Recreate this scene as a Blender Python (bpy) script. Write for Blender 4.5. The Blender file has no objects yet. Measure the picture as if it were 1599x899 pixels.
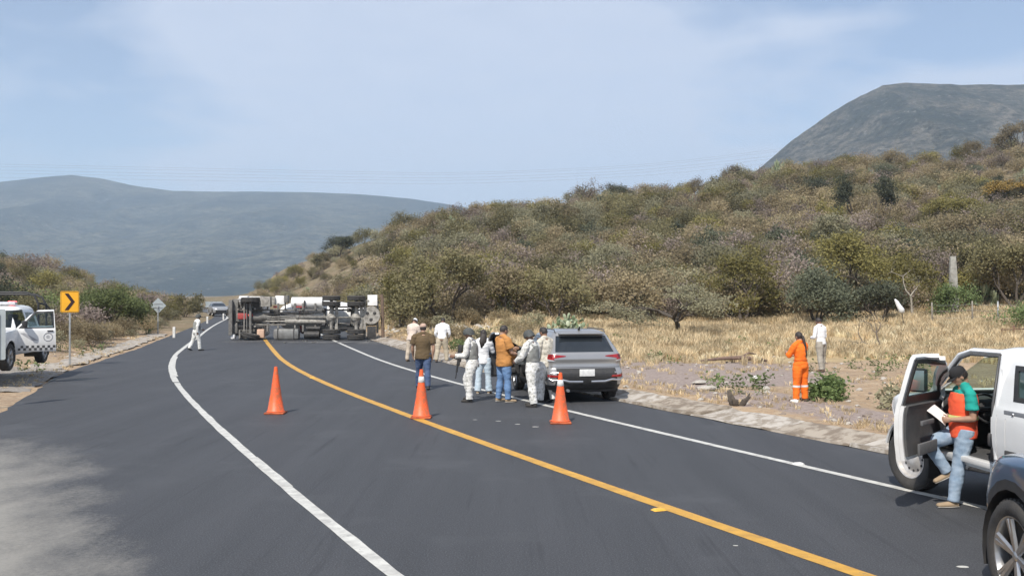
import bpy, bmesh, math, random
import numpy as np
from mathutils import Vector, Matrix, noise as mn
PI = math.pi
S = bpy.context.scene
COL = S.collection
R = math.radians

# ---------------------------------------------------------------- camera
CH = 2.55
cam = bpy.data.objects.new("camera", bpy.data.cameras.new("camera"))
COL.objects.link(cam); S.camera = cam
cam.location = (0, 0, CH)
cam.rotation_euler = (R(90.39), 0, 0)
cam.data.sensor_width = 36; cam.data.lens = 34.9
cam.data.clip_start = 0.1; cam.data.clip_end = 20000
# ---------------------------------------------------------------- world
SUN_EL, SUN_AZ = 50.0, -158.0        # azimuth measured from +Y towards +X
w = bpy.data.worlds.new("World"); S.world = w; w.use_nodes = True
nt = w.node_tree; nt.nodes.clear()
def N(nt, t, **k):
    n = nt.nodes.new(t)
    for a, b in k.items():
        if a.startswith('i_'): n.inputs[a[2:].replace('_', ' ')].default_value = b
        elif a[0] == 'I' and a[1:].isdigit(): n.inputs[int(a[1:])].default_value = b
        else: setattr(n, a, b)
    return n
def L(nt, a, b): nt.links.new(a, b)
sky = N(nt, 'ShaderNodeTexSky', sky_type='NISHITA', sun_disc=False, sun_elevation=R(SUN_EL), sun_rotation=R(SUN_AZ),
        altitude=1500, air_density=1.0, dust_density=1.6, ozone_density=1.6)
geo = N(nt, 'ShaderNodeTexCoord')
mp = N(nt, 'ShaderNodeMapping'); mp.inputs['Scale'].default_value = (1.6, 1.0, 5.0); mp.inputs['Location'].default_value = (3.3, 0.4, 0.62)
L(nt, geo.outputs['Generated'], mp.inputs['Vector'])
n1 = N(nt, 'ShaderNodeTexNoise', i_Scale=1.7, i_Detail=7.0, i_Roughness=0.5, i_Distortion=0.3)
L(nt, mp.outputs[0], n1.inputs['Vector'])
rp = N(nt, 'ShaderNodeValToRGB'); rp.color_ramp.elements[0].position = 0.42; rp.color_ramp.elements[1].position = 0.53
L(nt, n1.outputs['Fac'], rp.inputs['Fac'])
n2 = N(nt, 'ShaderNodeTexNoise', i_Scale=9.0, i_Detail=8.0, i_Roughness=0.6)
L(nt, mp.outputs[0], n2.inputs['Vector'])
mm = N(nt, 'ShaderNodeMath', operation='MULTIPLY_ADD'); mm.inputs[1].default_value = 0.35; mm.inputs[2].default_value = 0.62
L(nt, n2.outputs['Fac'], mm.inputs[0])
m2 = N(nt, 'ShaderNodeMath', operation='MULTIPLY'); L(nt, rp.outputs['Color'], m2.inputs[0]); L(nt, mm.outputs[0], m2.inputs[1])
m3 = N(nt, 'ShaderNodeMath', operation='MULTIPLY'); m3.operation = 'MULTIPLY_ADD'; m3.inputs[1].default_value = 0.74; m3.inputs[2].default_value = 0.20; L(nt, m2.outputs[0], m3.inputs[0])
mx = N(nt, 'ShaderNodeMix', data_type='RGBA'); L(nt, m3.outputs[0], mx.inputs[0])
L(nt, sky.outputs[0], mx.inputs[6]); mx.inputs[7].default_value = (5.3, 5.8, 6.9, 1)
bg = N(nt, 'ShaderNodeBackground'); bg.inputs['Strength'].default_value = 0.115
L(nt, mx.outputs[2], bg.inputs['Color'])
wo = N(nt, 'ShaderNodeOutputWorld'); L(nt, bg.outputs[0], wo.inputs['Surface'])
# ---------------------------------------------------------------- sun
sl = bpy.data.lights.new("sun", 'SUN'); sl.energy = 4.3; sl.angle = R(0.6); sl.color = (1.0, 0.945, 0.86)
so = bpy.data.objects.new("sun", sl); COL.objects.link(so)
sd = Vector((math.sin(R(SUN_AZ)) * math.cos(R(SUN_EL)), math.cos(R(SUN_AZ)) * math.cos(R(SUN_EL)), math.sin(R(SUN_EL))))
so.rotation_euler = sd.to_track_quat('Z', 'Y').to_euler(); so.location = (0, 0, 60)
# ---------------------------------------------------------------- exposure
S.view_settings.view_transform = 'Standard'; S.view_settings.look = 'None'
S.view_settings.exposure = 0.25; S.view_settings.gamma = 1.0
S.cycles.volume_bounces = 1; S.cycles.max_bounces = 6; S.cycles.diffuse_bounces = 3
S.cycles.volume_max_steps = 64

# ================================================================ helpers
def link(o, parent=None):
    COL.objects.link(o)
    if parent: o.parent = parent
    return o
def tag(o, label=None, cat=None, group=None, kind=None):
    if label: o['label'] = label
    if cat: o['category'] = cat
    if group: o['group'] = group
    if kind: o['kind'] = kind
    return o
def empty(name, loc=(0, 0, 0), rz=0, label=None, cat=None, group=None):
    o = bpy.data.objects.new(name, None); COL.objects.link(o)
    o.location = loc; o.rotation_euler = (0, 0, rz); o.empty_display_size = .2
    return tag(o, label, cat, group)
def copy_tree(o, parent=None):
    c = o.copy(); COL.objects.link(c); c.parent = parent
    for ch in list(o.children): copy_tree(ch, c)
    return c
class MB:
    def __init__(s): s.v = []; s.f = []; s.m = []; s.sm = []
    def add(s, vs, fs, m=0, sm=False):
        b = len(s.v); s.v += [tuple(v) for v in vs]
        for f in fs: s.f.append(tuple(i + b for i in f)); s.m.append(m); s.sm.append(sm)
    def box(s, c, d, m=0, rot=None, taper=(1, 1)):
        hx, hy, hz = d[0] / 2, d[1] / 2, d[2] / 2
        vs = [Vector((sx * hx * (taper[0] if sz > 0 else 1), sy * hy * (taper[1] if sz > 0 else 1), sz * hz)) for sz in (-1, 1) for sx, sy in ((-1, -1), (1, -1), (1, 1), (-1, 1))]
        if rot is not None: vs = [rot @ v for v in vs]
        vs = [v + Vector(c) for v in vs]
        s.add(vs, [(3, 2, 1, 0), (4, 5, 6, 7), (0, 1, 5, 4), (1, 2, 6, 5), (2, 3, 7, 6), (3, 0, 4, 7)], m)
    def rbox(s, c, d, b=.02, m=0, rot=None):
        """box with chamfered edges"""
        bm = bmesh.new(); bmesh.ops.create_cube(bm, size=1)
        for v in bm.verts: v.co = Vector((v.co.x * d[0], v.co.y * d[1], v.co.z * d[2]))
        bmesh.ops.bevel(bm, geom=bm.edges[:], offset=min(b, min(d) * .45), segments=2, affect='EDGES', profile=.6)
        bm.verts.index_update()
        vs = [v.co.copy() for v in bm.verts]
        if rot is not None: vs = [rot @ v for v in vs]
        s.add([v + Vector(c) for v in vs], [[v.index for v in f.verts] for f in bm.faces], m, True); bm.free()
    def tube(s, pts, rad, n=8, m=0, caps=True, sm=True, side=None):
        """swept tube; rad: number or list of numbers or (rx, ry)"""
        pts = [Vector(p) for p in pts]; k = len(pts)
        rad = [rad] * k if not isinstance(rad, (list,)) else rad
        b = len(s.v); prev = None
        for i, p in enumerate(pts):
            t = (pts[min(i + 1, k - 1)] - pts[max(i - 1, 0)])
            if t.length < 1e-9: t = Vector((0, 0, 1))
            t.normalize()
            if side is not None: a = Vector(side)
            elif prev is not None: a = prev
            else: a = Vector((1, 0, 0)) if abs(t.x) < .8 else Vector((0, 1, 0))
            a = a - t * a.dot(t)
            if a.length < 1e-6: a = t.orthogonal()
            a.normalize(); c = t.cross(a); prev = a
            r = rad[i]; rx, ry = r if isinstance(r, tuple) else (r, r)
            for j in range(n):
                q = 2 * PI * j / n
                s.v.append(tuple(p + a * (math.cos(q) * rx) + c * (math.sin(q) * ry)))
        for i in range(k - 1):
            for j in range(n):
                s.f.append((b + i * n + j, b + i * n + (j + 1) % n, b + (i + 1) * n + (j + 1) % n, b + (i + 1) * n + j)); s.m.append(m); s.sm.append(sm)
        if caps:
            s.f.append(tuple(b + j for j in reversed(range(n)))); s.m.append(m); s.sm.append(False)
            s.f.append(tuple(b + (k - 1) * n + j for j in range(n))); s.m.append(m); s.sm.append(False)
    def lathe(s, prof, n=24, axis='z', c=(0, 0, 0), m=0, sm=True, close=False):
        b = len(s.v); k = len(prof)
        for r, h in prof:
            for j in range(n):
                q = 2 * PI * j / n; x, y = math.cos(q) * r, math.sin(q) * r
                p = (x, y, h) if axis == 'z' else ((h, x, y) if axis == 'x' else (y, h, x))
                s.v.append((p[0] + c[0], p[1] + c[1], p[2] + c[2]))
        for i in range(k - 1 if not close else k):
            for j in range(n):
                i2 = (i + 1) % k
                s.f.append((b + i * n + j, b + i * n + (j + 1) % n, b + i2 * n + (j + 1) % n, b + i2 * n + j)); s.m.append(m); s.sm.append(sm)
    def ball(s, c, r, n=10, m=0, rot=None):
        r = r if isinstance(r, tuple) else (r, r, r)
        vs, fs = [], []; k = max(4, n // 2 + 1)
        for i in range(1, k):
            a = PI * i / k
            for j in range(n):
                q = 2 * PI * j / n; vs.append(Vector((math.sin(a) * math.cos(q) * r[0], math.sin(a) * math.sin(q) * r[1], math.cos(a) * r[2])))
        vs += [Vector((0, 0, r[2])), Vector((0, 0, -r[2]))]; T = len(vs) - 2
        for i in range(k - 2):
            for j in range(n): fs.append((i * n + j, (i + 1) * n + j, (i + 1) * n + (j + 1) % n, i * n + (j + 1) % n))
        for j in range(n):
            fs.append((T, j, (j + 1) % n)); fs.append((T + 1, (k - 2) * n + (j + 1) % n, (k - 2) * n + j))
        if rot is not None: vs = [rot @ v for v in vs]
        s.add([v + Vector(c) for v in vs], fs, m, True)
    def mesh(s, name, mats):
        me = bpy.data.meshes.new(name); me.from_pydata(s.v, [], s.f)
        for mt in (mats if isinstance(mats, (list, tuple)) else [mats]): me.materials.append(mt)
        me.polygons.foreach_set('material_index', s.m); me.polygons.foreach_set('use_smooth', s.sm)
        me.update(); return me
    def build(s, name, mats, parent=None, loc=None, rot=None, sharp=None):
        me = s.mesh(name, mats)
        if sharp: me.set_sharp_from_angle(angle=R(sharp))
        o = link(bpy.data.objects.new(name, me), parent)
        if loc is not None: o.location = loc
        if rot is not None: o.rotation_euler = rot
        return o

MATS = {}
def mat(name, col, rough=.6, metal=0, col2=None, nscale=8, namp=.5, bump=0, bscale=None, coat=0, island=None, spec=None, trans=0, ior=1.45, emit=None, detail=4):
    if name in MATS: return MATS[name]
    m = bpy.data.materials.new(name); m.use_nodes = True; t = m.node_tree; p = t.nodes['Principled BSDF']
    p.inputs['Roughness'].default_value = rough; p.inputs['Metallic'].default_value = metal
    p.inputs['Base Color'].default_value = (*col, 1)
    if coat: p.inputs['Coat Weight'].default_value = coat; p.inputs['Coat Roughness'].default_value = .06
    if spec is not None: p.inputs['Specular IOR Level'].default_value = spec
    if trans: p.inputs['Transmission Weight'].default_value = trans; p.inputs['IOR'].default_value = ior
    if emit: p.inputs['Emission Color'].default_value = (*emit[0], 1); p.inputs['Emission Strength'].default_value = emit[1]
    tc = N(t, 'ShaderNodeTexCoord')
    nz = N(t, 'ShaderNodeTexNoise', i_Scale=nscale, i_Detail=float(detail), i_Roughness=.6); L(t, tc.outputs['Object'], nz.inputs['Vector'])
    if col2 is None: col2 = tuple(c * .8 for c in col)
    mr = N(t, 'ShaderNodeMapRange'); mr.inputs[1].default_value = .5 - .5 * namp + .1; mr.inputs[2].default_value = .5 + .5 * namp - .1
    src = nz.outputs['Fac']
    if island:
        gi = N(t, 'ShaderNodeNewGeometry'); a = N(t, 'ShaderNodeMath', operation='MULTIPLY'); a.inputs[1].default_value = island
        b = N(t, 'ShaderNodeMath', operation='MULTIPLY'); b.inputs[1].default_value = 1 - island
        c = N(t, 'ShaderNodeMath', operation='ADD'); L(t, gi.outputs['Random Per Island'], a.inputs[0]); L(t, nz.outputs['Fac'], b.inputs[0])
        L(t, a.outputs[0], c.inputs[0]); L(t, b.outputs[0], c.inputs[1]); src = c.outputs[0]
    L(t, src, mr.inputs[0])
    mx = N(t, 'ShaderNodeMix', data_type='RGBA'); mx.inputs[6].default_value = (*col, 1); mx.inputs[7].default_value = (*col2, 1)
    L(t, mr.outputs[0], mx.inputs[0]); L(t, mx.outputs[2], p.inputs['Base Color'])
    if bump:
        nb = N(t, 'ShaderNodeTexNoise', i_Scale=bscale or nscale * 4, i_Detail=5.0, i_Roughness=.65); L(t, tc.outputs['Object'], nb.inputs['Vector'])
        bp = N(t, 'ShaderNodeBump'); bp.inputs['Strength'].default_value = bump; bp.inputs['Distance'].default_value = .02
        L(t, nb.outputs['Fac'], bp.inputs['Height']); L(t, bp.outputs[0], p.inputs['Normal'])
    MATS[name] = m; return m

# ================================================================ plan of the place
YS = np.arange(-60, 420.1, .5)
_sl = np.interp(YS, [-60, 9, 20, 25, 34, 42, 56, 100, 150, 200, 420], [-.49, -.47, -.435, -.42, -.35, -.29, -.28, -.24, -.42, -.5, -.5])
_x = np.concatenate([[0], np.cumsum((_sl[1:] + _sl[:-1]) / 2 * .5)])
_x = _x - np.interp(9.1, YS, _x) + 3.17
def XC(y): return np.interp(y, YS, _x)
def offL(y): return np.interp(y, [0, 43, 60, 100, 420], [4.25, 4.3, 3.9, 3.6, 3.6])
def offLE(y): return np.interp(y, [-60, 5, 20, 26, 32, 37, 46, 60, 80, 420], [16, 12, 8.8, 8.2, 7.9, 7.2, 6.4, 5.8, 5.2, 5.0])
def XR(y): return XC(y) + 5.95
def XL(y): return XC(y) - offLE(y)
def sst(a, b, x):
    t = np.clip((x - a) / (b - a), 0, 1); return t * t * (3 - 2 * t)
def vnoise(x, y, s, seed=0.0):
    """cheap smooth noise by summed sines, vectorised"""
    x = np.asarray(x, float) / s + seed * 7.13; y = np.asarray(y, float) / s + seed * 3.7
    return (np.sin(x * 1.3 + 1.7 * np.sin(y * .9 + 2)) + np.sin(y * 1.7 + 1.3 * np.sin(x * 1.1 + 5)) + .6 * np.sin(x * 3.1 + y * 2.3 + 1.9 * np.sin(y * 1.9 - x))) / 2.6
UE = [-3000, 380, 400, 415, 430, 480, 530, 620, 720, 850, 930, 1040, 1140, 1200, 1260, 1420, 1599, 1900, 3000]
EE = [0, 0, 8, 24, 42, 58, 72, 96, 118, 130, 146, 150, 165, 176, 188, 199, 222, 240, 245]
def hill_r(X, Y):
    Yc = np.maximum(Y, 1.0); u = 799.5 + 1550 * X / Yc
    zt = np.interp(u, [300, 450, 600, 700, 850, 1000, 1200, 1400, 1600, 2200], [2.2, 2.2, 2.3, 1.7, 1.0, .7, .75, 1.3, 2.0, 2.6])
    e = np.interp(u, UE, EE)
    Yr = np.interp(u, [380, 415, 530, 700, 900, 1200, 2500], [230, 225, 205, 175, 185, 195, 200])
    zr = CH + e / 1550 * Yr
    zr = np.maximum(zr, zt)
    t = (Y - 66) / (Yr - 66)
    rise = zt + (zr - zt) * np.clip(t, 0, 1) ** 1.12
    back = 1 - .7 * sst(1.05, 2.6, t)
    z = np.where(Y < 66, zt * sst(34, 66, Y), rise * back)
    d = X - XR(Y)
    near = np.clip((d - .9) / 13, 0, 1) ** .8
    far = np.clip((d - 1.5) / 26, 0, 1) ** .75
    k = np.where(Y < 70, near, near + (far - near) * sst(70, 140, Y))
    z = z * k
    z = z + (.12 * sst(.55, 1.0, d) + .05 * vnoise(X, Y, .9, 3) * sst(.8, 1.6, d)) * sst(60, 40, Y) + .06 * vnoise(X, Y, 2.1) * np.clip(d / 4, 0, 1) + .9 * vnoise(X, Y, 19, 2) * sst(70, 120, Y) * k
    return z
def hill_l(X, Y):
    d = XL(Y) - X
    a = .45 * sst(1.2, 4.5, d) * sst(60, 45, Y)
    crest = np.interp(Y, [30, 60, 90, 120, 160, 260], [.5, 1.6, 4.2, 6.2, 6.5, 3.0])
    b = crest * sst(2.5, 30, d) * sst(30, 70, Y)
    b = b * (1 + .2 * vnoise(X, Y, 13, 4))
    return a + b + .05 * vnoise(X, Y, 1.9, 3) * np.clip(d / 3, 0, 1)
def HG(X, Y):
    X = np.asarray(X, float); Y = np.asarray(Y, float)
    r = np.where(X > XR(Y), hill_r(X, Y), 0.0); l = np.where(X < XL(Y), hill_l(X, Y), 0.0)
    z = r + l
    onroad = (X < XR(Y) + .25) & (X > XL(Y) - .25)
    z = np.where(onroad, -.06, z)
    fade = sst(700, 380, Y)
    return z * fade - (1 - fade) * .5
def hz(x, y): return float(HG(x, y))

# ---------------------------------------------------------------- ground
def axis_pts(lo, hi, step, grow, out_lo, out_hi):
    a = list(np.arange(lo, hi + 1e-6, step)); s = step
    while a[-1] < out_hi: s *= grow; a.append(min(a[-1] + s, out_hi))
    s = step
    while a[0] > out_lo: s *= grow; a.insert(0, max(a[0] - s, out_lo))
    return np.array(a)
def zonemask(X, Y):
    d = X - XR(Y); dl = XL(Y) - X
    grass = sst(33, 39, Y - .0 * X + 2.0 * vnoise(X, Y, 5, 9)) * sst(1.5, 5, d) * sst(90, 68, Y) * sst(-12, 2, X)
    grass = np.maximum(grass, .8 * sst(.5, 3, d) * sst(42, 50, Y) * sst(80, 66, Y))
    gravel = sst(7.5, 4.5, np.abs(Y - 32.5 - 3 * vnoise(X, Y, 6, 1))) * sst(11.5, 7.5, X) * sst(.8, 2, d)
    gravel = np.maximum(gravel, sst(1.4, .6, np.abs(d - 3.1 - .5 * vnoise(X, Y, 3, 7))) * sst(30, 24, Y))
    hill = sst(62, 76, Y) * (d > 0) + sst(58, 80, Y) * (d < 0)
    return grass, gravel, hill
def ground():
    xs = axis_pts(-42, 60, .55, 1.09, -3800, 3800); ys = axis_pts(1, 95, .6, 1.06, -150, 6200)
    X, Y = np.meshgrid(xs, ys); Z = HG(X, Y)
    nx, ny = len(xs), len(ys)
    v = np.stack([X.ravel(), Y.ravel(), Z.ravel()], 1)
    i = np.arange(nx * ny).reshape(ny, nx)
    f = np.stack([i[:-1, :-1].ravel(), i[:-1, 1:].ravel(), i[1:, 1:].ravel(), i[1:, :-1].ravel()], 1)
    me = bpy.data.meshes.new("ground"); me.from_pydata(v.tolist(), [], f.tolist())
    g, gr, h = zonemask(X, Y)
    ca = me.color_attributes.new("zone", 'FLOAT_COLOR', 'POINT')
    arr = np.stack([g.ravel(), gr.ravel(), h.ravel(), np.ones(nx * ny)], 1).astype(np.float32)
    ca.data.foreach_set('color', arr.ravel())
    me.polygons.foreach_set('use_smooth', [True] * len(me.polygons))
    m = bpy.data.materials.new("ground_soil"); m.use_nodes = True; t = m.node_tree; p = t.nodes['Principled BSDF']; p.inputs['Roughness'].default_value = .95
    p.inputs['Specular IOR Level'].default_value = .1
    tc = N(t, 'ShaderNodeTexCoord'); at = N(t, 'ShaderNodeAttribute', attribute_name="zone"); sp = N(t, 'ShaderNodeSeparateColor'); L(t, at.outputs['Color'], sp.inputs[0])
    def nz(s, d=5.0, r=.6):
        n = N(t, 'ShaderNodeTexNoise', i_Scale=s, i_Detail=d, i_Roughness=r); L(t, tc.outputs['Object'], n.inputs['Vector']); return n.outputs['Fac']
    def mixc(f, a, b):
        x = N(t, 'ShaderNodeMix', data_type='RGBA')
        if isinstance(f, float): x.inputs[0].default_value = f
        else: L(t, f, x.inputs[0])
        for k, c in ((6, a), (7, b)):
            if isinstance(c, tuple): x.inputs[k].default_value = (*c, 1)
            else: L(t, c, x.inputs[k])
        return x.outputs[2]
    def rng(f, a, b):
        x = N(t, 'ShaderNodeMapRange'); L(t, f, x.inputs[0]); x.inputs[1].default_value = a; x.inputs[2].default_value = b; return x.outputs[0]
    def breakup(mask, s, amt=.5):
        n = nz(s, 6.0, .7); a = N(t, 'ShaderNodeMath', operation='SUBTRACT'); L(t, n, a.inputs[0]); a.inputs[1].default_value = .5
        b = N(t, 'ShaderNodeMath', operation='MULTIPLY_ADD'); L(t, a.outputs[0], b.inputs[0]); b.inputs[1].default_value = amt * 3; L(t, mask, b.inputs[2])
        return rng(b.outputs[0], .35, .65)
    soil = mixc(rng(nz(.35), .35, .65), (.40, .285, .18), (.30, .215, .145))
    soil = mixc(rng(nz(3.5, 8.0, .75), .45, .62), soil, (.46, .36, .25))
    soil = mixc(rng(nz(14.0, 4.0), .56, .64), soil, (.20, .16, .125))
    grav = mixc(rng(nz(9.0, 8.0, .75), .38, .62), (.23, .185, .165), (.36, .295, .26))
    straw = mixc(rng(nz(1.2, 8.0, .7), .35, .65), (.46, .35, .20), (.34, .26, .155))
    hs = mixc(rng(nz(.12, 8.0, .7), .4, .6), (.22, .165, .105), (.15, .13, .075))
    hs = mixc(rng(nz(1.1, 6.0, .7), .5, .64), hs, (.30, .24, .17))
    c = mixc(breakup(sp.outputs[1], 1.1, .5), soil, grav)
    c = mixc(breakup(sp.outputs[0], .8, .5), c, straw)
    c = mixc(breakup(sp.outputs[2], .3, .3), c, hs)
    L(t, c, p.inputs['Base Color'])
    bp = N(t, 'ShaderNodeBump'); bp.inputs['Strength'].default_value = .7; bp.inputs['Distance'].default_value = .05; L(t, nz(7.0, 8.0, .75), bp.inputs['Height']); L(t, bp.outputs[0], p.inputs['Normal'])
    me.materials.append(m)
    tag(link(bpy.data.objects.new("ground", me)), kind='structure')
ground()

# ---------------------------------------------------------------- road and its painted lines
def strip(name, ya, yb, fa, fb, z, m, step=.5, nx=2, jag=0, kind=None, parent=None, zfun=None, flat_u=False):
    ys = np.arange(ya, yb + 1e-6, step); mb = MB(); vs = []
    for k, y in enumerate(ys):
        a, b = float(fa(y)), float(fb(y))
        if jag: a += jag * mn.noise(Vector((y * 1.7, 3.3, 0))) + jag * .5 * mn.noise(Vector((y * 6, 1.3, 0))); b += jag * mn.noise(Vector((y * 1.7, 9.3, 0))) + jag * .5 * mn.noise(Vector((y * 6, 7.3, 0)))
        for j in range(nx):
            q = j / (nx - 1); vs.append((a + (b - a) * q, y, z(q, y) if callable(z) else z))
    fs = [(k * nx + j, k * nx + j + 1, (k + 1) * nx + j + 1, (k + 1) * nx + j) for k in range(len(ys) - 1) for j in range(nx - 1)]
    mb.add(vs, fs, 0, True)
    return tag(mb.build(name, m, parent), kind=kind)
def asphalt():
    m = bpy.data.materials.new("asphalt"); m.use_nodes = True; t = m.node_tree; p = t.nodes['Principled BSDF']
    tc = N(t, 'ShaderNodeTexCoord')
    def nz(s, d=5.0, r=.6, vec=None, sc=None):
        n = N(t, 'ShaderNodeTexNoise', i_Scale=s, i_Detail=d, i_Roughness=r)
        v = tc.outputs['Object']
        if sc:
            q = N(t, 'ShaderNodeMapping'); q.inputs['Scale'].default_value = sc; q.inputs['Rotation'].default_value = (0, 0, R(-23)); L(t, v, q.inputs['Vector']); v = q.outputs[0]
        L(t, v, n.inputs['Vector']); return n.outputs['Fac']
    def rng(f, a, b, c=0, d=1):
        x = N(t, 'ShaderNodeMapRange'); L(t, f, x.inputs[0]); x.inputs[1].default_value = a; x.inputs[2].default_value = b; x.inputs[3].default_value = c; x.inputs[4].default_value = d; return x.outputs[0]
    def mixc(f, a, b):
        x = N(t, 'ShaderNodeMix', data_type='RGBA'); L(t, f, x.inputs[0])
        for k, c in ((6, a), (7, b)):
            if isinstance(c, tuple): x.inputs[k].default_value = (*c, 1)
            else: L(t, c, x.inputs[k])
        return x.outputs[2]
    c = mixc(rng(nz(1.0, 5.0, .6, sc=(1.6, .1, 1)), .35, .65), (.031, .032, .035), (.044, .045, .049))
    c = mixc(rng(nz(60.0, 3.0, .7), .48, .72), c, (.115, .12, .13))
    c = mixc(rng(nz(1.0, 7.0, .7, sc=(5.5, .22, 1)), .56, .72), c, (.030, .031, .034))
    c = mixc(rng(nz(.45, 6.0, .7), .54, .72), c, (.068, .070, .075))
    # dust blown on to the left verge of the asphalt
    sx = N(t, 'ShaderNodeSeparateXYZ'); L(t, tc.outputs['Object'], sx.inputs[0])
    e = N(t, 'ShaderNodeMath', operation='MULTIPLY_ADD'); L(t, sx.outputs[1], e.inputs[0]); e.inputs[1].default_value = .50; L(t, sx.outputs[0], e.inputs[2])   # x + .5 y
    dx = rng(e.outputs[0], 1.6, -.9)          # 1 towards the left
    dy = rng(sx.outputs[1], 18.5, 15.0)
    q = N(t, 'ShaderNodeMath', operation='MULTIPLY'); L(t, dx, q.inputs[0]); L(t, dy, q.inputs[1])
    nn = nz(1.0, 8.0, .65, sc=(.9, .5, 1)); a = N(t, 'ShaderNodeMath', operation='MULTIPLY_ADD'); L(t, nn, a.inputs[0]); a.inputs[1].default_value = 1.5; a.inputs[2].default_value = -.75
    g_ = N(t, 'ShaderNodeMath', operation='MULTIPLY_ADD'); L(t, nz(16.0, 8.0, .85), g_.inputs[0]); g_.inputs[1].default_value = 1.1; g_.inputs[2].default_value = -.55; g2 = N(t, 'ShaderNodeMath', operation='ADD'); L(t, a.outputs[0], g2.inputs[0]); L(t, g_.outputs[0], g2.inputs[1]); a = g2
    b = N(t, 'ShaderNodeMath', operation='ADD'); L(t, a.outputs[0], b.inputs[0]); L(t, q.outputs[0], b.inputs[1])
    q2 = N(t, 'ShaderNodeMath', operation='MULTIPLY'); L(t, rng(b.outputs[0], .1, .85, 0, .9), q2.inputs[0]); L(t, rng(q.outputs[0], .0, .2), q2.inputs[1])
    c = mixc(q2.outputs[0], c, (.27, .255, .225))
    L(t, c, p.inputs['Base Color']); p.inputs['Roughness'].default_value = .72; p.inputs['Specular IOR Level'].default_value = .45
    bp = N(t, 'ShaderNodeBump'); bp.inputs['Strength'].default_value = .35; bp.inputs['Distance'].default_value = .01; L(t, nz(90.0, 3.0, .6), bp.inputs['Height']); L(t, bp.outputs[0], p.inputs['Normal'])
    return m
M_ASPH = asphalt()
strip("road", -50, 330, lambda y: XL(y), lambda y: XR(y), 0.0, M_ASPH, nx=6, jag=.09, kind='structure')
# low broken edge of the asphalt layer
def paint_mat(name, col, col2):
    m = mat(name, col, .6, 0, col2, nscale=5, namp=.5, bump=.2, bscale=80)
    t = m.node_tree; p = t.nodes['Principled BSDF']; src = p.inputs['Base Color'].links[0].from_socket; tc = N(t, 'ShaderNodeTexCoord')
    nz = N(t, 'ShaderNodeTexNoise', i_Scale=7.0, i_Detail=9.0, i_Roughness=.8); L(t, tc.outputs['Object'], nz.inputs['Vector'])
    mr = N(t, 'ShaderNodeMapRange'); mr.inputs[1].default_value = .57; mr.inputs[2].default_value = .66; mr.inputs[4].default_value = .75; L(t, nz.outputs['Fac'], mr.inputs[0])
    mx = N(t, 'ShaderNodeMix', data_type='RGBA'); L(t, mr.outputs[0], mx.inputs[0]); L(t, src, mx.inputs[6]); mx.inputs[7].default_value = (.13, .125, .12, 1); L(t, mx.outputs[2], p.inputs['Base Color'])
    return m
M_WL = paint_mat("white_road_paint", (.62, .61, .56), (.42, .41, .38))
M_YL = paint_mat("yellow_road_paint", (.62, .34, .05), (.46, .25, .045))
hw = .085
def line(name, off, z, m, ya, yb, w=hw, jag=.012):
    sec = 1.09
    strip(name, ya, yb, lambda y: XC(y) + off(y) - w * sec, lambda y: XC(y) + off(y) + w * sec, z, m, step=.4, jag=jag, kind='structure')
line("yellow_centre_line", lambda y: 0, .004, M_YL, -20, 300, .1)
line("right_edge_line", lambda y: 3.8 + 0 * y, .004, M_WL, -20, 300, .075)
line("left_edge_line", lambda y: -float(offL(y)), .004, M_WL, -20, 29, .075, .018)
line("left_edge_line", lambda y: -float(offL(y)) - .01, .004, M_WL, 29, 300, .085, .02)
# overpainted stretches where the left line was done twice
line("left_edge_line_patch", lambda y: -float(offL(y)) + .03, .008, M_WL, 13.2, 15.6, .06, .02)
line("left_edge_line_patch", lambda y: -float(offL(y)) + .06, .008, M_WL, 31, 41, .075, .03)

# concrete gutter along the right shoulder: slabs laid end to end
M_CONC = mat("weathered_concrete", (.36, .31, .25), .9, 0, (.20, .16, .12), nscale=3.2, namp=.32, bump=1, bscale=14, detail=9)
M_CONC2 = mat("pale_concrete", (.45, .41, .36), .9, 0, (.25, .21, .165), nscale=4, namp=.35, bump=1, bscale=12, detail=9)
def MB_gutter():
    root = bpy.data.objects.new("concrete_gutter", None); COL.objects.link(root); root['kind'] = 'structure'
    y = 8.0; k = 0; rnd = random.Random(5)
    while y < 62:
        L_ = 1.9 + rnd.random() * .5; y2 = y + L_; mb = MB(); n = 5; vs = []
        dz = rnd.uniform(-.015, .03)
        for i in range(n + 1):
            yy = y + .015 + (y2 - y - .03) * i / n; x0 = float(XR(yy)) + .03
            jag = .22 * mn.noise(Vector((yy * 1.3, 0, 5))) + .10 * mn.noise(Vector((yy * 5, 2, 5)))
            prof = [(0, .0), (.02, .04 + dz), (.25, .02 + dz), (.58, .11 + dz), (.86 + jag, .16 + dz), (.92 + jag, -.1)]
            for px, pz in prof: vs.append((x0 + px, yy, pz + .035 * mn.noise(Vector((px * 5, yy * 3, 1)))))
        m = 6; fs = [(i * m + j, i * m + j + 1, (i + 1) * m + j + 1, (i + 1) * m + j) for i in range(n) for j in range(m - 1)]
        fs += [tuple(range(m - 1, -1, -1)), tuple(n * m + j for j in range(m))]
        mb.add(vs, fs, 0, False)
        mb.build("slab", M_CONC2 if rnd.random() < .3 else M_CONC, root)
        y = y2; k += 1
MB_gutter()

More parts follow.
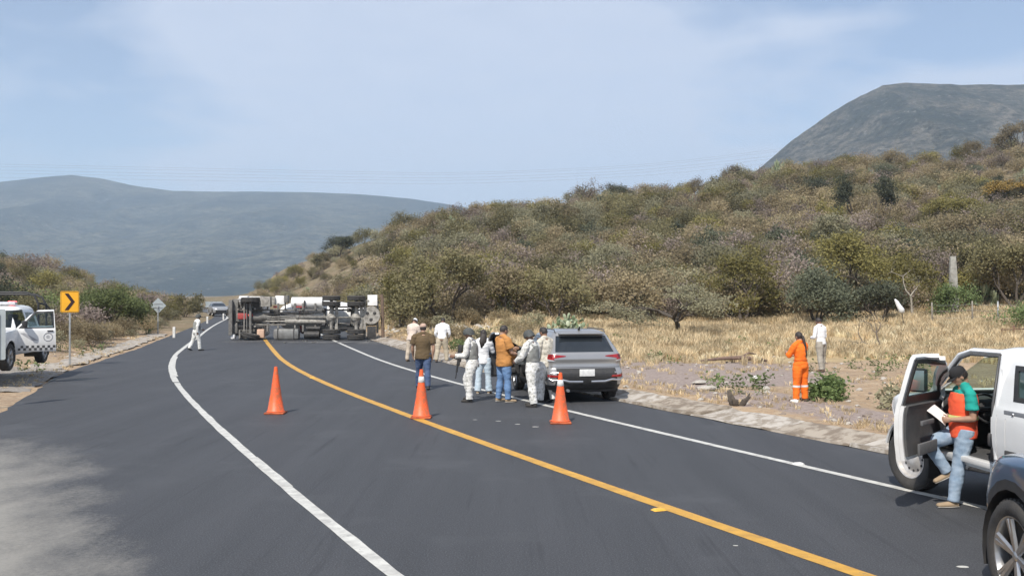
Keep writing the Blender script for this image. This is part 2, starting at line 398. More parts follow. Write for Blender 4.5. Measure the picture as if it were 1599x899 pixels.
def left_verge():
    f = lambda a, b: (lambda y: float(XL(y)) - a - b * mn.noise(Vector((y * .5, 2, 2))))
    for nm, ya, yb, a0, a1, m, s_ in (("concrete_apron", 34, 64, 1.5, .35, M_CONC2, 1), ("gravel_apron", 26, 34, 2.3, .15, mat("grey_gravel_verge", (.34, .31, .27), .95, 0, (.22, .19, .165), nscale=9, namp=.4, bump=1, bscale=30, detail=9), 1)):
        o = strip(nm, ya, yb, f(a0, .6), f(a1, .25), lambda q, y: 0.0, m, step=.5, nx=5, jag=.18, kind='structure')
        for v in o.data.vertices: v.co.z = hz(v.co.x, v.co.y) + .035 if v.co.x < float(XL(v.co.y)) - .1 else .02
left_verge()
# ---------------------------------------------------------------- far mountains
def mountain(name, prof, Yd, depth, m, seed, nz_amp, u0, u1):
    us = np.linspace(u0, u1, 260); ts = np.concatenate([np.linspace(0, 1, 60), np.linspace(1.06, 1.8, 10)])
    vs = []; pu, pe = zip(*prof)
    for t in ts:
        Y = Yd - depth + depth * t
        for u in us:
            X = (u - 799.5) / 1550 * Yd * (1 + .25 * (t - 1))
            e = np.interp(u, pu, pe); H = CH + e / 1550 * Yd
            s = t if t <= 1 else 1 - (t - 1) * .9
            prof_t = (s ** 1.25) if t <= 1 else s
            nn = mn.fractal(Vector((X / (Yd * .085), Y / (Yd * .16), seed)), .9, 2.1, 6)
            rid = (1 - abs(mn.noise(Vector((X / (Yd * .05) + t * 1.5, Y / (Yd * .5), seed + 4))))) - .7
            k = math.sin(min(t, 1) * PI) ** .8 if t < 1 else 0
            vs.append((X, Y, H * prof_t + nz_amp * H * (nn * .35 + rid * .5) * k + .004 * H * mn.noise(Vector((u * .13, t, seed)))))
    nu = len(us); i = np.arange(len(vs)).reshape(len(ts), nu)
    f = np.stack([i[:-1, :-1].ravel(), i[:-1, 1:].ravel(), i[1:, 1:].ravel(), i[1:, :-1].ravel()], 1)
    me = bpy.data.meshes.new(name); me.from_pydata(vs, [], f.tolist()); me.polygons.foreach_set('use_smooth', [True] * len(me.polygons)); me.materials.append(m)
    tag(link(bpy.data.objects.new(name, me)), kind='structure')
def mount_mat(name, a, b, rock, s):
    m = bpy.data.materials.new(name); m.use_nodes = True; t = m.node_tree; p = t.nodes['Principled BSDF']; p.inputs['Roughness'].default_value = 1; p.inputs['Specular IOR Level'].default_value = 0
    tc = N(t, 'ShaderNodeTexCoord')
    def nz(sc, d, r, st=None):
        n = N(t, 'ShaderNodeTexNoise', i_Scale=sc, i_Detail=d, i_Roughness=r); v = tc.outputs['Object']
        if st: q = N(t, 'ShaderNodeMapping'); q.inputs['Scale'].default_value = st; L(t, v, q.inputs['Vector']); v = q.outputs[0]
        L(t, v, n.inputs['Vector']); return n.outputs['Fac']
    def rng(f, x0, x1):
        x = N(t, 'ShaderNodeMapRange'); L(t, f, x.inputs[0]); x.inputs[1].default_value = x0; x.inputs[2].default_value = x1; return x.outputs[0]
    def mixc(f, x0, x1):
        x = N(t, 'ShaderNodeMix', data_type='RGBA'); L(t, f, x.inputs[0])
        for k, c in ((6, x0), (7, x1)):
            if isinstance(c, tuple): x.inputs[k].default_value = (*c, 1)
            else: L(t, c, x.inputs[k])
        return x.outputs[2]
    c = mixc(rng(nz(s, 9.0, .72), .42, .58), a, b)  # broad tone patches painted in for the light and shade of the folds
    c = mixc(rng(nz(s * 9, 6.0, .8), .45, .6), c, tuple(q * .55 for q in a))
    c = mixc(rng(nz(s * 30, 5.0, .85), .50, .60), c, tuple(q * .45 for q in a))
    c = mixc(rng(nz(s * 14, 6.0, .85), .58, .68), c, rock)
    L(t, c, p.inputs['Base Color'])
    bp = N(t, 'ShaderNodeBump'); bp.inputs['Strength'].default_value = .8; bp.inputs['Distance'].default_value = 8; L(t, nz(s * 8, 6.0, .7), bp.inputs['Height']); L(t, bp.outputs[0], p.inputs['Normal'])
    return m
mountain("mountain", [(-1500, 100), (-600, 140), (-200, 165), (0, 176), (60, 183), (110, 187), (160, 181), (210, 170), (270, 162), (330, 161), (400, 161), (480, 160), (560, 157), (640, 150), (720, 138), (800, 120), (900, 95), (1100, 60), (1500, 40)],
         4300, 2300, mount_mat("far_scrub_slope", (.018, .028, .026), (.12, .115, .08), (.24, .225, .19), .0022), 3.1, .20, -1500, 1500)
mountain("mountain", [(900, 30), (1000, 70), (1100, 130), (1180, 192), (1240, 243), (1300, 285), (1340, 308), (1380, 327), (1410, 331), (1500, 328), (1599, 328), (1750, 322), (2000, 280), (2600, 150), (3200, 60)],
         1700, 1000, mount_mat("mid_scrub_slope", (.045, .052, .045), (.17, .15, .12), (.32, .30, .265), .006), 8.7, .17, 900, 3200)
# ================================================================ vegetation
M_BARK = mat("grey_brown_bark", (.17, .14, .115), .95, 0, (.085, .07, .055), nscale=14, bump=.6, bscale=30)
M_BARKD = mat("dark_bark", (.06, .05, .042), .95, 0, (.11, .09, .07), nscale=12, bump=.6, bscale=30)
M_BARKP = mat("pale_bark", (.42, .38, .32), .9, 0, (.25, .22, .18), nscale=9, bump=.5, bscale=25)
def leafm(name, a, b, isl=.28, rough=.8, g=1.48):
    a = tuple(min(.8, c * g) for c in a); b = tuple(min(.8, c * g) for c in b)
    m = mat(name, a, rough, 0, b, nscale=1.3, namp=.75, island=isl, spec=.2)
    t = m.node_tree; p = t.nodes['Principled BSDF']; o = [n for n in t.nodes if n.type == 'OUTPUT_MATERIAL'][0]
    oi = N(t, 'ShaderNodeObjectInfo'); mr = N(t, 'ShaderNodeMapRange'); mr.inputs[3].default_value = .62; mr.inputs[4].default_value = 1.25; L(t, oi.outputs['Random'], mr.inputs[0])
    sc = N(t, 'ShaderNodeVectorMath', operation='SCALE'); L(t, p.inputs['Base Color'].links[0].from_socket, sc.inputs[0]); L(t, mr.outputs[0], sc.inputs['Scale']); L(t, sc.outputs[0], p.inputs['Base Color'])
    tr = N(t, 'ShaderNodeBsdfTranslucent'); ms = N(t, 'ShaderNodeMixShader'); ms.inputs[0].default_value = .32
    L(t, p.inputs['Base Color'].links[0].from_socket, tr.inputs['Color']); L(t, p.outputs[0], ms.inputs[1]); L(t, tr.outputs[0], ms.inputs[2]); L(t, ms.outputs[0], o.inputs['Surface'])
    return m
M_OLIVE = leafm("olive_leaves", (.175, .155, .08), (.12, .11, .06))
M_GRN = leafm("green_tree_leaves", (.15, .175, .07), (.10, .12, .05))
M_YELG = leafm("yellow_green_leaves", (.22, .19, .065), (.14, .13, .055))
M_DKG = leafm("dark_green_leaves", (.07, .08, .055), (.11, .115, .075))
M_GRG = leafm("grey_green_leaves", (.18, .175, .11), (.24, .22, .145))
M_BRN = leafm("dry_brown_leaves", (.255, .205, .125), (.18, .15, .09))
M_GREY = leafm("grey_dry_twigs", (.27, .215, .185), (.17, .14, .12))
M_STRAW = leafm("straw_blades", (.52, .42, .265), (.38, .30, .19))
M_STRAW2 = leafm("pale_straw_blades", (.60, .50, .345), (.45, .37, .245))
M_FRESH = leafm("fresh_green_leaves", (.12, .155, .06), (.085, .11, .05))
M_PAD = mat("cactus_pad", (.17, .22, .11), .6, 0, (.27, .30, .19), nscale=3, namp=.8, island=.6)

def leaf(mb, p, s, rnd, m=0, el=1.6):
    a = Vector((rnd.gauss(0, 1), rnd.gauss(0, 1), rnd.gauss(0, .7))); a.normalize()
    b = a.cross(Vector((rnd.gauss(0, 1), rnd.gauss(0, 1), rnd.gauss(0, 1)))); b.normalize()
    a *= s * el * .5; b *= s * .5
    mb.add([p - a, p + b * .8, p + a, p - b], [(0, 1, 2, 3)], m, False)
def limbs(mb, rnd, p, d, ln, r, depth, tips, spread=.6, up=.15, n=5, crook=.25, m=0, shrink=.72):
    pts = [p.copy()]; q = p.copy(); dd = d.copy(); k = 3
    for i in range(k):
        dd = (dd + Vector((rnd.gauss(0, crook), rnd.gauss(0, crook), rnd.gauss(0, crook * .6) + up * .3))).normalized()
        q = q + dd * ln / k; pts.append(q.copy())
    mb.tube(pts, [r * (1 - .4 * i / k) for i in range(k + 1)], n=n, m=m, caps=False)
    if depth == 0: tips.append((q, dd)); return
    if depth <= 1: tips.append((pts[2], dd))
    nb = rnd.choice((2, 3, 3)) if depth > 1 else rnd.choice((2, 3))
    for i in range(nb):
        a = rnd.uniform(0, 2 * PI); o = dd.orthogonal().normalized(); o = Matrix.Rotation(a, 3, dd) @ o
        nd = (dd * (1 - spread * .35) + o * spread * rnd.uniform(.7, 1.25) + Vector((0, 0, up))).normalized()
        limbs(mb, rnd, q, nd, ln * shrink * rnd.uniform(.8, 1.15), r * .58, depth - 1, tips, spread, up, max(3, n - 1), crook, m, shrink)
def tree(seed, H, W, kind, n_leaf=3800, s=.16, trunk=.35, stems=1, bark=None, leafmat=None, flat=1.0, dens=1.0, depth=4, spread=.62, r0=None, lean=.12, sigma=.24):
    """returns (trunk mesh, crown mesh) normalised to the wanted height and width"""
    rnd = random.Random(seed); tb = MB(); tips = []
    for i in range(stems):
        a = 2 * PI * i / stems + rnd.random(); ou = (lean if stems == 1 else .55)
        d = Vector((math.cos(a) * ou, math.sin(a) * ou, 1)).normalized()
        limbs(tb, rnd, Vector((math.cos(a) * .08 * (stems > 1), math.sin(a) * .08 * (stems > 1), -.15)), d, trunk * H, (r0 or .045 * H / stems ** .5), depth, tips, spread, .10)
    zs = [t[0].z for t in tips]; xs = [math.hypot(t[0].x, t[0].y) for t in tips]
    sz = H * .93 / max(zs); sx = W * .5 / (sorted(xs)[int(len(xs) * .9)] + 1e-6)
    tb.v = [(x * (1 + (sx - 1) * min(1, max(0, z) / (.4 * H))), y * (1 + (sx - 1) * min(1, max(0, z) / (.4 * H))), z * sz if z > 0 else z) for x, y, z in tb.v]
    cb = MB(); T = []
    for t, d in tips:
        f = 1 + (sx - 1) * min(1, t.z / (.4 * H)); T.append(Vector((t.x * f, t.y * f, t.z * sz)))
    for i in range(n_leaf):
        t = T[int(rnd.random() ** 1.0 * len(T))]; g = sigma * (1 + W * .06)
        p = t + Vector((rnd.gauss(0, g), rnd.gauss(0, g), rnd.gauss(0, g * .6 * flat)))
        leaf(cb, p, s * rnd.uniform(.6, 1.4), rnd)
    return tb.mesh("trunk", bark), cb.mesh("crown", leafmat)
def shrub_mesh(seed, H, W, bark, lm, n_leaf=650, s=.11, stems=7, depth=2, r=.022, name="shrub", sigma=.17, low=0):
    rnd = random.Random(seed); mb = MB(); tips = []
    for i in range(stems):
        a = 2 * PI * i / stems + rnd.random(); o = rnd.uniform(.25, 1.1) * W / H * .7
        limbs(mb, rnd, Vector((math.cos(a) * .05, math.sin(a) * .05, -.1)), Vector((math.cos(a) * o, math.sin(a) * o, 1)).normalized(), H * .42, r, depth, tips, .6, .1, 3, .3)
    zm = max(t[0].z for t in tips); f = H * .95 / zm; wm = sorted(math.hypot(t[0].x, t[0].y) for t in tips)[int(len(tips) * .9)]; g = W * .5 / wm
    mb.v = [(x * g, y * g, z * f) for x, y, z in mb.v]
    T = [Vector((t[0].x * g, t[0].y * g, t[0].z * f)) for t in tips]
    for i in range(n_leaf):
        t = rnd.choice(T)
        if low and rnd.random() < low: t = Vector((t.x, t.y, t.z * rnd.random()))
        leaf(mb, t + Vector((rnd.gauss(0, sigma), rnd.gauss(0, sigma), rnd.gauss(0, sigma))), s * rnd.uniform(.6, 1.5), rnd, 1)
    return mb.mesh(name, [bark, lm])
def pads(seed, H, W, n=60, ps=.28, m=None):
    """prickly pear: flat oval pads growing from the edges of one another"""
    rnd = random.Random(seed); mb = MB()
    def pad(p, d, s, lv):
        nrm = Matrix.Rotation(rnd.uniform(0, PI), 3, d) @ d.orthogonal().normalized(); side = d.cross(nrm)
        M = Matrix((side, nrm, d)).transposed(); c = p + d * s * .5
        mb.ball(c, (s * .38, s * .07, s * .55), 8, 0, M)
        if lv <= 0: return
        for k in range(rnd.choice((1, 2, 2, 3))):
            a = rnd.uniform(-1.2, 1.2); q = (d * math.cos(a) + side * math.sin(a)).normalized()
            e = c + (d * math.cos(a) * s * .52 + side * math.sin(a) * s * .36)
            nd = (q + Vector((rnd.gauss(0, .25), rnd.gauss(0, .25), .35))).normalized(); pad(e, nd, s * rnd.uniform(.85, 1.05), lv - 1)
    k = 0
    if ps < .25:        # dense mound: pads at all angles over a dome
        for k in range(n):
            a = rnd.uniform(0, 2 * PI); el = math.acos(rnd.random()); q = rnd.uniform(.55, 1.0)
            c = Vector((math.cos(a) * math.sin(el) * W * .46 * q, math.sin(a) * math.sin(el) * W * .46 * q, math.cos(el) * H * .80 * q + .1))
            d = (Vector((c.x * .7, c.y * .7, .35 + c.z)) .normalized() + Vector((rnd.gauss(0, .45), rnd.gauss(0, .45), rnd.gauss(0, .3)))).normalized()
            nrm = Matrix.Rotation(rnd.uniform(0, PI), 3, d) @ d.orthogonal().normalized(); side = d.cross(nrm); s = ps * rnd.uniform(.75, 1.2)
            mb.ball(c, (s * .42, s * .08, s * .60), 8, 0, Matrix((side, nrm, d)).transposed())
        o_ = MB(); tips = []; limbs(o_, rnd, Vector((0, 0, -.1)), Vector((0, 0, 1)), H * .4, .09, 2, tips, .8); mb.v += []; 
        b_ = len(mb.v); mb.v += o_.v; mb.f += [tuple(i + b_ for i in f) for f in o_.f]; mb.m += o_.m; mb.sm += o_.sm
        me = mb.mesh("pads", m or M_PAD); return me
    while len(mb.v) < n * 34:
        a = rnd.uniform(0, 2 * PI); rr = rnd.random() ** .5 * W * .28
        pad(Vector((math.cos(a) * rr, math.sin(a) * rr, -.05)), Vector((math.cos(a) * .9, math.sin(a) * .9, .8)).normalized(), ps, rnd.choice((2, 3, 4, 5) if ps < .25 else (2, 3)))
    zm = max(v[2] for v in mb.v); f = H / zm; g = W * .5 / max(math.hypot(v[0], v[1]) for v in mb.v); mb.v = [(x * g, y * g, z * f) for x, y, z in mb.v]
    return mb.mesh("pads", m or M_PAD)
def put_tree(name, meshes, x, y, label, cat, group=None, rz=0, s=1, parts=("trunk", "crown"), z=None):
    e = empty(name, (x, y, (hz(x, y) if z is None else z)), rz, label, cat, group); e.scale = (s, s, s)
    for nme, me in zip(parts, meshes):
        if me:
            o = link(bpy.data.objects.new(nme, me), e)
            if nme == 'pads': o['kind'] = 'stuff'
    return e
def GU(u, Y):
    return (u - 799.5) / 1550 * Y, Y

# ---- trees and bushes one can point to along the edge of the dry grass
T = tree
HERO = [  # u, Y, H, W, kind, label, category
 (700, 60, 4.9, 5.6, dict(seed=3, bark=M_BARKD, leafmat=M_OLIVE, stems=2, n_leaf=7140, s=0.108, trunk=.36), "grey-green thorn tree with two dark crooked trunks behind the men at the bank", "tree"),
 (629, 64, 3.6, 3.2, dict(seed=5, bark=M_BARK, leafmat=M_YELG, stems=3, n_leaf=3740, s=0.101, trunk=.3), "small bright yellow-leaved tree right of the overturned truck", "tree"),
 (664, 68, 4.3, 3.6, dict(seed=6, bark=M_BARK, leafmat=M_YELG, stems=2, n_leaf=3400, s=0.101, trunk=.32), "yellow-green tree between the yellow-leaved tree and the dark-trunked thorn tree", "tree"),
 (592, 72, 2.6, 3.2, dict(seed=8, bark=M_BARK, leafmat=M_GRG, stems=4, n_leaf=4420, s=0.094, trunk=.25), "rounded grey-green bush just above the right end of the overturned truck", "bush"),
 (1058, 52, 2.8, 8.0, dict(seed=11, bark=M_BARKD, leafmat=M_GRG, stems=2, n_leaf=6120, s=0.072, trunk=.34, flat=.35, spread=.9, lean=.4), "flat-topped pale green acacia spreading low at the edge of the dry grass", "tree"),
 (1160, 62, 5.3, 5.4, dict(seed=12, bark=M_BARK, leafmat=M_YELG, stems=3, n_leaf=6120, s=0.094, trunk=.34), "tall mustard-green tree with forked bare trunks behind the flat-topped acacia", "tree"),
 (1275, 58, 3.4, 5.0, dict(seed=13, bark=M_BARKD, leafmat=M_DKG, stems=5, n_leaf=8840, s=0.094, trunk=.28), "dark green bushy tree behind the white-shirted man in the grass", "tree"),
 (1338, 62, 5.6, 5.0, dict(seed=14, bark=M_BARKD, leafmat=M_YELG, stems=3, n_leaf=8840, s=0.101, trunk=.33), "large rounded olive-yellow tree right of the dark bushy tree", "tree"),
 (1375, 56, 2.5, 2.8, dict(seed=15, bark=M_BARKD, leafmat=M_DKG, stems=4, n_leaf=4080, s=0.086, trunk=.26), "low dark bush left of the white plastic bag", "bush"),
 (1427, 56, 4.0, 3.4, dict(seed=16, bark=M_BARKP, leafmat=M_YELG, stems=1, n_leaf=2040, s=0.094, trunk=.42, spread=.85, r0=.10), "thin tree with a pale bare trunk and a sparse yellow crown", "tree"),
 (1525, 64, 4.6, 4.6, dict(seed=17, bark=M_BARKD, leafmat=M_OLIVE, stems=2, n_leaf=6120, s=0.101, trunk=.36), "olive tree with a slanting dark trunk right of the pale broken post", "tree"),
 (1585, 60, 4.4, 4.4, dict(seed=18, bark=M_BARKD, leafmat=M_OLIVE, stems=3, n_leaf=6120, s=0.101, trunk=.32), "olive tree at the right edge of the photo above the white pickup", "tree"),
 (960, 64, 3.6, 5.0, dict(seed=19, bark=M_BARK, leafmat=M_BRN, stems=4, n_leaf=5100, s=0.094, trunk=.28), "brown-leaved thicket tree above the roof of the silver car", "tree"),
 (870, 62, 3.4, 4.6, dict(seed=20, bark=M_BARK, leafmat=M_OLIVE, stems=4, n_leaf=5100, s=0.094, trunk=.3), "olive-brown thorn bush left of the prickly pear behind the silver car", "bush"),
 (790, 64, 3.4, 4.2, dict(seed=21, bark=M_BARKD, leafmat=M_BRN, stems=4, n_leaf=3910, s=0.094, trunk=.3), "dark twiggy thorn bush right of the dark-trunked thorn tree", "bush"),
 (1215, 66, 4.0, 4.4, dict(seed=22, bark=M_BARKD, leafmat=M_GREY, stems=4, n_leaf=2550, s=0.072, trunk=.34), "grey half-bare tree between the mustard-green tree and the dark bushy tree", "tree"),
 (1470, 66, 4.4, 4.0, dict(seed=23, bark=M_BARKD, leafmat=M_GREY, stems=3, n_leaf=2550, s=0.072, trunk=.34), "grey leafless tree behind the pale broken post", "tree"),
 (1290, 88, 5.2, 5.2, dict(seed=24, bark=M_BARKD, leafmat=M_GRG, stems=3, n_leaf=5780, s=0.108, trunk=.34), "grey-green tree standing above the crown of the dark bushy tree", "tree"),
 (1350, 118, 6.8, 6.8, dict(seed=25, bark=M_BARKD, leafmat=M_DKG, stems=2, n_leaf=7140, s=0.130, trunk=.38), "dark blue-green tree standing alone halfway up the hillside", "tree"),
 (1495, 105, 4.0, 8.0, dict(seed=26, bark=M_BARKD, leafmat=M_YELG, stems=3, n_leaf=7140, s=0.115, trunk=.32, flat=.6), "wide mustard-yellow tree on the slope above the pale broken post", "tree"),
 (1585, 128, 4.2, 10.0, dict(seed=27, bark=M_BARKD, leafmat=mat("rusty_yellow_leaves", (.30, .19, .04), .8, 0, (.2, .14, .04), island=.8), stems=3, n_leaf=7140, s=0.130, trunk=.32, flat=.6), "orange-yellow tree near the ridge at the right edge of the photo", "tree"),
 (926, 176, 6.2, 10.5, dict(seed=28, bark=M_BARK, leafmat=M_GREY, stems=4, n_leaf=1190, s=0.086, trunk=.32, spread=.7, r0=.16), "bare grey tree spreading its twigs against the sky on the ridge", "tree"),
 (531, 195, 4.6, 4.6, dict(seed=29, bark=M_BARKD, leafmat=M_DKG, stems=1, n_leaf=2720, s=0.158, trunk=.42), "lone dark tree on the skyline above the overturned truck", "tree"),
 (503, 195, 3.6, 3.4, dict(seed=30, bark=M_BARKD, leafmat=M_OLIVE, stems=2, n_leaf=2210, s=0.144, trunk=.4), "small olive tree left of the lone dark tree on the skyline", "tree"),
 (1145, 188, 4.6, 4.6, dict(seed=31, bark=M_BARK, leafmat=M_GREY, stems=3, n_leaf=1530, s=0.101, trunk=.36), "thin bare tree on the ridge left of the right-hand mountain", "tree"),
 (1590, 190, 7.5, 8.0, dict(seed=32, bark=M_BARKD, leafmat=M_BRN, stems=4, n_leaf=5100, s=0.144, trunk=.3), "brown tree rising on the skyline at the right edge of the photo", "tree"),
 (1595, 47, 1.4, 2.2, dict(seed=33, bark=M_BARK, leafmat=M_FRESH, stems=4, n_leaf=3060, s=0.065, trunk=.25), "green leafy bush beside the rusty post behind the white pickup", "bush"),
 (1492, 55, 2.0, 1.9, dict(seed=34, bark=M_BARK, leafmat=M_FRESH, stems=5, n_leaf=4420, s=0.072, trunk=.2), "bright green bush at the foot of the pale broken post", "bush"),
 (560, 92, 3.4, 4.0, dict(seed=35, bark=M_BARKD, leafmat=M_BRN, stems=3, n_leaf=3400, s=0.108, trunk=.3), "brown tree on the cut bank behind the overturned truck", "tree"),
 # left side of the road
 (158, 62, 3.1, 5.0, dict(seed=40, bark=M_BARKD, leafmat=M_GRN, stems=5, n_leaf=11900, s=0.086, trunk=.28), "big olive-green tree behind the yellow chevron sign", "tree"),
 (196, 72, 2.6, 2.8, dict(seed=41, bark=M_BARKD, leafmat=M_GRN, stems=4, n_leaf=4080, s=0.086, trunk=.28), "olive tree between the chevron sign and the diamond sign", "tree"),
 (60, 66, 3.0, 5.0, dict(seed=42, bark=M_BARKD, leafmat=M_GRN, stems=4, n_leaf=7140, s=0.094, trunk=.3), "dark green tree behind the white patrol pickup", "tree"),
 (8, 64, 3.4, 4.4, dict(seed=43, bark=M_BARKD, leafmat=M_DKG, stems=4, n_leaf=5780, s=0.094, trunk=.3), "dark tree at the left edge of the photo above the patrol pickup", "tree"),
 (112, 50, 1.9, 3.0, dict(seed=44, bark=M_BARKD, leafmat=M_GREY, stems=5, n_leaf=3740, s=0.065, trunk=.25), "grey-brown thicket at the foot of the chevron sign", "bush"),
 (288, 112, 2.6, 4.0, dict(seed=45, bark=M_BARKD, leafmat=M_OLIVE, stems=3, n_leaf=4080, s=0.122, trunk=.3), "small olive tree on the left bank above the walking soldier", "tree"),
 (222, 98, 2.6, 3.0, dict(seed=46, bark=M_BARKD, leafmat=M_GREY, stems=3, n_leaf=1700, s=0.094, trunk=.3), "bare grey bush on the left bank behind the diamond sign", "bush"),
 (45, 112, 3.6, 6.0, dict(seed=47, bark=M_BARKD, leafmat=M_GREY, stems=4, n_leaf=2380, s=0.101, trunk=.3), "bare grey-brown tree on top of the left bank", "tree"),
]
def heroes():
    for (u, Y, H, W, kw, lab, cat) in HERO:
        x, y = GU(u, Y); kw = dict(kw); kw.pop('kind', None)
        a, b = tree(kw.pop('seed'), H, W, None, **kw)
        put_tree("bush" if cat == "bush" else "tree", (a, b), x, y, lab, cat)
heroes()

# ---- shrubs of the scrubby hillside
SK = [  # name, meshes, label stem
 ("shrub", [shrub_mesh(101, 2.1, 2.8, M_BARK, M_BRN, 2300, .08, sigma=.24), shrub_mesh(102, 1.7, 3.0, M_BARK, M_BRN, 2100, .08, sigma=.24)], "dry brown shrub", 6),
 ("shrub", [shrub_mesh(103, 2.3, 2.6, M_BARK, M_GREY, 560, .08, stems=11, depth=3, r=.022), shrub_mesh(104, 1.8, 2.4, M_BARK, M_GREY, 520, .08, stems=10, depth=3, r=.022)], "leafless grey twiggy shrub", 4.5),
 ("shrub", [shrub_mesh(105, 2.2, 3.0, M_BARK, M_OLIVE, 2600, .08, sigma=.24), shrub_mesh(106, 1.7, 2.6, M_BARK, M_OLIVE, 2300, .08, sigma=.24)], "olive-green shrub", 5),
 ("shrub", [shrub_mesh(107, 1.8, 2.6, M_BARK, M_GRG, 2500, .075, sigma=.22)], "pale grey-green shrub", 2),
 ("shrub", [shrub_mesh(108, 1.8, 2.2, M_BARKD, M_DKG, 2200, .08)], "dark green shrub", 1),
 ("shrub", [shrub_mesh(109, 2.0, 2.7, M_BARK, M_YELG, 2300, .08, sigma=.22)], "yellow-green shrub", 1.3),
 ("prickly_pear", [pads(110, 1.5, 2.0, 60, .30)], "pale green prickly pear clump", .7),
]
def hill_points(n, rnd, side):
    out = []; tries = 0
    while len(out) < n and tries < n * 30:
        tries += 1
        if side > 0:
            Y = 66 + 165 * rnd.random() ** 1.15; u = rnd.uniform(395, 1720); X = (u - 799.5) / 1550 * Y
            Yr = float(np.interp(u, [380, 415, 530, 700, 900, 1200, 2500], [230, 225, 205, 175, 185, 195, 200]))
            if Y > Yr * 1.04 or X < float(XR(Y)) + 3.2: continue
        else:
            Y = rnd.uniform(48, 190); u = rnd.uniform(-90, 330); X = (u - 799.5) / 1550 * Y
            if X > float(XL(Y)) - (4.5 if Y < 90 else 3): continue
        out.append((X, Y, u))
    return out
def zone(x, y, u, side):
    if side < 0: return "on the bank left of the road", "bank"
    if y > 150: return ("near the ridge right of the bare grey ridge tree" if u > 930 else "near the ridge left of the bare grey ridge tree"), "ridge"
    if u < 640: return "on the slope above the overturned truck", "truck slope"
    if u < 900: return "on the slope above the standing men", "men slope"
    if u < 1200: return "on the slope above the silver car and the flat-topped acacia", "car slope"
    return "on the slope behind the dry grass field", "field slope"
def scatter(name, pts, src_mesh, hidden=False):
    """one object of kind stuff: src_mesh instanced on points by geometry nodes"""
    me = bpy.data.meshes.new(name); me.from_pydata([p[:3] for p in pts], [], [])
    a = me.attributes.new("rot", 'FLOAT', 'POINT'); a.data.foreach_set('value', [p[3] for p in pts])
    b = me.attributes.new("scl", 'FLOAT', 'POINT'); b.data.foreach_set('value', [p[4] for p in pts])
    o = link(bpy.data.objects.new(name, me)); o['kind'] = 'stuff'
    src = bpy.data.objects.new(name + "_source", src_mesh)
    g = bpy.data.node_groups.new(name, 'GeometryNodeTree')
    g.interface.new_socket("Geometry", in_out='INPUT', socket_type='NodeSocketGeometry'); g.interface.new_socket("Geometry", in_out='OUTPUT', socket_type='NodeSocketGeometry')
    gi = g.nodes.new('NodeGroupInput'); go = g.nodes.new('NodeGroupOutput'); ip = g.nodes.new('GeometryNodeInstanceOnPoints')
    oi = g.nodes.new('GeometryNodeObjectInfo'); oi.inputs['Object'].default_value = src; oi.inputs['As Instance'].default_value = True
    r = g.nodes.new('GeometryNodeInputNamedAttribute'); r.data_type = 'FLOAT'; r.inputs['Name'].default_value = "rot"
    s = g.nodes.new('GeometryNodeInputNamedAttribute'); s.data_type = 'FLOAT'; s.inputs['Name'].default_value = "scl"
    cx = g.nodes.new('ShaderNodeCombineXYZ'); e2r = g.nodes.new('FunctionNodeEulerToRotation')
    l = g.links.new
    l(gi.outputs[0], ip.inputs['Points']); l(oi.outputs['Geometry'], ip.inputs['Instance']); l(r.outputs[0], cx.inputs[2]); l(cx.outputs[0], e2r.inputs[0]); l(e2r.outputs[0], ip.inputs['Rotation'])
    l(s.outputs[0], ip.inputs['Scale']); l(ip.outputs[0], go.inputs[0])
    md = o.modifiers.new("scatter", 'NODES'); md.node_group = g
    return o
SHORT = {}
def near_hero(u, Y, z):
    """words for where a shrub stands, by the tree of HERO that shows nearest to it"""
    v = (CH - z) / Y * 1550; best = None
    for (hu, hY, H, W_, kw, lab, cat) in HERO:
        hx, hy = GU(hu, hY); hv = (CH - hz(hx, hy)) / hY * 1550
        d = abs(u - hu) + 1.5 * abs(v - hv)
        if best is None or d < best[0]: best = (d, hu, hY, lab, cat)
    d, hu, hY, lab, cat = best
    if d > 130: return None
    wds = lab.split(); cut_ = next((i for i, q in enumerate(wds) if q in ("behind", "with", "standing", "right", "left", "between", "on", "near", "at", "spreading", "just", "rising", "above")), 5)
    core = " ".join(wds[:cut_]) if cut_ >= 2 else lab
    side = ("left of" if u < hu - 14 else "right of" if u > hu + 14 else "in line with")
    dep = "uphill and " if Y > hY + 6 else "in front and " if Y < hY - 6 else "close on the "
    w_ = {"uphill and ": "further back, ", "in front and ": "nearer, ", "close on the ": "beside and "}[dep]
    return w_ + side + " the " + core
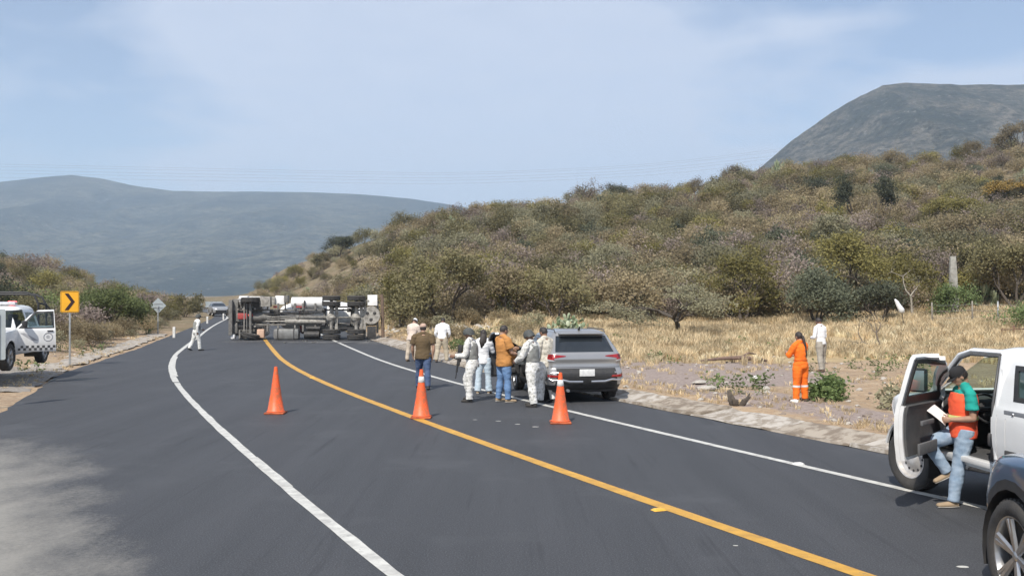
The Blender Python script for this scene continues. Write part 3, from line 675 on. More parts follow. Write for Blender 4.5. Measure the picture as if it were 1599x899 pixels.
def scrub():
    rnd = random.Random(77); W = [k[3] for k in SK]
    P = [(p, 1) for p in hill_points(1650, rnd, 1)] + [(p, -1) for p in hill_points(300, rnd, -1)]
    for k in range(60):        # rows hugging the edge of the grass and the bank
        u = rnd.uniform(610, 1700); Y = rnd.uniform(62, 69); P.append((((u - 799.5) / 1550 * Y, Y, u), 1))
    items = []
    for (X, Y, u), sd_ in P:
        z = hz(X, Y); c = vnoise(X, Y, 14, 5); ww = list(W)
        if sd_ > 0 and u < 640 and rnd.random() < .42: continue
        for j in (0, 1): ww[j] *= 1 + .9 * float(c)
        for j in (2, 3, 4): ww[j] *= max(.1, 1 - 1.1 * float(c))
        if Y > 120: ww[3] *= 1.8; ww[5] *= 1.5; ww[6] *= 1.8
        k = rnd.choices(range(len(SK)), [max(q, .05) for q in ww])[0]
        s = rnd.uniform(.65, 1.5) * (1.08 if Y < 130 else 1.2) * (.8 if (sd_ > 0 and u < 560) else 1)
        if sd_ < 0: s *= .75
        items.append((s / Y, X, Y, z, u, sd_, k, s))
    items.sort(reverse=True); n_ind = 230
    vis = [i for i in items if -20 < i[4] < 1620]; ind = set(id(i) for i in vis[:n_ind]); cnt = 0
    rest = {}
    for it in items:
        _, X, Y, z, u, sd_, k, s = it; nm, meshes, lab, _w = SK[k]; vi = rnd.randrange(len(meshes))
        if id(it) in ind:
            zl, zg = zone(X, Y, u, sd_); zl = near_hero(u, Y, z) or zl
            o = link(bpy.data.objects.new(nm, meshes[vi])); o.location = (X, Y, z); o.rotation_euler = (0, 0, rnd.uniform(0, 6.28)); o.scale = (s, s, s * rnd.uniform(.85, 1.1))
            tag(o, lab + " " + zl, "cactus" if nm == "prickly_pear" else "shrub", lab + "s " + zl)
        else: rest.setdefault((k, vi), []).append((X, Y, z, rnd.uniform(0, 6.28), s))
    for (k, vi), pts in rest.items(): scatter("hillside_scrub", pts, SK[k][1][vi])
scrub()
def hill_trees():
    rnd = random.Random(404)
    V = [("olive-green tree", M_OLIVE, M_BARKD, 2), ("brown thorn tree", M_BRN, M_BARK, 2.4), ("grey leafless tree", M_GREY, M_BARK, 2.4), ("grey-green tree", M_GRG, M_BARKD, 1.5), ("yellow-green tree", M_YELG, M_BARKD, 1), ("dark green tree", M_DKG, M_BARKD, 1.4)]
    ms = {}
    for i, (lab, lm, bk, w_) in enumerate(V):
        ms[i] = [tree(600 + i * 7 + q, 3.6, 4.4, None, n_leaf=3600 if lm is not M_GREY else 1300, s=.10, trunk=.32, stems=3, bark=bk, leafmat=lm, sigma=.32) for q in range(2)]
    n = 0; P = []
    while n < 64:
        if n < 26: u = rnd.uniform(520, 1640); Yr = float(np.interp(u, [380, 415, 530, 700, 900, 1200, 2500], [230, 225, 205, 175, 185, 195, 200])); Y = Yr * rnd.uniform(.93, 1.0)
        else: u = rnd.uniform(600, 1660); Y = rnd.uniform(76, 165)
        x, y = GU(u, Y)
        if x < float(XR(y)) + 6 or any(abs(u - p[0]) + abs(Y - p[1]) * .8 < 22 for p in P): continue
        P.append((u, Y)); n += 1; k = rnd.choices(range(len(V)), [v[3] for v in V])[0]; sc = rnd.uniform(.7, 1.3) * (1.1 if Y > 150 else 1.0)
        zl, zg = zone(x, Y, u, 1); zl = near_hero(u, Y, hz(x, y)) or zl
        put_tree("tree", ms[k][rnd.randrange(2)], x, y, V[k][0] + " " + zl, "tree", V[k][0] + "s " + zl, rnd.uniform(0, 6.28), sc)
hill_trees()

# ---- dry grass
def tuft(seed, n, h, w, m, wid=.014, name="grass"):
    rnd = random.Random(seed); mb = MB()
    for i in range(n):
        a = rnd.uniform(0, 6.28); r = rnd.random() * w * .35; l = h * rnd.uniform(.5, 1.15); o = rnd.uniform(.1, .75)
        p = Vector((math.cos(a) * r, math.sin(a) * r, -.03)); t = Vector((-math.sin(a + rnd.gauss(0, .8)), math.cos(a), 0)) * wid
        q = p + Vector((math.cos(a) * o * l * .35, math.sin(a) * o * l * .35, l * .62)); e = p + Vector((math.cos(a) * o * l, math.sin(a) * o * l, l * .95))
        mb.add([p - t, p + t, q + t * .8, q - t * .8, e], [(0, 1, 2, 3), (3, 2, 4)], 0, False)
    return mb.mesh(name, m)
def grasses():
    rnd = random.Random(9); pts = []; pts2 = []; low = []; mid = []
    while len(pts) < 8500:
        Y = rnd.uniform(34, 72); X = rnd.uniform(-16, 44)
        if X / Y > .60: continue
        d = X - float(XR(Y))
        if d < 1.8: continue
        g, gr, h = zonemask(np.array(X), np.array(Y))
        if rnd.random() > float(g) * (.50 + .85 * float(vnoise(X, Y, 3.3, 6))) * (.35 if X < 3 else 1): continue
        (pts if rnd.random() < .5 else pts2).append((X, Y, hz(X, Y), rnd.uniform(0, 6.28), rnd.uniform(.6, 1.3) * (.8 if Y < 41 else 1)))
        if len(pts2) > 12500: break
    scatter("dry_grass", pts, tuft(1, 26, .48, .5, M_STRAW, .016)); scatter("dry_grass", pts2, tuft(2, 24, .40, .5, M_STRAW2, .016))
    while len(low) < 2600:      # short tufts along the gutter and the verges
        Y = rnd.uniform(9, 60); s_ = rnd.random() < .62
        X = float(XR(Y)) + 1.35 + rnd.random() ** 1.6 * 12 if s_ else float(XL(Y)) - .3 - rnd.random() ** 1.3 * 12
        if vnoise(X, Y, 2.2, 8) < -.1: continue
        low.append((X, Y, hz(X, Y), rnd.uniform(0, 6.28), rnd.uniform(.35, 1.1)))
    scatter("verge_grass", low, tuft(3, 16, .16, .4, M_STRAW, .012))
    while len(mid) < 330:
        Y = rnd.uniform(14, 66); s_ = rnd.random() < .5
        X = float(XR(Y)) + 1.6 + rnd.random() * 14 if s_ else float(XL(Y)) - 1 - rnd.random() * 16
        if vnoise(X, Y, 2.8, 3) < .35: continue
        mid.append((X, Y, hz(X, Y), rnd.uniform(0, 6.28), rnd.uniform(.5, 1.3)))
    scatter("green_weeds", mid, shrub_mesh(210, .22, .5, M_BARK, M_FRESH, 90, .055, stems=5, depth=1, r=.004, name="weed", sigma=.07))
    lb = []
    while len(lb) < 420:        # dry low brush on the left bank and on the right bank by the truck
        Y = rnd.uniform(40, 78)
        if rnd.random() < .88: X = float(XL(Y)) - 2 - rnd.random() * 22
        else: X = float(XR(Y)) + 2 + rnd.random() * 12
        if X > 2: continue
        lb.append((X, Y, hz(X, Y), rnd.uniform(0, 6.28), rnd.uniform(.25, .6)))
    scatter("low_brush", lb[::2], SK[0][1][0]); scatter("low_brush", lb[1::2], shrub_mesh(211, 1.6, 2.6, M_BARK, M_GRG, 900, .10))
grasses()
def stones():
    rnd = random.Random(31)
    mr = [mat("pale_stone", (.52, .48, .42), .95, 0, (.36, .33, .29), bump=.6), mat("brown_stone", (.30, .24, .19), .95, 0, (.19, .155, .13), bump=.6)]
    def rock(seed, m, sx=1, sz=.6, name="rock"):
        bm = bmesh.new(); bmesh.ops.create_icosphere(bm, subdivisions=2, radius=.5)
        for v in bm.verts:
            n = mn.noise(v.co * 2.2 + Vector((seed * 3.1, 0, 0))) * .5 + mn.noise(v.co * 5 + Vector((0, seed, 0))) * .2
            v.co *= 1 + n; v.co.x *= sx; v.co.z *= sz
        me = bpy.data.meshes.new(name); bm.to_mesh(me); bm.free(); me.materials.append(m); return me
    rm = [rock(i, mr[i % 2]) for i in range(4)]
    for k in range(2):
        pts = []
        while len(pts) < 700:
            Y = rnd.uniform(10, 64)
            X = float(XR(Y)) + 1.3 + rnd.random() ** 1.4 * 12 if rnd.random() < .68 else float(XL(Y)) - .2 - rnd.random() * 10
            pts.append((X, Y, hz(X, Y) + .01, rnd.uniform(0, 6.28), rnd.uniform(.03, .17) ** 1.0))
        scatter("loose_stones", pts, rm[k])
    pts = []
    while len(pts) < 170:    # rubble on the bank right of the truck
        Y = rnd.uniform(46, 66); X = float(XR(Y)) + 1.5 + rnd.random() * 11
        pts.append((X, Y, hz(X, Y), rnd.uniform(0, 6.28), rnd.uniform(.2, .55)))
    scatter("bank_rubble", pts, rm[0])
    def R1(u, Y, s, m, label, name="rock", sx=1, sz=.6, seed=1, dz=0):
        x, y = GU(u, Y); o = link(bpy.data.objects.new(name, rock(seed, m, sx, sz))); o.location = (x, y, hz(x, y) + s * .15 + dz); o.scale = (s, s, s); o.rotation_euler = (0, 0, seed)
        tag(o, label, "rock")
    R1(1179, 28.5, .26, mat("white_stone", (.78, .76, .72), .9), "small white stone on the grey gravel left of the orange-suited woman", seed=2)
    R1(1104, 25.3, .40, mr[0], "flat pale stone on the gravel verge right of the silver car", sx=1.4, sz=.4, seed=3)
    R1(1092, 27.6, .34, mr[0], "pale grey slab of stone further back on the gravel verge", sx=1.6, sz=.35, seed=4)
    R1(1240, 22.2, .17, mat("white_stone", (.7, .7, .7)), "white stone at the feet of the orange-suited woman", sx=1.2, sz=.5, seed=5)
    R1(1196, 25.4, .24, mr[0], "pale stone on the weedy verge halfway between silver car and orange-suited woman", seed=6)
    R1(760, 62, 1.1, mr[1], "brown boulder on the bank below the dark-trunked thorn tree", seed=7)
    R1(648, 60, .8, mr[0], "pale rock at the top of the bank right of the truck", seed=8)
    R1(655, 58, .6, mr[0], "smaller pale rock lower on the bank right of the truck", seed=9)
    # burnt or uprooted stump by the gutter
    mb = MB(); rnd = random.Random(4)
    for k in range(9):
        a = k * 2.1; mb.tube([(math.cos(a) * .08, math.sin(a) * .08, -.05), (math.cos(a) * .2 + rnd.gauss(0, .05), math.sin(a) * .1, .12), (math.cos(a) * (.26 + .1 * rnd.random()), math.sin(a) * .16, .14 + .22 * rnd.random())], [.07, .045, .012], 5)
    x, y = GU(1150, 21.9); o = mb.build("tree_stump", M_BARKD, None, (x, y, hz(x, y))); tag(o, "dark splintered stump beside the concrete gutter", "stump")
    # log in the grass edge
    mb = MB(); mb.tube([(-1.2, 0, .08), (-.5, .05, .16), (.3, -.03, .2), (1.0, .1, .12), (1.3, .1, .05)], [.03, .06, .08, .06, .03], 7); mb.tube([(.2, 0, .18), (.6, .3, .35), (.9, .35, .3)], [.05, .035, .02], 5)
    x, y = GU(1146, 35.5); tag(mb.build("log", mat("reddish_bark", (.20, .13, .10), .95, 0, (.12, .085, .07)), None, (x, y, hz(x, y))), "reddish dead log lying between gravel and dry grass", "log")
    # dead branch in the grass
    mb = MB(); tips = []; rnd = random.Random(12)
    limbs(mb, rnd, Vector((0, 0, -.05)), Vector((-.5, 0, .8)), .75, .045, 3, tips, .8, .05, 5, .35)
    limbs(mb, rnd, Vector((.1, 0, -.05)), Vector((.9, .1, .6)), .8, .04, 3, tips, .8, .0, 5, .35)
    x, y = GU(1372, 41); tag(mb.build("dead_branch", M_BARK, None, (x, y, hz(x, y)), sharp=40), "crooked dead branch standing out of the dry grass", "branch")
stones()
def clumps():
    x, y = GU(888, 47); put_tree("prickly_pear", (None, pads(301, 1.5, 2.5, 210, .22, mat("cactus_pad_green", (.15, .20, .10), .5, 0, (.36, .40, .27), nscale=2, namp=.9, island=.8))), x, y, "large prickly pear cactus behind the roof of the silver car", "cactus", parts=("t", "pads"))
    x, y = GU(1290, 22.9); put_tree("bush", (None, shrub_mesh(302, .52, .95, M_BARK, leafm("bush_leaves", (.13, .19, .07), (.20, .26, .10)), 1600, .06, stems=9, depth=2, r=.008, sigma=.09, low=.3)), x, y, "small round green bush right of the orange-suited woman", "bush", parts=("t", "leaves"))
    x, y = GU(1392, 21.5); put_tree("weed_plant", (None, shrub_mesh(303, .5, .7, M_BARK, M_GRG, 260, .07, stems=6, depth=2, r=.006, sigma=.08)), x, y, "sparse leafy weed left of the white pickup's open door", "plant", parts=("t", "leaves"))
    x, y = GU(1217, 183); e = put_tree("prickly_pear", (None, pads(304, 4.4, 5.5, 90, .85)), x, y, "tall prickly pear on the ridge below the right-hand mountain", "cactus", parts=("t", "pads"))
    x, y = GU(715, 42.5); put_tree("weed_plant", (None, shrub_mesh(305, .55, 1.0, M_BARK, M_FRESH, 500, .07, stems=8, depth=2, r=.006, sigma=.08, low=.3)), x, y, "green weed behind the man in the white shirt and khaki trousers", "plant", parts=("t", "leaves"))
clumps()
# ================================================================ vehicles
def paint(name, col, metal=0.0, rough=.35, coat=.6, dirt=(.30, .26, .21), amt=.55):
    m = mat(name, col, rough, metal, tuple(c * .93 for c in col), nscale=3, namp=.6, coat=coat)
    # road dust that gathers low on the bodywork
    t = m.node_tree; p = t.nodes['Principled BSDF']; src = p.inputs['Base Color'].links[0].from_socket
    tc = N(t, 'ShaderNodeTexCoord'); sx = N(t, 'ShaderNodeSeparateXYZ'); L(t, tc.outputs['Object'], sx.inputs[0])
    mr = N(t, 'ShaderNodeMapRange'); mr.inputs[1].default_value = .95; mr.inputs[2].default_value = .15; mr.inputs[3].default_value = 0; mr.inputs[4].default_value = amt; L(t, sx.outputs[2], mr.inputs[0])
    nz = N(t, 'ShaderNodeTexNoise', i_Scale=6.0, i_Detail=6.0); L(t, tc.outputs['Object'], nz.inputs['Vector'])
    ml = N(t, 'ShaderNodeMath', operation='MULTIPLY'); L(t, mr.outputs[0], ml.inputs[0]); L(t, nz.outputs['Fac'], ml.inputs[1])
    mx = N(t, 'ShaderNodeMix', data_type='RGBA'); L(t, ml.outputs[0], mx.inputs[0]); L(t, src, mx.inputs[6]); mx.inputs[7].default_value = (*dirt, 1)
    L(t, mx.outputs[2], p.inputs['Base Color']); return m
P_SILVER = paint("silver_grey_paint", (.40, .395, .39), .6, .30, .8, amt=.25)
P_WHITE = paint("white_paint", (.78, .78, .77), 0, .35, .7)
P_WHITE2 = paint("patrol_white_paint", (.80, .80, .79), 0, .4, .6, amt=.4)
P_BLUE = paint("blue_grey_paint", (.08, .135, .22), .55, .28, .9, amt=.25)
P_DARK = paint("dark_car_paint", (.03, .04, .045), .3, .3, .8)
M_BLK = mat("black_plastic", (.022, .022, .024), .55, 0, (.035, .034, .033), nscale=12)
M_TRIM = mat("dark_trim", (.06, .062, .065), .5, 0, (.085, .082, .08), nscale=12)
M_RUB = mat("tyre_rubber", (.026, .026, .027), .85, 0, (.075, .068, .06), nscale=5, namp=.7, bump=.4, bscale=60)
M_RIM = mat("alloy_rim", (.46, .47, .48), .32, .85, (.38, .37, .36), nscale=9)
M_STEELRIM = mat("white_steel_rim", (.62, .61, .60), .45, .3, (.42, .39, .36), nscale=7)
M_CHR = mat("satin_metal", (.62, .62, .63), .28, .9, (.55, .55, .55))
M_GLS = mat("tinted_glass", (.016, .02, .024), .06, 0, (.02, .025, .03), spec=.8)
M_RED = mat("red_lens", (.36, .012, .012), .15, 0, (.20, .008, .010), coat=.8)
M_LENS = mat("clear_lens", (.75, .76, .78), .12, .2, (.6, .6, .62), coat=.8)
M_PLATE = mat("white_plate", (.75, .75, .73), .5, 0, (.6, .6, .6), nscale=20)
M_INT = mat("dark_interior", (.045, .045, .048), .8, 0, (.07, .068, .066), nscale=6)
M_INTG = mat("grey_interior_cloth", (.13, .13, .135), .9, 0, (.09, .09, .09), nscale=6)
def clear_glass():
    m = bpy.data.materials.new("window_glass"); m.use_nodes = True; t = m.node_tree; t.nodes.clear()
    a = N(t, 'ShaderNodeBsdfTransparent'); a.inputs[0].default_value = (.56, .68, .63, 1); b = N(t, 'ShaderNodeBsdfGlossy'); b.inputs['Roughness'].default_value = .03
    lw = N(t, 'ShaderNodeLayerWeight'); lw.inputs[0].default_value = .5; x = N(t, 'ShaderNodeMixShader'); o = N(t, 'ShaderNodeOutputMaterial')
    f = N(t, 'ShaderNodeMath', operation='POWER'); L(t, lw.outputs['Facing'], f.inputs[0]); f.inputs[1].default_value = 4.0
    f2 = N(t, 'ShaderNodeMath', operation='MULTIPLY_ADD'); L(t, f.outputs[0], f2.inputs[0]); f2.inputs[1].default_value = .7; f2.inputs[2].default_value = .06; f = f2
    L(t, f.outputs[0], x.inputs[0]); L(t, a.outputs[0], x.inputs[1]); L(t, b.outputs[0], x.inputs[2]); L(t, x.outputs[0], o.inputs[0]); return m
M_CLR = clear_glass()

def shell(levels, ns=18, barrel=.05, nose=.0):
    """body shell stacked from plan outlines: (z, x_front, x_rear, half_width, r_front, r_rear)"""
    bm = bmesh.new(); rings = []
    for (z, xf, xr, w, rf, rr) in levels:
        pts = []; xm = (xf + xr) / 2; hl = (xf - xr) / 2
        def Wd(x): return w * (1 - barrel * abs((x - xm) / hl) ** 3)
        half = []
        for i in range(ns + 1):       # left side rear -> front
            x = (xr + rr) + (xf - rf - xr - rr) * i / ns; half.append((x, Wd(x)))
        w1 = half[-1][1]
        for i in range(1, 6):
            a = PI / 2 * i / 6; half.append((xf - rf + math.sin(a) * rf, w1 - rf * (1 - math.cos(a)) if w1 > rf else w1 * math.cos(a)))
        wf = half[-1][1]
        for i in range(0, 5): y = (w1 - rf) * (1 - i / 4) if w1 > rf else wf * (1 - i / 4); half.append((xf + .0 + nose * (i / 4) ** .5 * .0, y))
        w0 = half[0][1]; rear = []
        for i in range(1, 6):
            a = PI / 2 * i / 6; rear.append((xr + rr - math.sin(a) * rr, w0 - rr * (1 - math.cos(a)) if w0 > rr else w0 * math.cos(a)))
        for i in range(0, 5): rear.append((xr, ((w0 - rr) if w0 > rr else rear[4][1]) * (1 - i / 4)))
        path = list(reversed(rear)) + half       # centre rear -> left -> centre front
        full = path + [(x, -y) for x, y in reversed(path[1:-1])]
        rings.append([bm.verts.new((x, y, z)) for x, y in full])
    n = len(rings[0])
    for a, b in zip(rings[:-1], rings[1:]):
        for j in range(n): bm.faces.new((a[j], b[j], b[(j + 1) % n], a[(j + 1) % n]))
    r = rings[-1]; h = n // 2     # close the roof with a strip of quads across
    for j in range(1, h - 0):
        if j == 1: bm.faces.new((r[0], r[n - 1], r[1]))
        if j < h - 1: bm.faces.new((r[j], r[n - j], r[n - j - 1], r[j + 1]))
        else: bm.faces.new((r[j], r[n - j], r[h]))
    for f in bm.faces: f.smooth = True
    bm.normal_update(); bmesh.ops.recalc_face_normals(bm, faces=bm.faces[:]); return bm
def smooth_levels(lv, n=3):
    out = []
    for i in range(len(lv) - 1):
        p0 = lv[max(i - 1, 0)]; p1 = lv[i]; p2 = lv[i + 1]; p3 = lv[min(i + 2, len(lv) - 1)]
        for k in range(n):
            t = k / n; out.append(tuple(p1[j] + (p2[j] - p1[j]) * t if j == 0 else
                (p1[j] + (p2[j] - p1[j]) * t) * .55 + .45 * .5 * (2 * p1[j] + (p2[j] - p0[j]) * t + (2 * p0[j] - 5 * p1[j] + 4 * p2[j] - p3[j]) * t * t + (3 * p1[j] - p0[j] - 3 * p2[j] + p3[j]) * t ** 3) for j in range(6)))
    return out + [lv[-1]]
AX = {'y': (1, 0, 2), 'x': (0, 1, 2)}
def order(poly):
    c = (sum(p[0] for p in poly) / len(poly), sum(p[1] for p in poly) / len(poly))
    return sorted(poly, key=lambda p: math.atan2(p[1] - c[1], p[0] - c[0])), c
def cut(bm, poly, axis='y', sgn=1, mode='delete', mi=0, nmin=.2):
    """cut a convex outline (given in the two other coordinates) into the side of the shell facing sgn*axis"""
    a, u, v = AX[axis]; poly, c = order(poly); us = [p[0] for p in poly]; vs = [p[1] for p in poly]; E = .02
    def sel():
        out = []
        for f in bm.faces:
            if f.normal[a] * sgn < nmin: continue
            q = f.calc_center_median()
            if q[a] * sgn < 0: continue
            fu = [w_.co[u] for w_ in f.verts]; fv = [w_.co[v] for w_ in f.verts]
            if min(fu) > max(us) + E or max(fu) < min(us) - E or min(fv) > max(vs) + E or max(fv) < min(vs) - E: continue
            out.append(f)
        return out
    for i in range(len(poly)):
        p, q = poly[i], poly[(i + 1) % len(poly)]; d = (q[0] - p[0], q[1] - p[1]); no = [0, 0, 0]; no[u] = d[1]; no[v] = -d[0]; co = [0, 0, 0]; co[u] = p[0]; co[v] = p[1]
        if abs(d[0]) + abs(d[1]) < 1e-6: continue
        fs = sel(); g = list({w_ for f in fs for w_ in f.verts}) + list({e for f in fs for e in f.edges}) + fs
        if not fs: continue
        bmesh.ops.bisect_plane(bm, geom=g, plane_co=co, plane_no=no, dist=1e-5)
    inside = []
    for f in sel():
        q = f.calc_center_median(); ok = True
        for i in range(len(poly)):
            p, r = poly[i], poly[(i + 1) % len(poly)]
            if (r[0] - p[0]) * (q[v] - p[1]) - (r[1] - p[1]) * (q[u] - p[0]) < -1e-6: ok = False; break
        if ok: inside.append(f)
    if mode == 'delete': bmesh.ops.delete(bm, geom=inside, context='FACES')
    elif mode == 'mat':
        for f in inside: f.material_index = mi
    elif mode == 'keep':
        s_ = set(inside); bmesh.ops.delete(bm, geom=[f for f in bm.faces if f not in s_], context='FACES')
    return inside
def patch(bm0, poly, axis='y', sgn=1, off=0.004, thick=0.0):
    bm = bm0.copy(); cut(bm, poly, axis, sgn, 'keep')
    bm.normal_update()
    if bm.verts:
        ns = {v: v.normal.copy() for v in bm.verts}
        for v in bm.verts: v.co += ns[v] * off
        if thick: bmesh.ops.solidify(bm, geom=bm.faces[:], thickness=thick)
    return bm
def solid_(bm, th):
    bm.normal_update(); ns = {v: v.normal.copy() for v in bm.verts}; old = list(bm.verts); of = list(bm.faces)
    inner = {v: bm.verts.new(v.co - ns[v] * th) for v in old}
    bd = [e for e in bm.edges if len(e.link_faces) == 1]
    for f in of:
        g = bm.faces.new([inner[v] for v in reversed(f.verts)]); g.material_index = f.material_index; g.smooth = f.smooth
    for e in bd:
        f = e.link_faces[0]; a, b = e.verts
        for l in f.loops:
            if l.edge == e: a, b = l.vert, l.link_loop_next.vert
        g = bm.faces.new((b, a, inner[a], inner[b])); g.material_index = f.material_index
def bmo(bm, name, mats, parent=None, loc=None, rot=None, origin=None, sharp=38, free=True, solid=0):
    if solid:
        solid_(bm, solid)
    if origin is not None: bmesh.ops.translate(bm, verts=bm.verts[:], vec=-Vector(origin))
    me = bpy.data.meshes.new(name); bm.to_mesh(me)
    if free: bm.free()
    for m in (mats if isinstance(mats, (list, tuple)) else [mats]): me.materials.append(m)
    if sharp: me.set_sharp_from_angle(angle=R(sharp))
    o = link(bpy.data.objects.new(name, me), parent)
    if origin is not None and loc is None: loc = origin
    if loc is not None: o.location = loc
    if rot is not None: o.rotation_euler = rot
    return o
def circle(cx, cz, r, n=18, flat=1.0):
    return [(cx + r * math.cos(2 * PI * i / n), cz + r * math.sin(2 * PI * i / n) * flat) for i in range(n)]
def wheel(parent, x, y, r, wdt, rim_m, spokes=5, rim_r=.66, steer=0, rimmat=None, style='alloy'):
    sd_ = 1 if y > 0 else -1
    e = bpy.data.objects.new("wheel", None); link(e, parent); e.location = (x, y, r); e.rotation_euler = (0, 0, steer)
    t = MB(); h = wdt / 2
    t.lathe([(r * rim_r, -h * .8), (r * .80, -h), (r * .93, -h * .95), (r * .985, -h * .75), (r, -h * .4), (r, h * .4), (r * .985, h * .75), (r * .93, h * .95), (r * .80, h), (r * rim_r, h * .8)], 40, 'y', m=0)
    for k in range(44):      # tread blocks
        a = 2 * PI * k / 44; rr = r * 1.004
        for s_ in (-1, 1): t.box((math.cos(a) * r * .998, s_ * h * .45, math.sin(a) * r * .998), (.012, h * .5, r * .09), 0, Matrix.Rotation(-a, 3, 'Y'))
    t.build("tyre", M_RUB, e, sharp=50)
    q = MB(); R_ = r * rim_r; o = sd_
    if style == 'alloy':
        q.lathe([(R_ * 1.0, -o * h * .7), (R_ * .93, -o * h * .6), (R_ * .9, o * h * .5), (R_ * .97, o * h * .82), (R_ * 1.01, o * h * .84)], 40, 'y')
        q.lathe([(.001, o * h * .62), (R_ * .16, o * h * .62), (R_ * .2, o * h * .5), (R_ * .2, o * h * .2)], 20, 'y')
        for k in range(spokes):
            a = 2 * PI * k / spokes + .3; ca, sa = math.cos(a), math.sin(a)
            for w_ in (-.085, .085):
                a2 = a + w_; q.tube([(ca * R_ * .14, o * h * .52, sa * R_ * .14), (math.cos(a2) * R_ * .55, o * h * .60, math.sin(a2) * R_ * .55), (math.cos(a2 * 1.0) * R_ * .95, o * h * .70, math.sin(a2) * R_ * .95)], [(R_ * .10, .022), (R_ * .085, .022), (R_ * .10, .022)], 6, side=(-sa, 0, ca))
        q.ball((0, o * h * .60, 0), (R_ * .15, .02, R_ * .15), 12)
    else:
        q.lathe([(R_ * 1.01, o * h * .84), (R_ * .95, o * h * .8), (R_ * .88, o * h * .45), (R_ * .7, o * h * .30), (R_ * .45, o * h * .42), (R_ * .3, o * h * .62), (R_ * .18, o * h * .66), (.001, o * h * .66)], 40, 'y')
    q.build("rim", rimmat or rim_m, e, sharp=35)
    b = MB(); b.lathe([(.001, o * h * .02), (R_ * .93, o * h * .02)], 30, 'y')
    if style != 'alloy':
        for k in range(12):
            a = 2 * PI * k / 12; b.ball((math.cos(a) * R_ * .62, o * h * .34, math.sin(a) * R_ * .62), (R_ * .07, .012, R_ * .07), 8)
    b.build("brake_disc", M_BLK, e)
    return e
def arch(bm, x, z, r, sgn, parent, liner=True):
    cut(bm, circle(x, z, r, 20), 'y', sgn, 'delete')
def arch_liner(parent, x, z, r, y0, y1):
    mb = MB(); n = 14; vs = []
    for i in range(n + 1):
        a = -.35 + (PI + .7) * i / n; vs += [(x + math.cos(a) * r, y0, z + math.sin(a) * r), (x + math.cos(a) * r, y1, z + math.sin(a) * r)]
    fs = [(2 * i, 2 * i + 1, 2 * i + 3, 2 * i + 2) for i in range(n)] + [tuple(2 * i + (0 if abs(y0) < abs(y1) else 1) for i in range(n + 1))]
    mb.add(vs, fs, 0, True); return mb.build("wheel_arch", M_BLK, parent)
def seat_parts(parent, x, y, z, rz=0):
    s = MB(); s.rbox((x, y, z + .12), (.52, .50, .18), .06); s.build("seat", M_INTG, parent, sharp=60)
    b = MB(); b.rbox((x - .30, y, z + .48), (.15, .48, .62), .06, rot=Matrix.Rotation(-.2, 3, 'Y')); b.rbox((x - .40, y, z + .87), (.10, .28, .18), .04); b.build("seat_back", M_INTG, parent, sharp=60)
def seams(bm, segs, mi, sgn, w=.006, axis='y'):
    for (x0, z0), (x1, z1) in segs:
        d = Vector((x1 - x0, z1 - z0)); d.normalize(); n = Vector((-d.y, d.x)) * w
        cut(bm, [(x0 + n.x, z0 + n.y), (x1 + n.x, z1 + n.y), (x1 - n.x, z1 - n.y), (x0 - n.x, z0 - n.y)], axis, sgn, 'delete')

# ------------------------------------------------ silver SUV seen from behind, and the blue-grey one at the corner
SUV_L = smooth_levels([(.24, 1.95, -1.90, .80, .4, .25), (.32, 2.12, -2.12, .87, .45, .22), (.45, 2.20, -2.21, .91, .5, .20), (.60, 2.24, -2.25, .925, .5, .20), (.70, 2.24, -2.24, .93, .5, .2),
    (.80, 2.22, -2.15, .925, .5, .22), (.92, 2.16, -2.13, .928, .5, .22), (1.00, 2.05, -2.15, .925, .5, .2), (1.04, 1.80, -2.14, .915, .45, .2), (1.09, 1.25, -2.12, .90, .4, .2), (1.13, .98, -2.10, .885, .35, .2),
    (1.25, .70, -1.99, .84, .3, .25), (1.40, .38, -1.86, .765, .3, .26), (1.53, .05, -1.75, .69, .3, .24), (1.60, -.18, -1.70, .62, .3, .18), (1.64, -.40, -1.60, .52, .3, .15), (1.665, -.7, -1.5, .40, .2, .12)], 3)
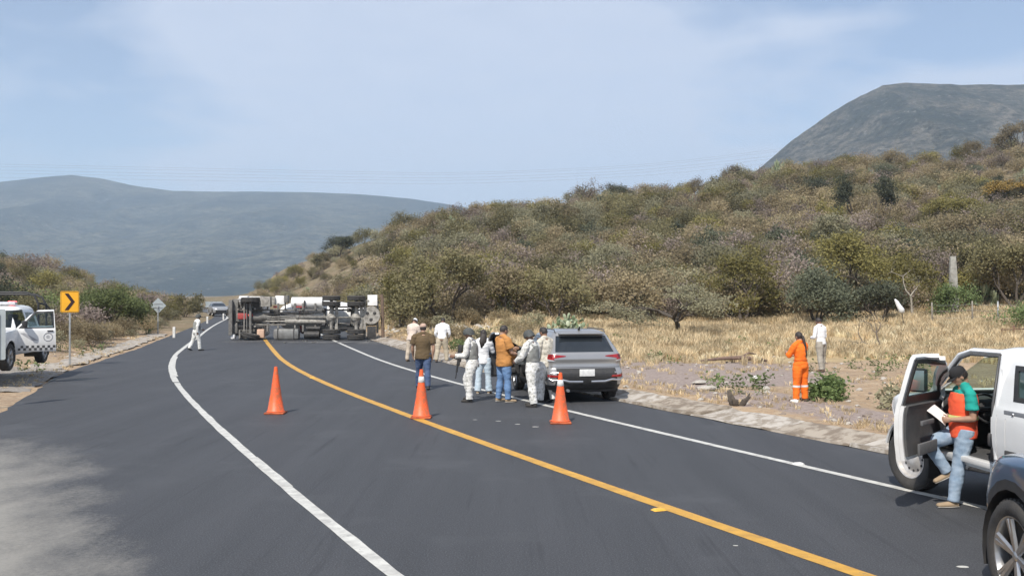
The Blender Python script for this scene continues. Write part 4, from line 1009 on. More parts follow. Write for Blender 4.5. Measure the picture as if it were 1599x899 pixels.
def suv(name, body_m, label, group=None, open_door=None, detail='silver', wheel_r=.36, tracks=(1.38, -1.32)):
    root = empty(name, (0, 0, 0), 0, label, "car", group)
    bm = shell(SUV_L); full = bm.copy()
    mats = [body_m, M_BLK, M_TRIM]
    wz = wheel_r; ar = wheel_r + .065
    SW = [[(.92, 1.12), (.36, 1.47), (-.08, 1.50), (-.08, 1.10)], [(-.16, 1.10), (-.16, 1.50), (-.85, 1.49), (-.98, 1.12)], [(-1.05, 1.13), (-.93, 1.48), (-1.35, 1.44), (-1.66, 1.20)]]
    RG = [(-.70, 1.16), (.70, 1.16), (.60, 1.52), (-.60, 1.52)]
    doorp = [(.98, .40), (.98, 1.12), (.34, 1.535), (-.12, 1.555), (-.12, .40)]
    for s_ in (1, -1):
        cutdoor = open_door == s_
        if cutdoor: cut(bm, doorp, 'y', s_, 'delete')
        for k, wpoly in enumerate(SW):
            if cutdoor and k == 0: continue
            cut(bm, wpoly, 'y', s_, 'delete')
            bmo(patch(full, wpoly, 'y', s_, -.012), "side_window", M_GLS, root)
        cut(bm, [(-2.3, .2), (2.3, .2), (2.3, .42), (-2.3, .42)], 'y', s_, 'mat', 1)
        for tx in tracks:
            cut(bm, circle(tx, wz, ar + .07, 22), 'y', s_, 'mat', 1)
            cut(bm, circle(tx, wz, ar, 22), 'y', s_, 'delete')
            arch_liner(root, tx, wz, ar, s_ * .45, s_ * .90)
        sg = [((-.13, .42), (-.13, 1.10)), ((-1.0, .75), (-1.0, 1.10)), ((.98, .42), (.98, 1.08))]
        seams(bm, sg, 1, s_)
    # front and rear glass
    WS = [(-.74, 1.15), (.74, 1.15), (.60, 1.54), (-.60, 1.54)]
    cut(bm, WS, 'x', 1, 'delete', nmin=.05); bmo(patch(full, WS, 'x', 1, -.012), "windscreen", M_GLS, root)
    cut(bm, RG, 'x', -1, 'delete'); bmo(patch(full, RG, 'x', -1, -.012), "rear_window", M_GLS, root)
    # black lower bumper
    cut(bm, [(-.95, .20), (.95, .20), (.95, .40), (-.95, .40)], 'x', -1, 'mat', 1); cut(bm, [(-.74, .40), (.74, .40), (.70, .80), (-.70, .80)], 'x', -1, 'mat', 1)
    cut(bm, [(-.95, .20), (.95, .20), (.95, .40), (-.95, .40)], 'x', 1, 'mat', 1); cut(bm, [(-.6, .45), (.6, .45), (.66, .72), (-.66, .72)], 'x', 1, 'mat', 1)
    seams(bm, [((-.82, .82), (.82, .82)), ((-.88, .84), (-.80, 1.12)), ((.88, .84), (.80, 1.12))], 1, -1, .005, 'x')
    bmo(bm, "body", mats, root, solid=.02)
    full_roof = patch(full, [(-1.5, -.42), (-.2, -.42), (-.2, .42), (-1.5, .42)], 'x', 1) if False else None
    r = MB(); r.rbox((-1.79, 0, 1.575), (.20, 1.10, .035), .015); r.build("rear_spoiler", body_m, root, sharp=50)
    r = MB(); r.tube([(-1.55, 0, 1.65), (-1.64, 0, 1.72), (-1.68, 0, 1.72)], [.03, .02, .008], 6); r.build("roof_aerial", M_BLK, root)
    for s_ in (1, -1):
        r = MB(); r.tube([(-.15, s_ * .60, 1.60), (-.25, s_ * .60, 1.66), (-1.55, s_ * .60, 1.66), (-1.65, s_ * .60, 1.60)], .014, 6); r.build("roof_rail", M_TRIM, root)
        tl = [(.47, 1.05), (.47, 1.08), (.80, 1.115), (.93, 1.09), (.93, 1.0), (.78, 1.02)]
        bmo(patch(full, [(s_ * p[0], p[1]) for p in tl], 'x', -1, .008), "tail_light", M_RED, root, solid=.01)
        bmo(patch(full, [(-2.16, .98), (-2.16, 1.11), (-1.90, 1.09), (-1.93, 1.03)], 'y', s_, .008), "tail_light", M_RED, root, solid=.01)
        bmo(patch(full, [(s_ * p[0], p[1]) for p in [(.72, .955), (.88, .965), (.88, 1.0), (.76, .99)]], 'x', -1, .012), "reversing_lamp", M_LENS, root, solid=.01)
        bmo(patch(full, [(s_ * p[0], p[1]) for p in [(.58, .60), (.90, .60), (.90, .66), (.60, .645)]], 'x', -1, .010), "bumper_lamp", M_RED, root, solid=.01)
        bmo(patch(full, [(s_ * p[0], p[1]) for p in [(.52, .86), (.90, .90), (.93, .98), (.55, .92)]], 'x', 1, .006), "headlight", M_LENS, root, solid=.01)
        r = MB(); r.tube([(-2.262, s_ * .10, .495), (-2.275, s_ * .42, .50), (-2.26, s_ * .60, .545), (-2.20, s_ * .80, .525)], [(.026, .016)] * 4, 8, side=(0, 0, 1)); r.tube([(-2.20, s_ * .80, .525), (-2.15, s_ * .885, .57), (-2.19, s_ * .83, .69), (-2.24, s_ * .66, .70)], [(.022, .014)] * 4, 8, side=(0, 0, 1)); r.build("bumper_trim", M_CHR, root, sharp=50)
        if s_ != open_door:
            r = MB(); r.rbox((.78, s_ * 1.0, 1.14), (.12, .22, .15), .04); r.tube([(.82, s_ * .86, 1.10), (.80, s_ * .95, 1.12)], .025, 6); r.build("wing_mirror", body_m, root, sharp=50)
            for dx in (-.0, -.86):
                r = MB(); r.rbox((.02 + dx, s_ * .925, .96), (.18, .03, .028), .012); r.build("door_handle", body_m, root, sharp=50)
        else:
            r = MB(); r.rbox((-.84, s_ * .925, .96), (.18, .03, .028), .012); r.build("door_handle", body_m, root, sharp=50)
    p = MB(); p.rbox((-2.262, 0, .70), (.015, .36, .16), .006); p.build("number_plate", M_PLATE, root, sharp=50)
    u = MB(); u.rbox((0, 0, .30), (4.1, 1.5, .12), .04); u.rbox((-.1, 0, .62), (2.9, 1.62, .30), .05); u.build("underbody", M_BLK, root, sharp=50)
    u = MB(); u.tube([(-2.1, .45, .30), (-2.28, .45, .30)], .035, 10); u.build("exhaust_pipe", M_CHR, root)
    d = MB(); d.rbox((.80, 0, .92), (.42, 1.5, .30), .08); d.build("dashboard", M_INT, root, sharp=60)
    d = MB()
    n_ = 18; pr = [(math.cos(2 * PI * i / n_) * .17, math.sin(2 * PI * i / n_) * .17) for i in range(n_ + 1)]
    Mx = Matrix.Rotation(.45, 3, 'Y'); d.tube([Mx @ Vector((0, a, b)) + Vector((.50, .38, 1.02)) for a, b in pr], .016, 6); d.tube([Mx @ Vector((0, -.16, 0)) + Vector((.5, .38, 1.02)), Mx @ Vector((0, .16, 0)) + Vector((.5, .38, 1.02))], .02, 5); d.build("steering_wheel", M_BLK, root)
    for sy in (.38, -.38): seat_parts(root, .0, sy, .60)
    s = MB(); s.rbox((-.95, 0, .72), (.5, 1.3, .18), .05); s.rbox((-1.22, 0, 1.05), (.15, 1.3, .6), .05, rot=Matrix.Rotation(-.2, 3, 'Y')); s.build("rear_bench", M_INTG, root, sharp=60)
    for tx in tracks:
        for s_ in (1, -1): wheel(root, tx, s_ * (.925 - .125), wheel_r, .235, M_RIM, 5 if detail != 'blue' else 6, .70)
    if open_door:
        hinge = (.98, open_door * .88, .40); e = bpy.data.objects.new("door", None); link(e, root); e.location = hinge; e.rotation_euler = (0, 0, -open_door * R(62))
        sk = patch(full, doorp, 'y', open_door, 0); cut(sk, SW[0], 'y', open_door, 'delete'); seams
        bmo(sk, "door_skin", body_m, e, loc=(0, 0, 0), origin=hinge, solid=.035)
        inner = patch(full, [(.94, .45), (.94, 1.10), (-.09, 1.10), (-.09, .45)], 'y', open_door, -.05); bmo(inner, "door_panel", M_INT, e, loc=(0, 0, 0), origin=hinge, solid=.03)
        fr = patch(full, [(.96, 1.08), (.96, 1.13), (.35, 1.53), (-.10, 1.55), (-.10, 1.08)], 'y', open_door, -.04)
        cut(fr, [(.86, 1.14), (.36, 1.45), (-.05, 1.48), (-.05, 1.14)], 'y', open_door, 'delete'); bmo(fr, "window_frame", M_BLK, e, loc=(0, 0, 0), origin=hinge, solid=.02)
        bmo(patch(full, SW[0], 'y', open_door, -.015), "door_window", M_GLS, e, loc=(0, 0, 0), origin=hinge)
        a = MB(); a.rbox((-.55, -open_door * .10, .42), (.45, .07, .07), .03); a.rbox((-.5, -open_door * .085, .15), (.6, .05, .14), .02); a.build("armrest", M_INTG, e, sharp=60)
        a = MB(); a.rbox((-.20, open_door * .12, .74), (.12, .22, .15), .04); a.build("wing_mirror", body_m, e, sharp=50)
    full.free(); return root
sv = suv("silver_car", P_SILVER, "silver-grey SUV parked on the right shoulder with its front left door open", None, 1)
def place(o, x, y, head, z=0.0):
    """head: degrees to the left of +Y that the vehicle's nose points to"""
    o.location = (x, y, z); o.rotation_euler = (0, 0, R(90 + head))
HS = 12
def rear_center(x, y, head, back):   # root position so that the rear centre is at x, y
    return x - math.sin(R(head)) * back, y + math.cos(R(head)) * back
rx, ry = rear_center(1.75, 23.4, HS, 2.25); place(sv, rx, ry, HS); sv.scale = (1.03, 1.03, 1.03)
bc = suv("blue_grey_car", P_BLUE, "blue-grey car at the lower right corner with a six-spoke alloy front wheel", None, None, 'blue', .38, (1.50, -1.36))
bc.scale = (1.10, 1.10, 1.19)
hx_, hy_ = 4.10, 7.98       # front left wheel position on the ground
H2 = 1
fx, fy = 1.50 * 1.1, .82 * 1.1
place(bc, hx_ + math.sin(R(H2)) * fx + math.cos(R(H2)) * fy, hy_ - math.cos(R(H2)) * fx + math.sin(R(H2)) * fy, H2)
dk = suv("dark_car", P_DARK, "small dark car on the road beyond the left end of the overturned truck", None, None)
place(dk, -26.6, 97, 205)
gk = suv("grey_car", mat("far_grey_paint", (.35, .36, .37), .4, .3), "pale grey car queued further off left of the dark car", None, None)
place(gk, -35.5, 120, 205)

# ------------------------------------------------ white utility vehicle with its driver's door open
def white_pickup():
    root = empty("white_pickup", (0, 0, 0), 0, "tall white work vehicle on the right with its driver's door wide open", "pickup")
    lv = smooth_levels([(.52, 1.98, -2.45, .86, .4, .2), (.62, 2.10, -2.52, .92, .55, .2), (.85, 2.14, -2.55, .95, .55, .2), (1.05, 2.14, -2.55, .955, .45, .2), (1.16, 2.12, -2.55, .95, .45, .2), (1.22, 1.95, -2.55, .94, .4, .2),
        (1.27, 1.5, -2.55, .93, .35, .2), (1.31, 1.10, -2.54, .915, .3, .2), (1.45, .85, -2.52, .88, .25, .2), (1.65, .52, -2.48, .83, .25, .2), (1.82, .26, -2.44, .78, .25, .2), (1.90, .08, -2.4, .72, .25, .15), (1.945, -.15, -2.3, .60, .2, .15), (1.96, -.4, -2.2, .42, .2, .12)], 3)
    bm = shell(lv, 24, .03); full = bm.copy(); r = .41; tx = (1.45, -1.52)
    doorp = [(.82, .62), (.86, 1.30), (.80, 1.40), (.36, 1.80), (.22, 1.855), (-.34, 1.86), (-.38, .62)]
    dwin = [(.74, 1.36), (.33, 1.74), (-.26, 1.77), (-.28, 1.36)]
    rwin = [(-.72, 1.40), (-.62, 1.74), (-1.62, 1.74), (-1.66, 1.40)]
    for s_ in (1, -1):
        cut(bm, rwin, 'y', s_, 'delete'); 
        gb = patch(full, [(-.69, 1.375), (-.585, 1.765), (-1.66, 1.765), (-1.70, 1.375)], 'y', s_, .003); cut(gb, [(-.75, 1.43), (-.66, 1.71), (-1.60, 1.71), (-1.62, 1.43)], 'y', s_, 'delete')
        bmo(gb, "window_rubber", M_BLK, root, solid=.008)
        bmo(patch(full, rwin, 'y', s_, -.01), "side_window", mat("green_tinted_glass", (.035, .06, .055), .06, 0, (.05, .08, .075), spec=.9), root)
        if s_ == 1: cut(bm, doorp, 'y', s_, 'delete')
        else:
            cut(bm, dwin, 'y', s_, 'delete'); bmo(patch(full, dwin, 'y', s_, -.01), "side_window", M_CLR, root)
            seams(bm, [((-.38, .66), (-.34, 1.84)), ((.84, .66), (.84, 1.30))], 1, s_)
        for t_ in tx:
            cut(bm, circle(t_, r, r + .09, 22), 'y', s_, 'delete'); arch_liner(root, t_, r, r + .09, s_ * .42, s_ * .92)
            a = MB(); pts = [(t_ + math.cos(q) * (r + .09), s_ * .945, r + math.sin(q) * (r + .09)) for q in np.linspace(.28, PI - .28, 14)]; a.tube(pts, [(.028, .02)] * 14, 6, side=(0, 1, 0)); a.build("wheel_arch_lip", P_WHITE if t_ > 0 else P_WHITE, root, sharp=50)
        a = MB(); a.rbox((-1.35, s_ * .928, 1.235), (1.55, .022, .075), .01); a.build("side_moulding", mat("grey_moulding", (.24, .245, .26), .5), root, sharp=50)
        b = MB()
        for k in range(4): b.ball((-.74 - .28 * k, s_ * .942, 1.237), (.022, .012, .022), 8)
        b.build("moulding_stud", M_CHR, root)
    WS = [(-.76, 1.36), (.76, 1.36), (.64, 1.82), (-.64, 1.82)]
    cut(bm, WS, 'x', 1, 'delete', nmin=.05); bmo(patch(full, WS, 'x', 1, -.012), "windscreen", M_CLR, root)
    cut(bm, WS, 'x', -1, 'delete'); bmo(patch(full, WS, 'x', -1, -.012), "rear_window", M_CLR, root)
    seams(bm, [((-.46, .70), (-.46, 1.20)), ((-.62, .62), (-.62, 1.18))], 1, 1, .005)
    bmo(bm, "body", [P_WHITE, M_BLK], root, solid=.025)
    # recessed dark box low on the flank
    b = MB(); b.rbox((-.72, .945, .73), (.22, .03, .21), .015); b.build("fuel_filler", M_TRIM, root, sharp=50)
    b = MB(); b.rbox((-.72, .962, .735), (.10, .012, .13), .004); b.build("fuel_flap_opening", mat("opening_black", (.008, .008, .009), .9), root, sharp=50)
    # door jamb, floor, dash, seats
    j = MB(); j.rbox((.90, .80, 1.0), (.06, .12, .80), .02); j.rbox((-.42, .80, 1.15), (.07, .12, 1.15), .02); j.rbox((.25, .86, .60), (1.25, .12, .07), .02); j.build("door_jamb", P_WHITE, root, sharp=50)
    j = MB(); j.tube([(.82, .905, 1.36), (.40, .845, 1.78), (.20, .825, 1.84), (-.34, .82, 1.85), (-.37, .93, 1.30), (-.38, .95, .68)], .016, 6); j.build("door_seal", M_TRIM, root)
    j = MB(); j.tube([(.92, .90, 1.30), (.84, .868, 1.42), (.44, .80, 1.82), (.22, .775, 1.885), (-.36, .77, 1.89)], [(.050, .035)] * 5, 8, side=(0, 1, 0)); j.tube([(-.40, .79, 1.86), (-.41, .88, 1.30), (-.42, .90, .70)], [(.05, .045)] * 3, 8, side=(0, 1, 0)); j.build("door_pillar", P_WHITE, root, sharp=50)
    f = MB(); f.rbox((-.3, 0, .60), (3.4, 1.6, .08), .02); f.rbox((1.1, 0, .9), (.25, 1.55, .65), .03); f.build("cab_floor", M_INT, root, sharp=50)
    d = MB(); d.rbox((.86, 0, 1.14), (.42, 1.55, .30), .08); d.rbox((.55, 0, .85), (.3, .25, .4), .05); d.build("dashboard", M_INT, root, sharp=60)
    d = MB(); Mx = Matrix.Rotation(.5, 3, 'Y'); C_ = Vector((.50, .42, 1.16)); d.tube([Mx @ Vector((0, math.cos(q) * .19, math.sin(q) * .19)) + C_ for q in np.linspace(0, 2 * PI, 20)], .017, 6); d.tube([Mx @ Vector((0, -.18, 0)) + C_, Mx @ Vector((0, .18, 0)) + C_], .022, 5); d.tube([C_, C_ + Vector((.25, 0, -.12))], .03, 6); d.build("steering_wheel", M_BLK, root)
    for sy in (.42, -.42): seat_parts(root, -.10, sy, .72)
    u = MB(); u.rbox((0, 0, .48), (4.2, .9, .16), .04); u.tube([(1.45, -.7, .41), (1.45, .7, .41)], .06, 8); u.tube([(-1.52, -.7, .41), (-1.52, .7, .41)], .07, 8); u.build("chassis", M_BLK, root, sharp=50)
    hl = [(-.9, .92), (-.55, .92), (-.55, 1.12), (-.9, 1.12)]
    for s_ in (1, -1): bmo(patch(full, [(p[0] * s_, p[1]) for p in hl], 'x', 1, .008), "headlight", M_LENS, root, solid=.01)
    bmo(patch(full, [(-.5, .88), (.5, .88), (.5, 1.14), (-.5, 1.14)], 'x', 1, .006), "grille", M_BLK, root, solid=.01)
    b = MB(); b.rbox((2.12, 0, .66), (.16, 1.5, .20), .05); b.build("front_bumper", M_TRIM, root, sharp=50)
    for t_ in tx:
        for s_ in (1, -1): wheel(root, t_, s_ * .80, r, .27, M_STEELRIM, 6, .62, style='steel', steer=R(12) if t_ > 0 else 0)
    b = MB(); b.rbox((1.05, .90, .62), (.02, .10, .30), .01); b.build("mud_flap", M_BLK, root)
    # the open door
    hinge = (.84, .90, .62); e = bpy.data.objects.new("door", None); link(e, root); e.location = hinge; e.rotation_euler = (0, 0, -R(50))
    sk = patch(full, doorp, 'y', 1, 0); cut(sk, dwin, 'y', 1, 'delete'); bmo(sk, "door_skin", P_WHITE, e, loc=(0, 0, 0), origin=hinge, solid=.05)
    lo = patch(full, [(.82, .62), (.86, 1.28), (-.36, 1.28), (-.38, .62)], "y", 1, -.052); bmo(lo, "door_edge", P_WHITE, e, loc=(0, 0, 0), origin=hinge, solid=.045)
    sl_ = patch(full, doorp, 'y', 1, -.145); cut(sl_, [(.75, .70), (.79, 1.33), (.36, 1.765), (-.28, 1.80), (-.31, .70)], 'y', 1, 'delete') if False else None
    inner = patch(full, [(.78, .66), (.82, 1.31), (-.33, 1.31), (-.35, .66)], 'y', 1, -.100); bmo(inner, "door_panel", M_INT, e, loc=(0, 0, 0), origin=hinge, solid=.03)
    fr = patch(full, [(.80, 1.28), (.80, 1.36), (.36, 1.77), (.2, 1.82), (-.30, 1.82), (-.31, 1.28)], 'y', 1, -.054); cut(fr, [(.70, 1.37), (.32, 1.73), (-.25, 1.76), (-.26, 1.37)], 'y', 1, 'delete'); bmo(fr, "window_frame", M_BLK, e, loc=(0, 0, 0), origin=hinge, solid=.02)
    bmo(patch(full, dwin, 'y', 1, -.035), "door_window", M_CLR, e, loc=(0, 0, 0), origin=hinge)
    a = MB(); a.rbox((-.72, -.155, .42), (.40, .03, .06), .012); a.rbox((-.70, -.15, .12), (.60, .03, .14), .012); a.build("armrest", M_INTG, e, sharp=60)
    a = MB(); a.rbox((-.10, .17, .86), (.10, .22, .30), .04); a.build("wing_mirror", M_BLK, e, sharp=50)
    a = MB(); a.rbox((-.112 - .045, .17, .86), (.01, .18, .25), .004); a.build("mirror_glass", M_CHR, e, sharp=50)
    a = MB(); a.rbox((-1.08, .035, .48), (.14, .03, .035), .012); a.build("door_handle", M_BLK, e, sharp=50)
    full.free(); return root
wp = white_pickup(); HW = 8
fx, fy = 1.45, .80
wx, wy = 5.31, 13.05
place(wp, wx + math.sin(R(HW)) * fx + math.cos(R(HW)) * fy, wy - math.cos(R(HW)) * fx + math.sin(R(HW)) * fy, HW)

# ------------------------------------------------ patrol pickup on the left
def patrol_pickup():
    root = empty("patrol_pickup", (0, 0, 0), 0, "white patrol pickup with checkered stripe, red beacon and open door on the left verge", "pickup")
    lv = smooth_levels([(.40, 2.35, -2.7, .84, .4, .15), (.52, 2.55, -2.78, .90, .45, .12), (.75, 2.62, -2.8, .93, .45, .12), (.95, 2.60, -2.8, .93, .45, .12), (1.05, 2.5, -2.8, .925, .4, .12), (1.09, 2.2, -2.8, .92, .4, .12), (1.12, 1.6, -2.79, .91, .35, .12), (1.145, 1.22, -1.30, .90, .3, .1),
        (1.30, .98, -1.26, .85, .28, .1), (1.50, .68, -1.20, .80, .25, .1), (1.68, .40, -1.12, .74, .25, .1), (1.76, .20, -1.05, .66, .22, .1), (1.80, 0, -.95, .50, .2, .1)], 3)
    bm = shell(lv, 24, .03); full = bm.copy(); r = .38; tx = (1.62, -1.70)
    doorp = [(1.0, .48), (1.02, 1.15), (.50, 1.66), (.02, 1.68), (-.02, .48)]
    dwin = [(.94, 1.17), (.50, 1.59), (.06, 1.60), (.05, 1.17)]; rw = [(-.08, 1.17), (-.08, 1.60), (-.85, 1.58), (-.98, 1.17)]
    chk = [(-1.1, .50), (.98, .50), (.98, .66), (-1.1, .66)]
    for s_ in (1, -1):
        cut(bm, rw, 'y', s_, 'delete'); bmo(patch(full, rw, 'y', s_, -.01), "side_window", M_CLR, root)
        if s_ == 1: cut(bm, doorp, 'y', s_, 'delete')
        else: cut(bm, dwin, 'y', s_, 'delete'); bmo(patch(full, dwin, 'y', s_, -.01), "side_window", M_CLR, root)
        for t_ in tx: cut(bm, circle(t_, r, r + .08, 20), 'y', s_, 'delete'); arch_liner(root, t_, r, r + .08, s_ * .42, s_ * .90)
        seams(bm, [((-1.05, .55), (-1.05, 1.12)), ((-.03, .50), (-.03, 1.14))], 1, s_)
        for k in range(14):       # checkered band, two rows
            x0 = -1.0 + .07 * k * 1.0
            for rr in (0, 1):
                if (k + rr) % 2 and x0 < -.05: bmo(patch(full, [(x0, .52 + .07 * rr), (x0 + .07, .52 + .07 * rr), (x0 + .07, .59 + .07 * rr), (x0, .59 + .07 * rr)], 'y', s_, .003), "checker_mark", M_TRIM, root, sharp=None)
    WS = [(-.76, 1.18), (.76, 1.18), (.62, 1.66), (-.62, 1.66)]
    cut(bm, WS, 'x', 1, 'delete', nmin=.05); bmo(patch(full, WS, 'x', 1, -.012), "windscreen", M_CLR, root)
    cut(bm, [(-.6, 1.2), (.6, 1.2), (.55, 1.58), (-.55, 1.58)], 'x', -1, 'delete'); bmo(patch(full, [(-.6, 1.2), (.6, 1.2), (.55, 1.58), (-.55, 1.58)], 'x', -1, -.012), "rear_window", M_CLR, root)
    for s_ in (1, -1): bmo(patch(full, [(s_ * .52, .84), (s_ * .9, .84), (s_ * .9, 1.02), (s_ * .52, 1.0)], 'x', 1, .008), "headlight", M_LENS, root, solid=.01)
    bmo(patch(full, [(-.48, .72), (.48, .72), (.48, 1.02), (-.48, 1.02)], 'x', 1, .006), "grille", M_BLK, root, solid=.01)
    b = MB(); b.rbox((2.62, 0, .55), (.18, 1.6, .2), .05); b.build("front_bumper", M_TRIM, root, sharp=50)
    bmo(bm, "body", [P_WHITE2, M_BLK], root, solid=.02)
    f = MB(); f.rbox((-.1, 0, .52), (3.2, 1.55, .08), .02); f.build("cab_floor", M_INT, root, sharp=50)
    d = MB(); d.rbox((.98, 0, .98), (.4, 1.5, .28), .08); d.build("dashboard", M_INT, root, sharp=60)
    for sy in (.4, -.4): seat_parts(root, .15, sy, .58)
    u = MB(); u.rbox((0, 0, .45), (4.8, .9, .16), .04); u.tube([(1.62, -.7, .38), (1.62, .7, .38)], .06, 8); u.tube([(-1.7, -.7, .38), (-1.7, .7, .38)], .07, 8); u.build("chassis", M_BLK, root, sharp=50)
    for t_ in tx:
        for s_ in (1, -1): wheel(root, t_, s_ * .79, r, .25, M_RIM, 6, .64)
    b = MB(); b.rbox((.0, 0, 1.86), (.26, 1.15, .09), .03); b.build("light_bar", M_LENS, root, sharp=50)
    b = MB(); b.rbox((.0, .46, 1.87), (.22, .22, .11), .04); b.build("red_beacon", mat("red_beacon_lens", (.5, .02, .03), .3, 0, (.4, .02, .03), emit=((1, .12, .12), 2.2)), root, sharp=50)
    b = MB(); b.rbox((.0, -.44, 1.87), (.28, .30, .12), .04); b.build("blue_beacon", mat("blue_beacon_lens", (.02, .05, .5), .3), root, sharp=50)
    for (x0, hgt, wd) in ((-1.35, 2.18, .80), (-2.05, 2.12, .84)):
        c = MB(); c.tube([(x0, -wd, 1.1), (x0, -wd, hgt - .35), (x0, -wd + .12, hgt - .1), (x0, -wd + .34, hgt), (x0, wd - .34, hgt), (x0, wd - .12, hgt - .1), (x0, wd, hgt - .35), (x0, wd, 1.1)], .034, 8); c.build("roll_bar", M_BLK, root)
    for s_ in (1, -1):
        c = MB(); c.tube([(-1.35, s_ * .78, 1.85), (-2.05, s_ * .82, 1.80), (-2.55, s_ * .84, 1.62), (-2.75, s_ * .84, 1.3), (-2.78, s_ * .84, 1.08)], .03, 8); c.build("bed_rail", M_BLK, root)
    hinge = (1.0, .885, .48); e = bpy.data.objects.new("door", None); link(e, root); e.location = hinge; e.rotation_euler = (0, 0, -R(68))
    sk = patch(full, doorp, 'y', 1, 0); cut(sk, dwin, 'y', 1, 'delete'); bmo(sk, "door_skin", P_WHITE2, e, loc=(0, 0, 0), origin=hinge, solid=.06)
    bmo(patch(full, [(.96, .55), (.96, 1.13), (.03, 1.13), (.03, .55)], 'y', 1, -.075), "door_panel", M_INT, e, loc=(0, 0, 0), origin=hinge, solid=.03)
    bmo(patch(full, dwin, 'y', 1, -.03), "door_window", M_CLR, e, loc=(0, 0, 0), origin=hinge)
    fr = patch(full, [(.97, 1.15), (.50, 1.625), (.035, 1.635), (.03, 1.15)], 'y', 1, .004); cut(fr, [(.90, 1.18), (.49, 1.585), (.07, 1.60), (.06, 1.18)], 'y', 1, 'delete'); bmo(fr, "window_frame", M_BLK, e, loc=(0, 0, 0), origin=hinge, solid=.01)
    for k in range(14):
        for rr in (0, 1):
            if (k + rr) % 2: bmo(patch(full, [(.0 + .07 * k, .52 + .07 * rr), (.07 + .07 * k, .52 + .07 * rr), (.07 + .07 * k, .59 + .07 * rr), (.0 + .07 * k, .59 + .07 * rr)], 'y', 1, .003), "checker_mark", M_TRIM, e, loc=(0, 0, 0), origin=hinge, sharp=None)
    a = MB(); a.lathe([(.10, .0), (.13, .0), (.13, .008), (.10, .008)], 24, 'y', c=(-.80, .042, .42), close=True); a.lathe([(.001, .006), (.05, .006)], 16, 'y', c=(-.80, .042, .42)); a.build("round_badge", mat("grey_badge", (.45, .45, .46), .6), e)
    a = MB(); a.rbox((-.86, .055, .59), (.16, .03, .035), .012); a.build("door_handle", M_BLK, e, sharp=50)
    bmo(patch(full, [(.93, 1.02), (.80, 1.02), (.45, .80), (.62, .80)], 'y', 1, .004), "grey_stripe", mat("grey_stripe_film", (.42, .42, .44), .5), e, loc=(0, 0, 0), origin=hinge)
    a = MB(); a.rbox((-.18, .17, .80), (.14, .24, .19), .05); a.build("wing_mirror", M_BLK, e, sharp=50)
    full.free(); return root
pp = patrol_pickup()
# stands nose towards the camera; the door side (its left) faces right
a_ = R(-80); wx_, wy_ = GU(10, 27.6)
pp.location = (wx_ - (1.62 * math.cos(a_) - .79 * math.sin(a_)), wy_ - (1.62 * math.sin(a_) + .79 * math.cos(a_)), .44); pp.rotation_euler = (0, 0, a_)

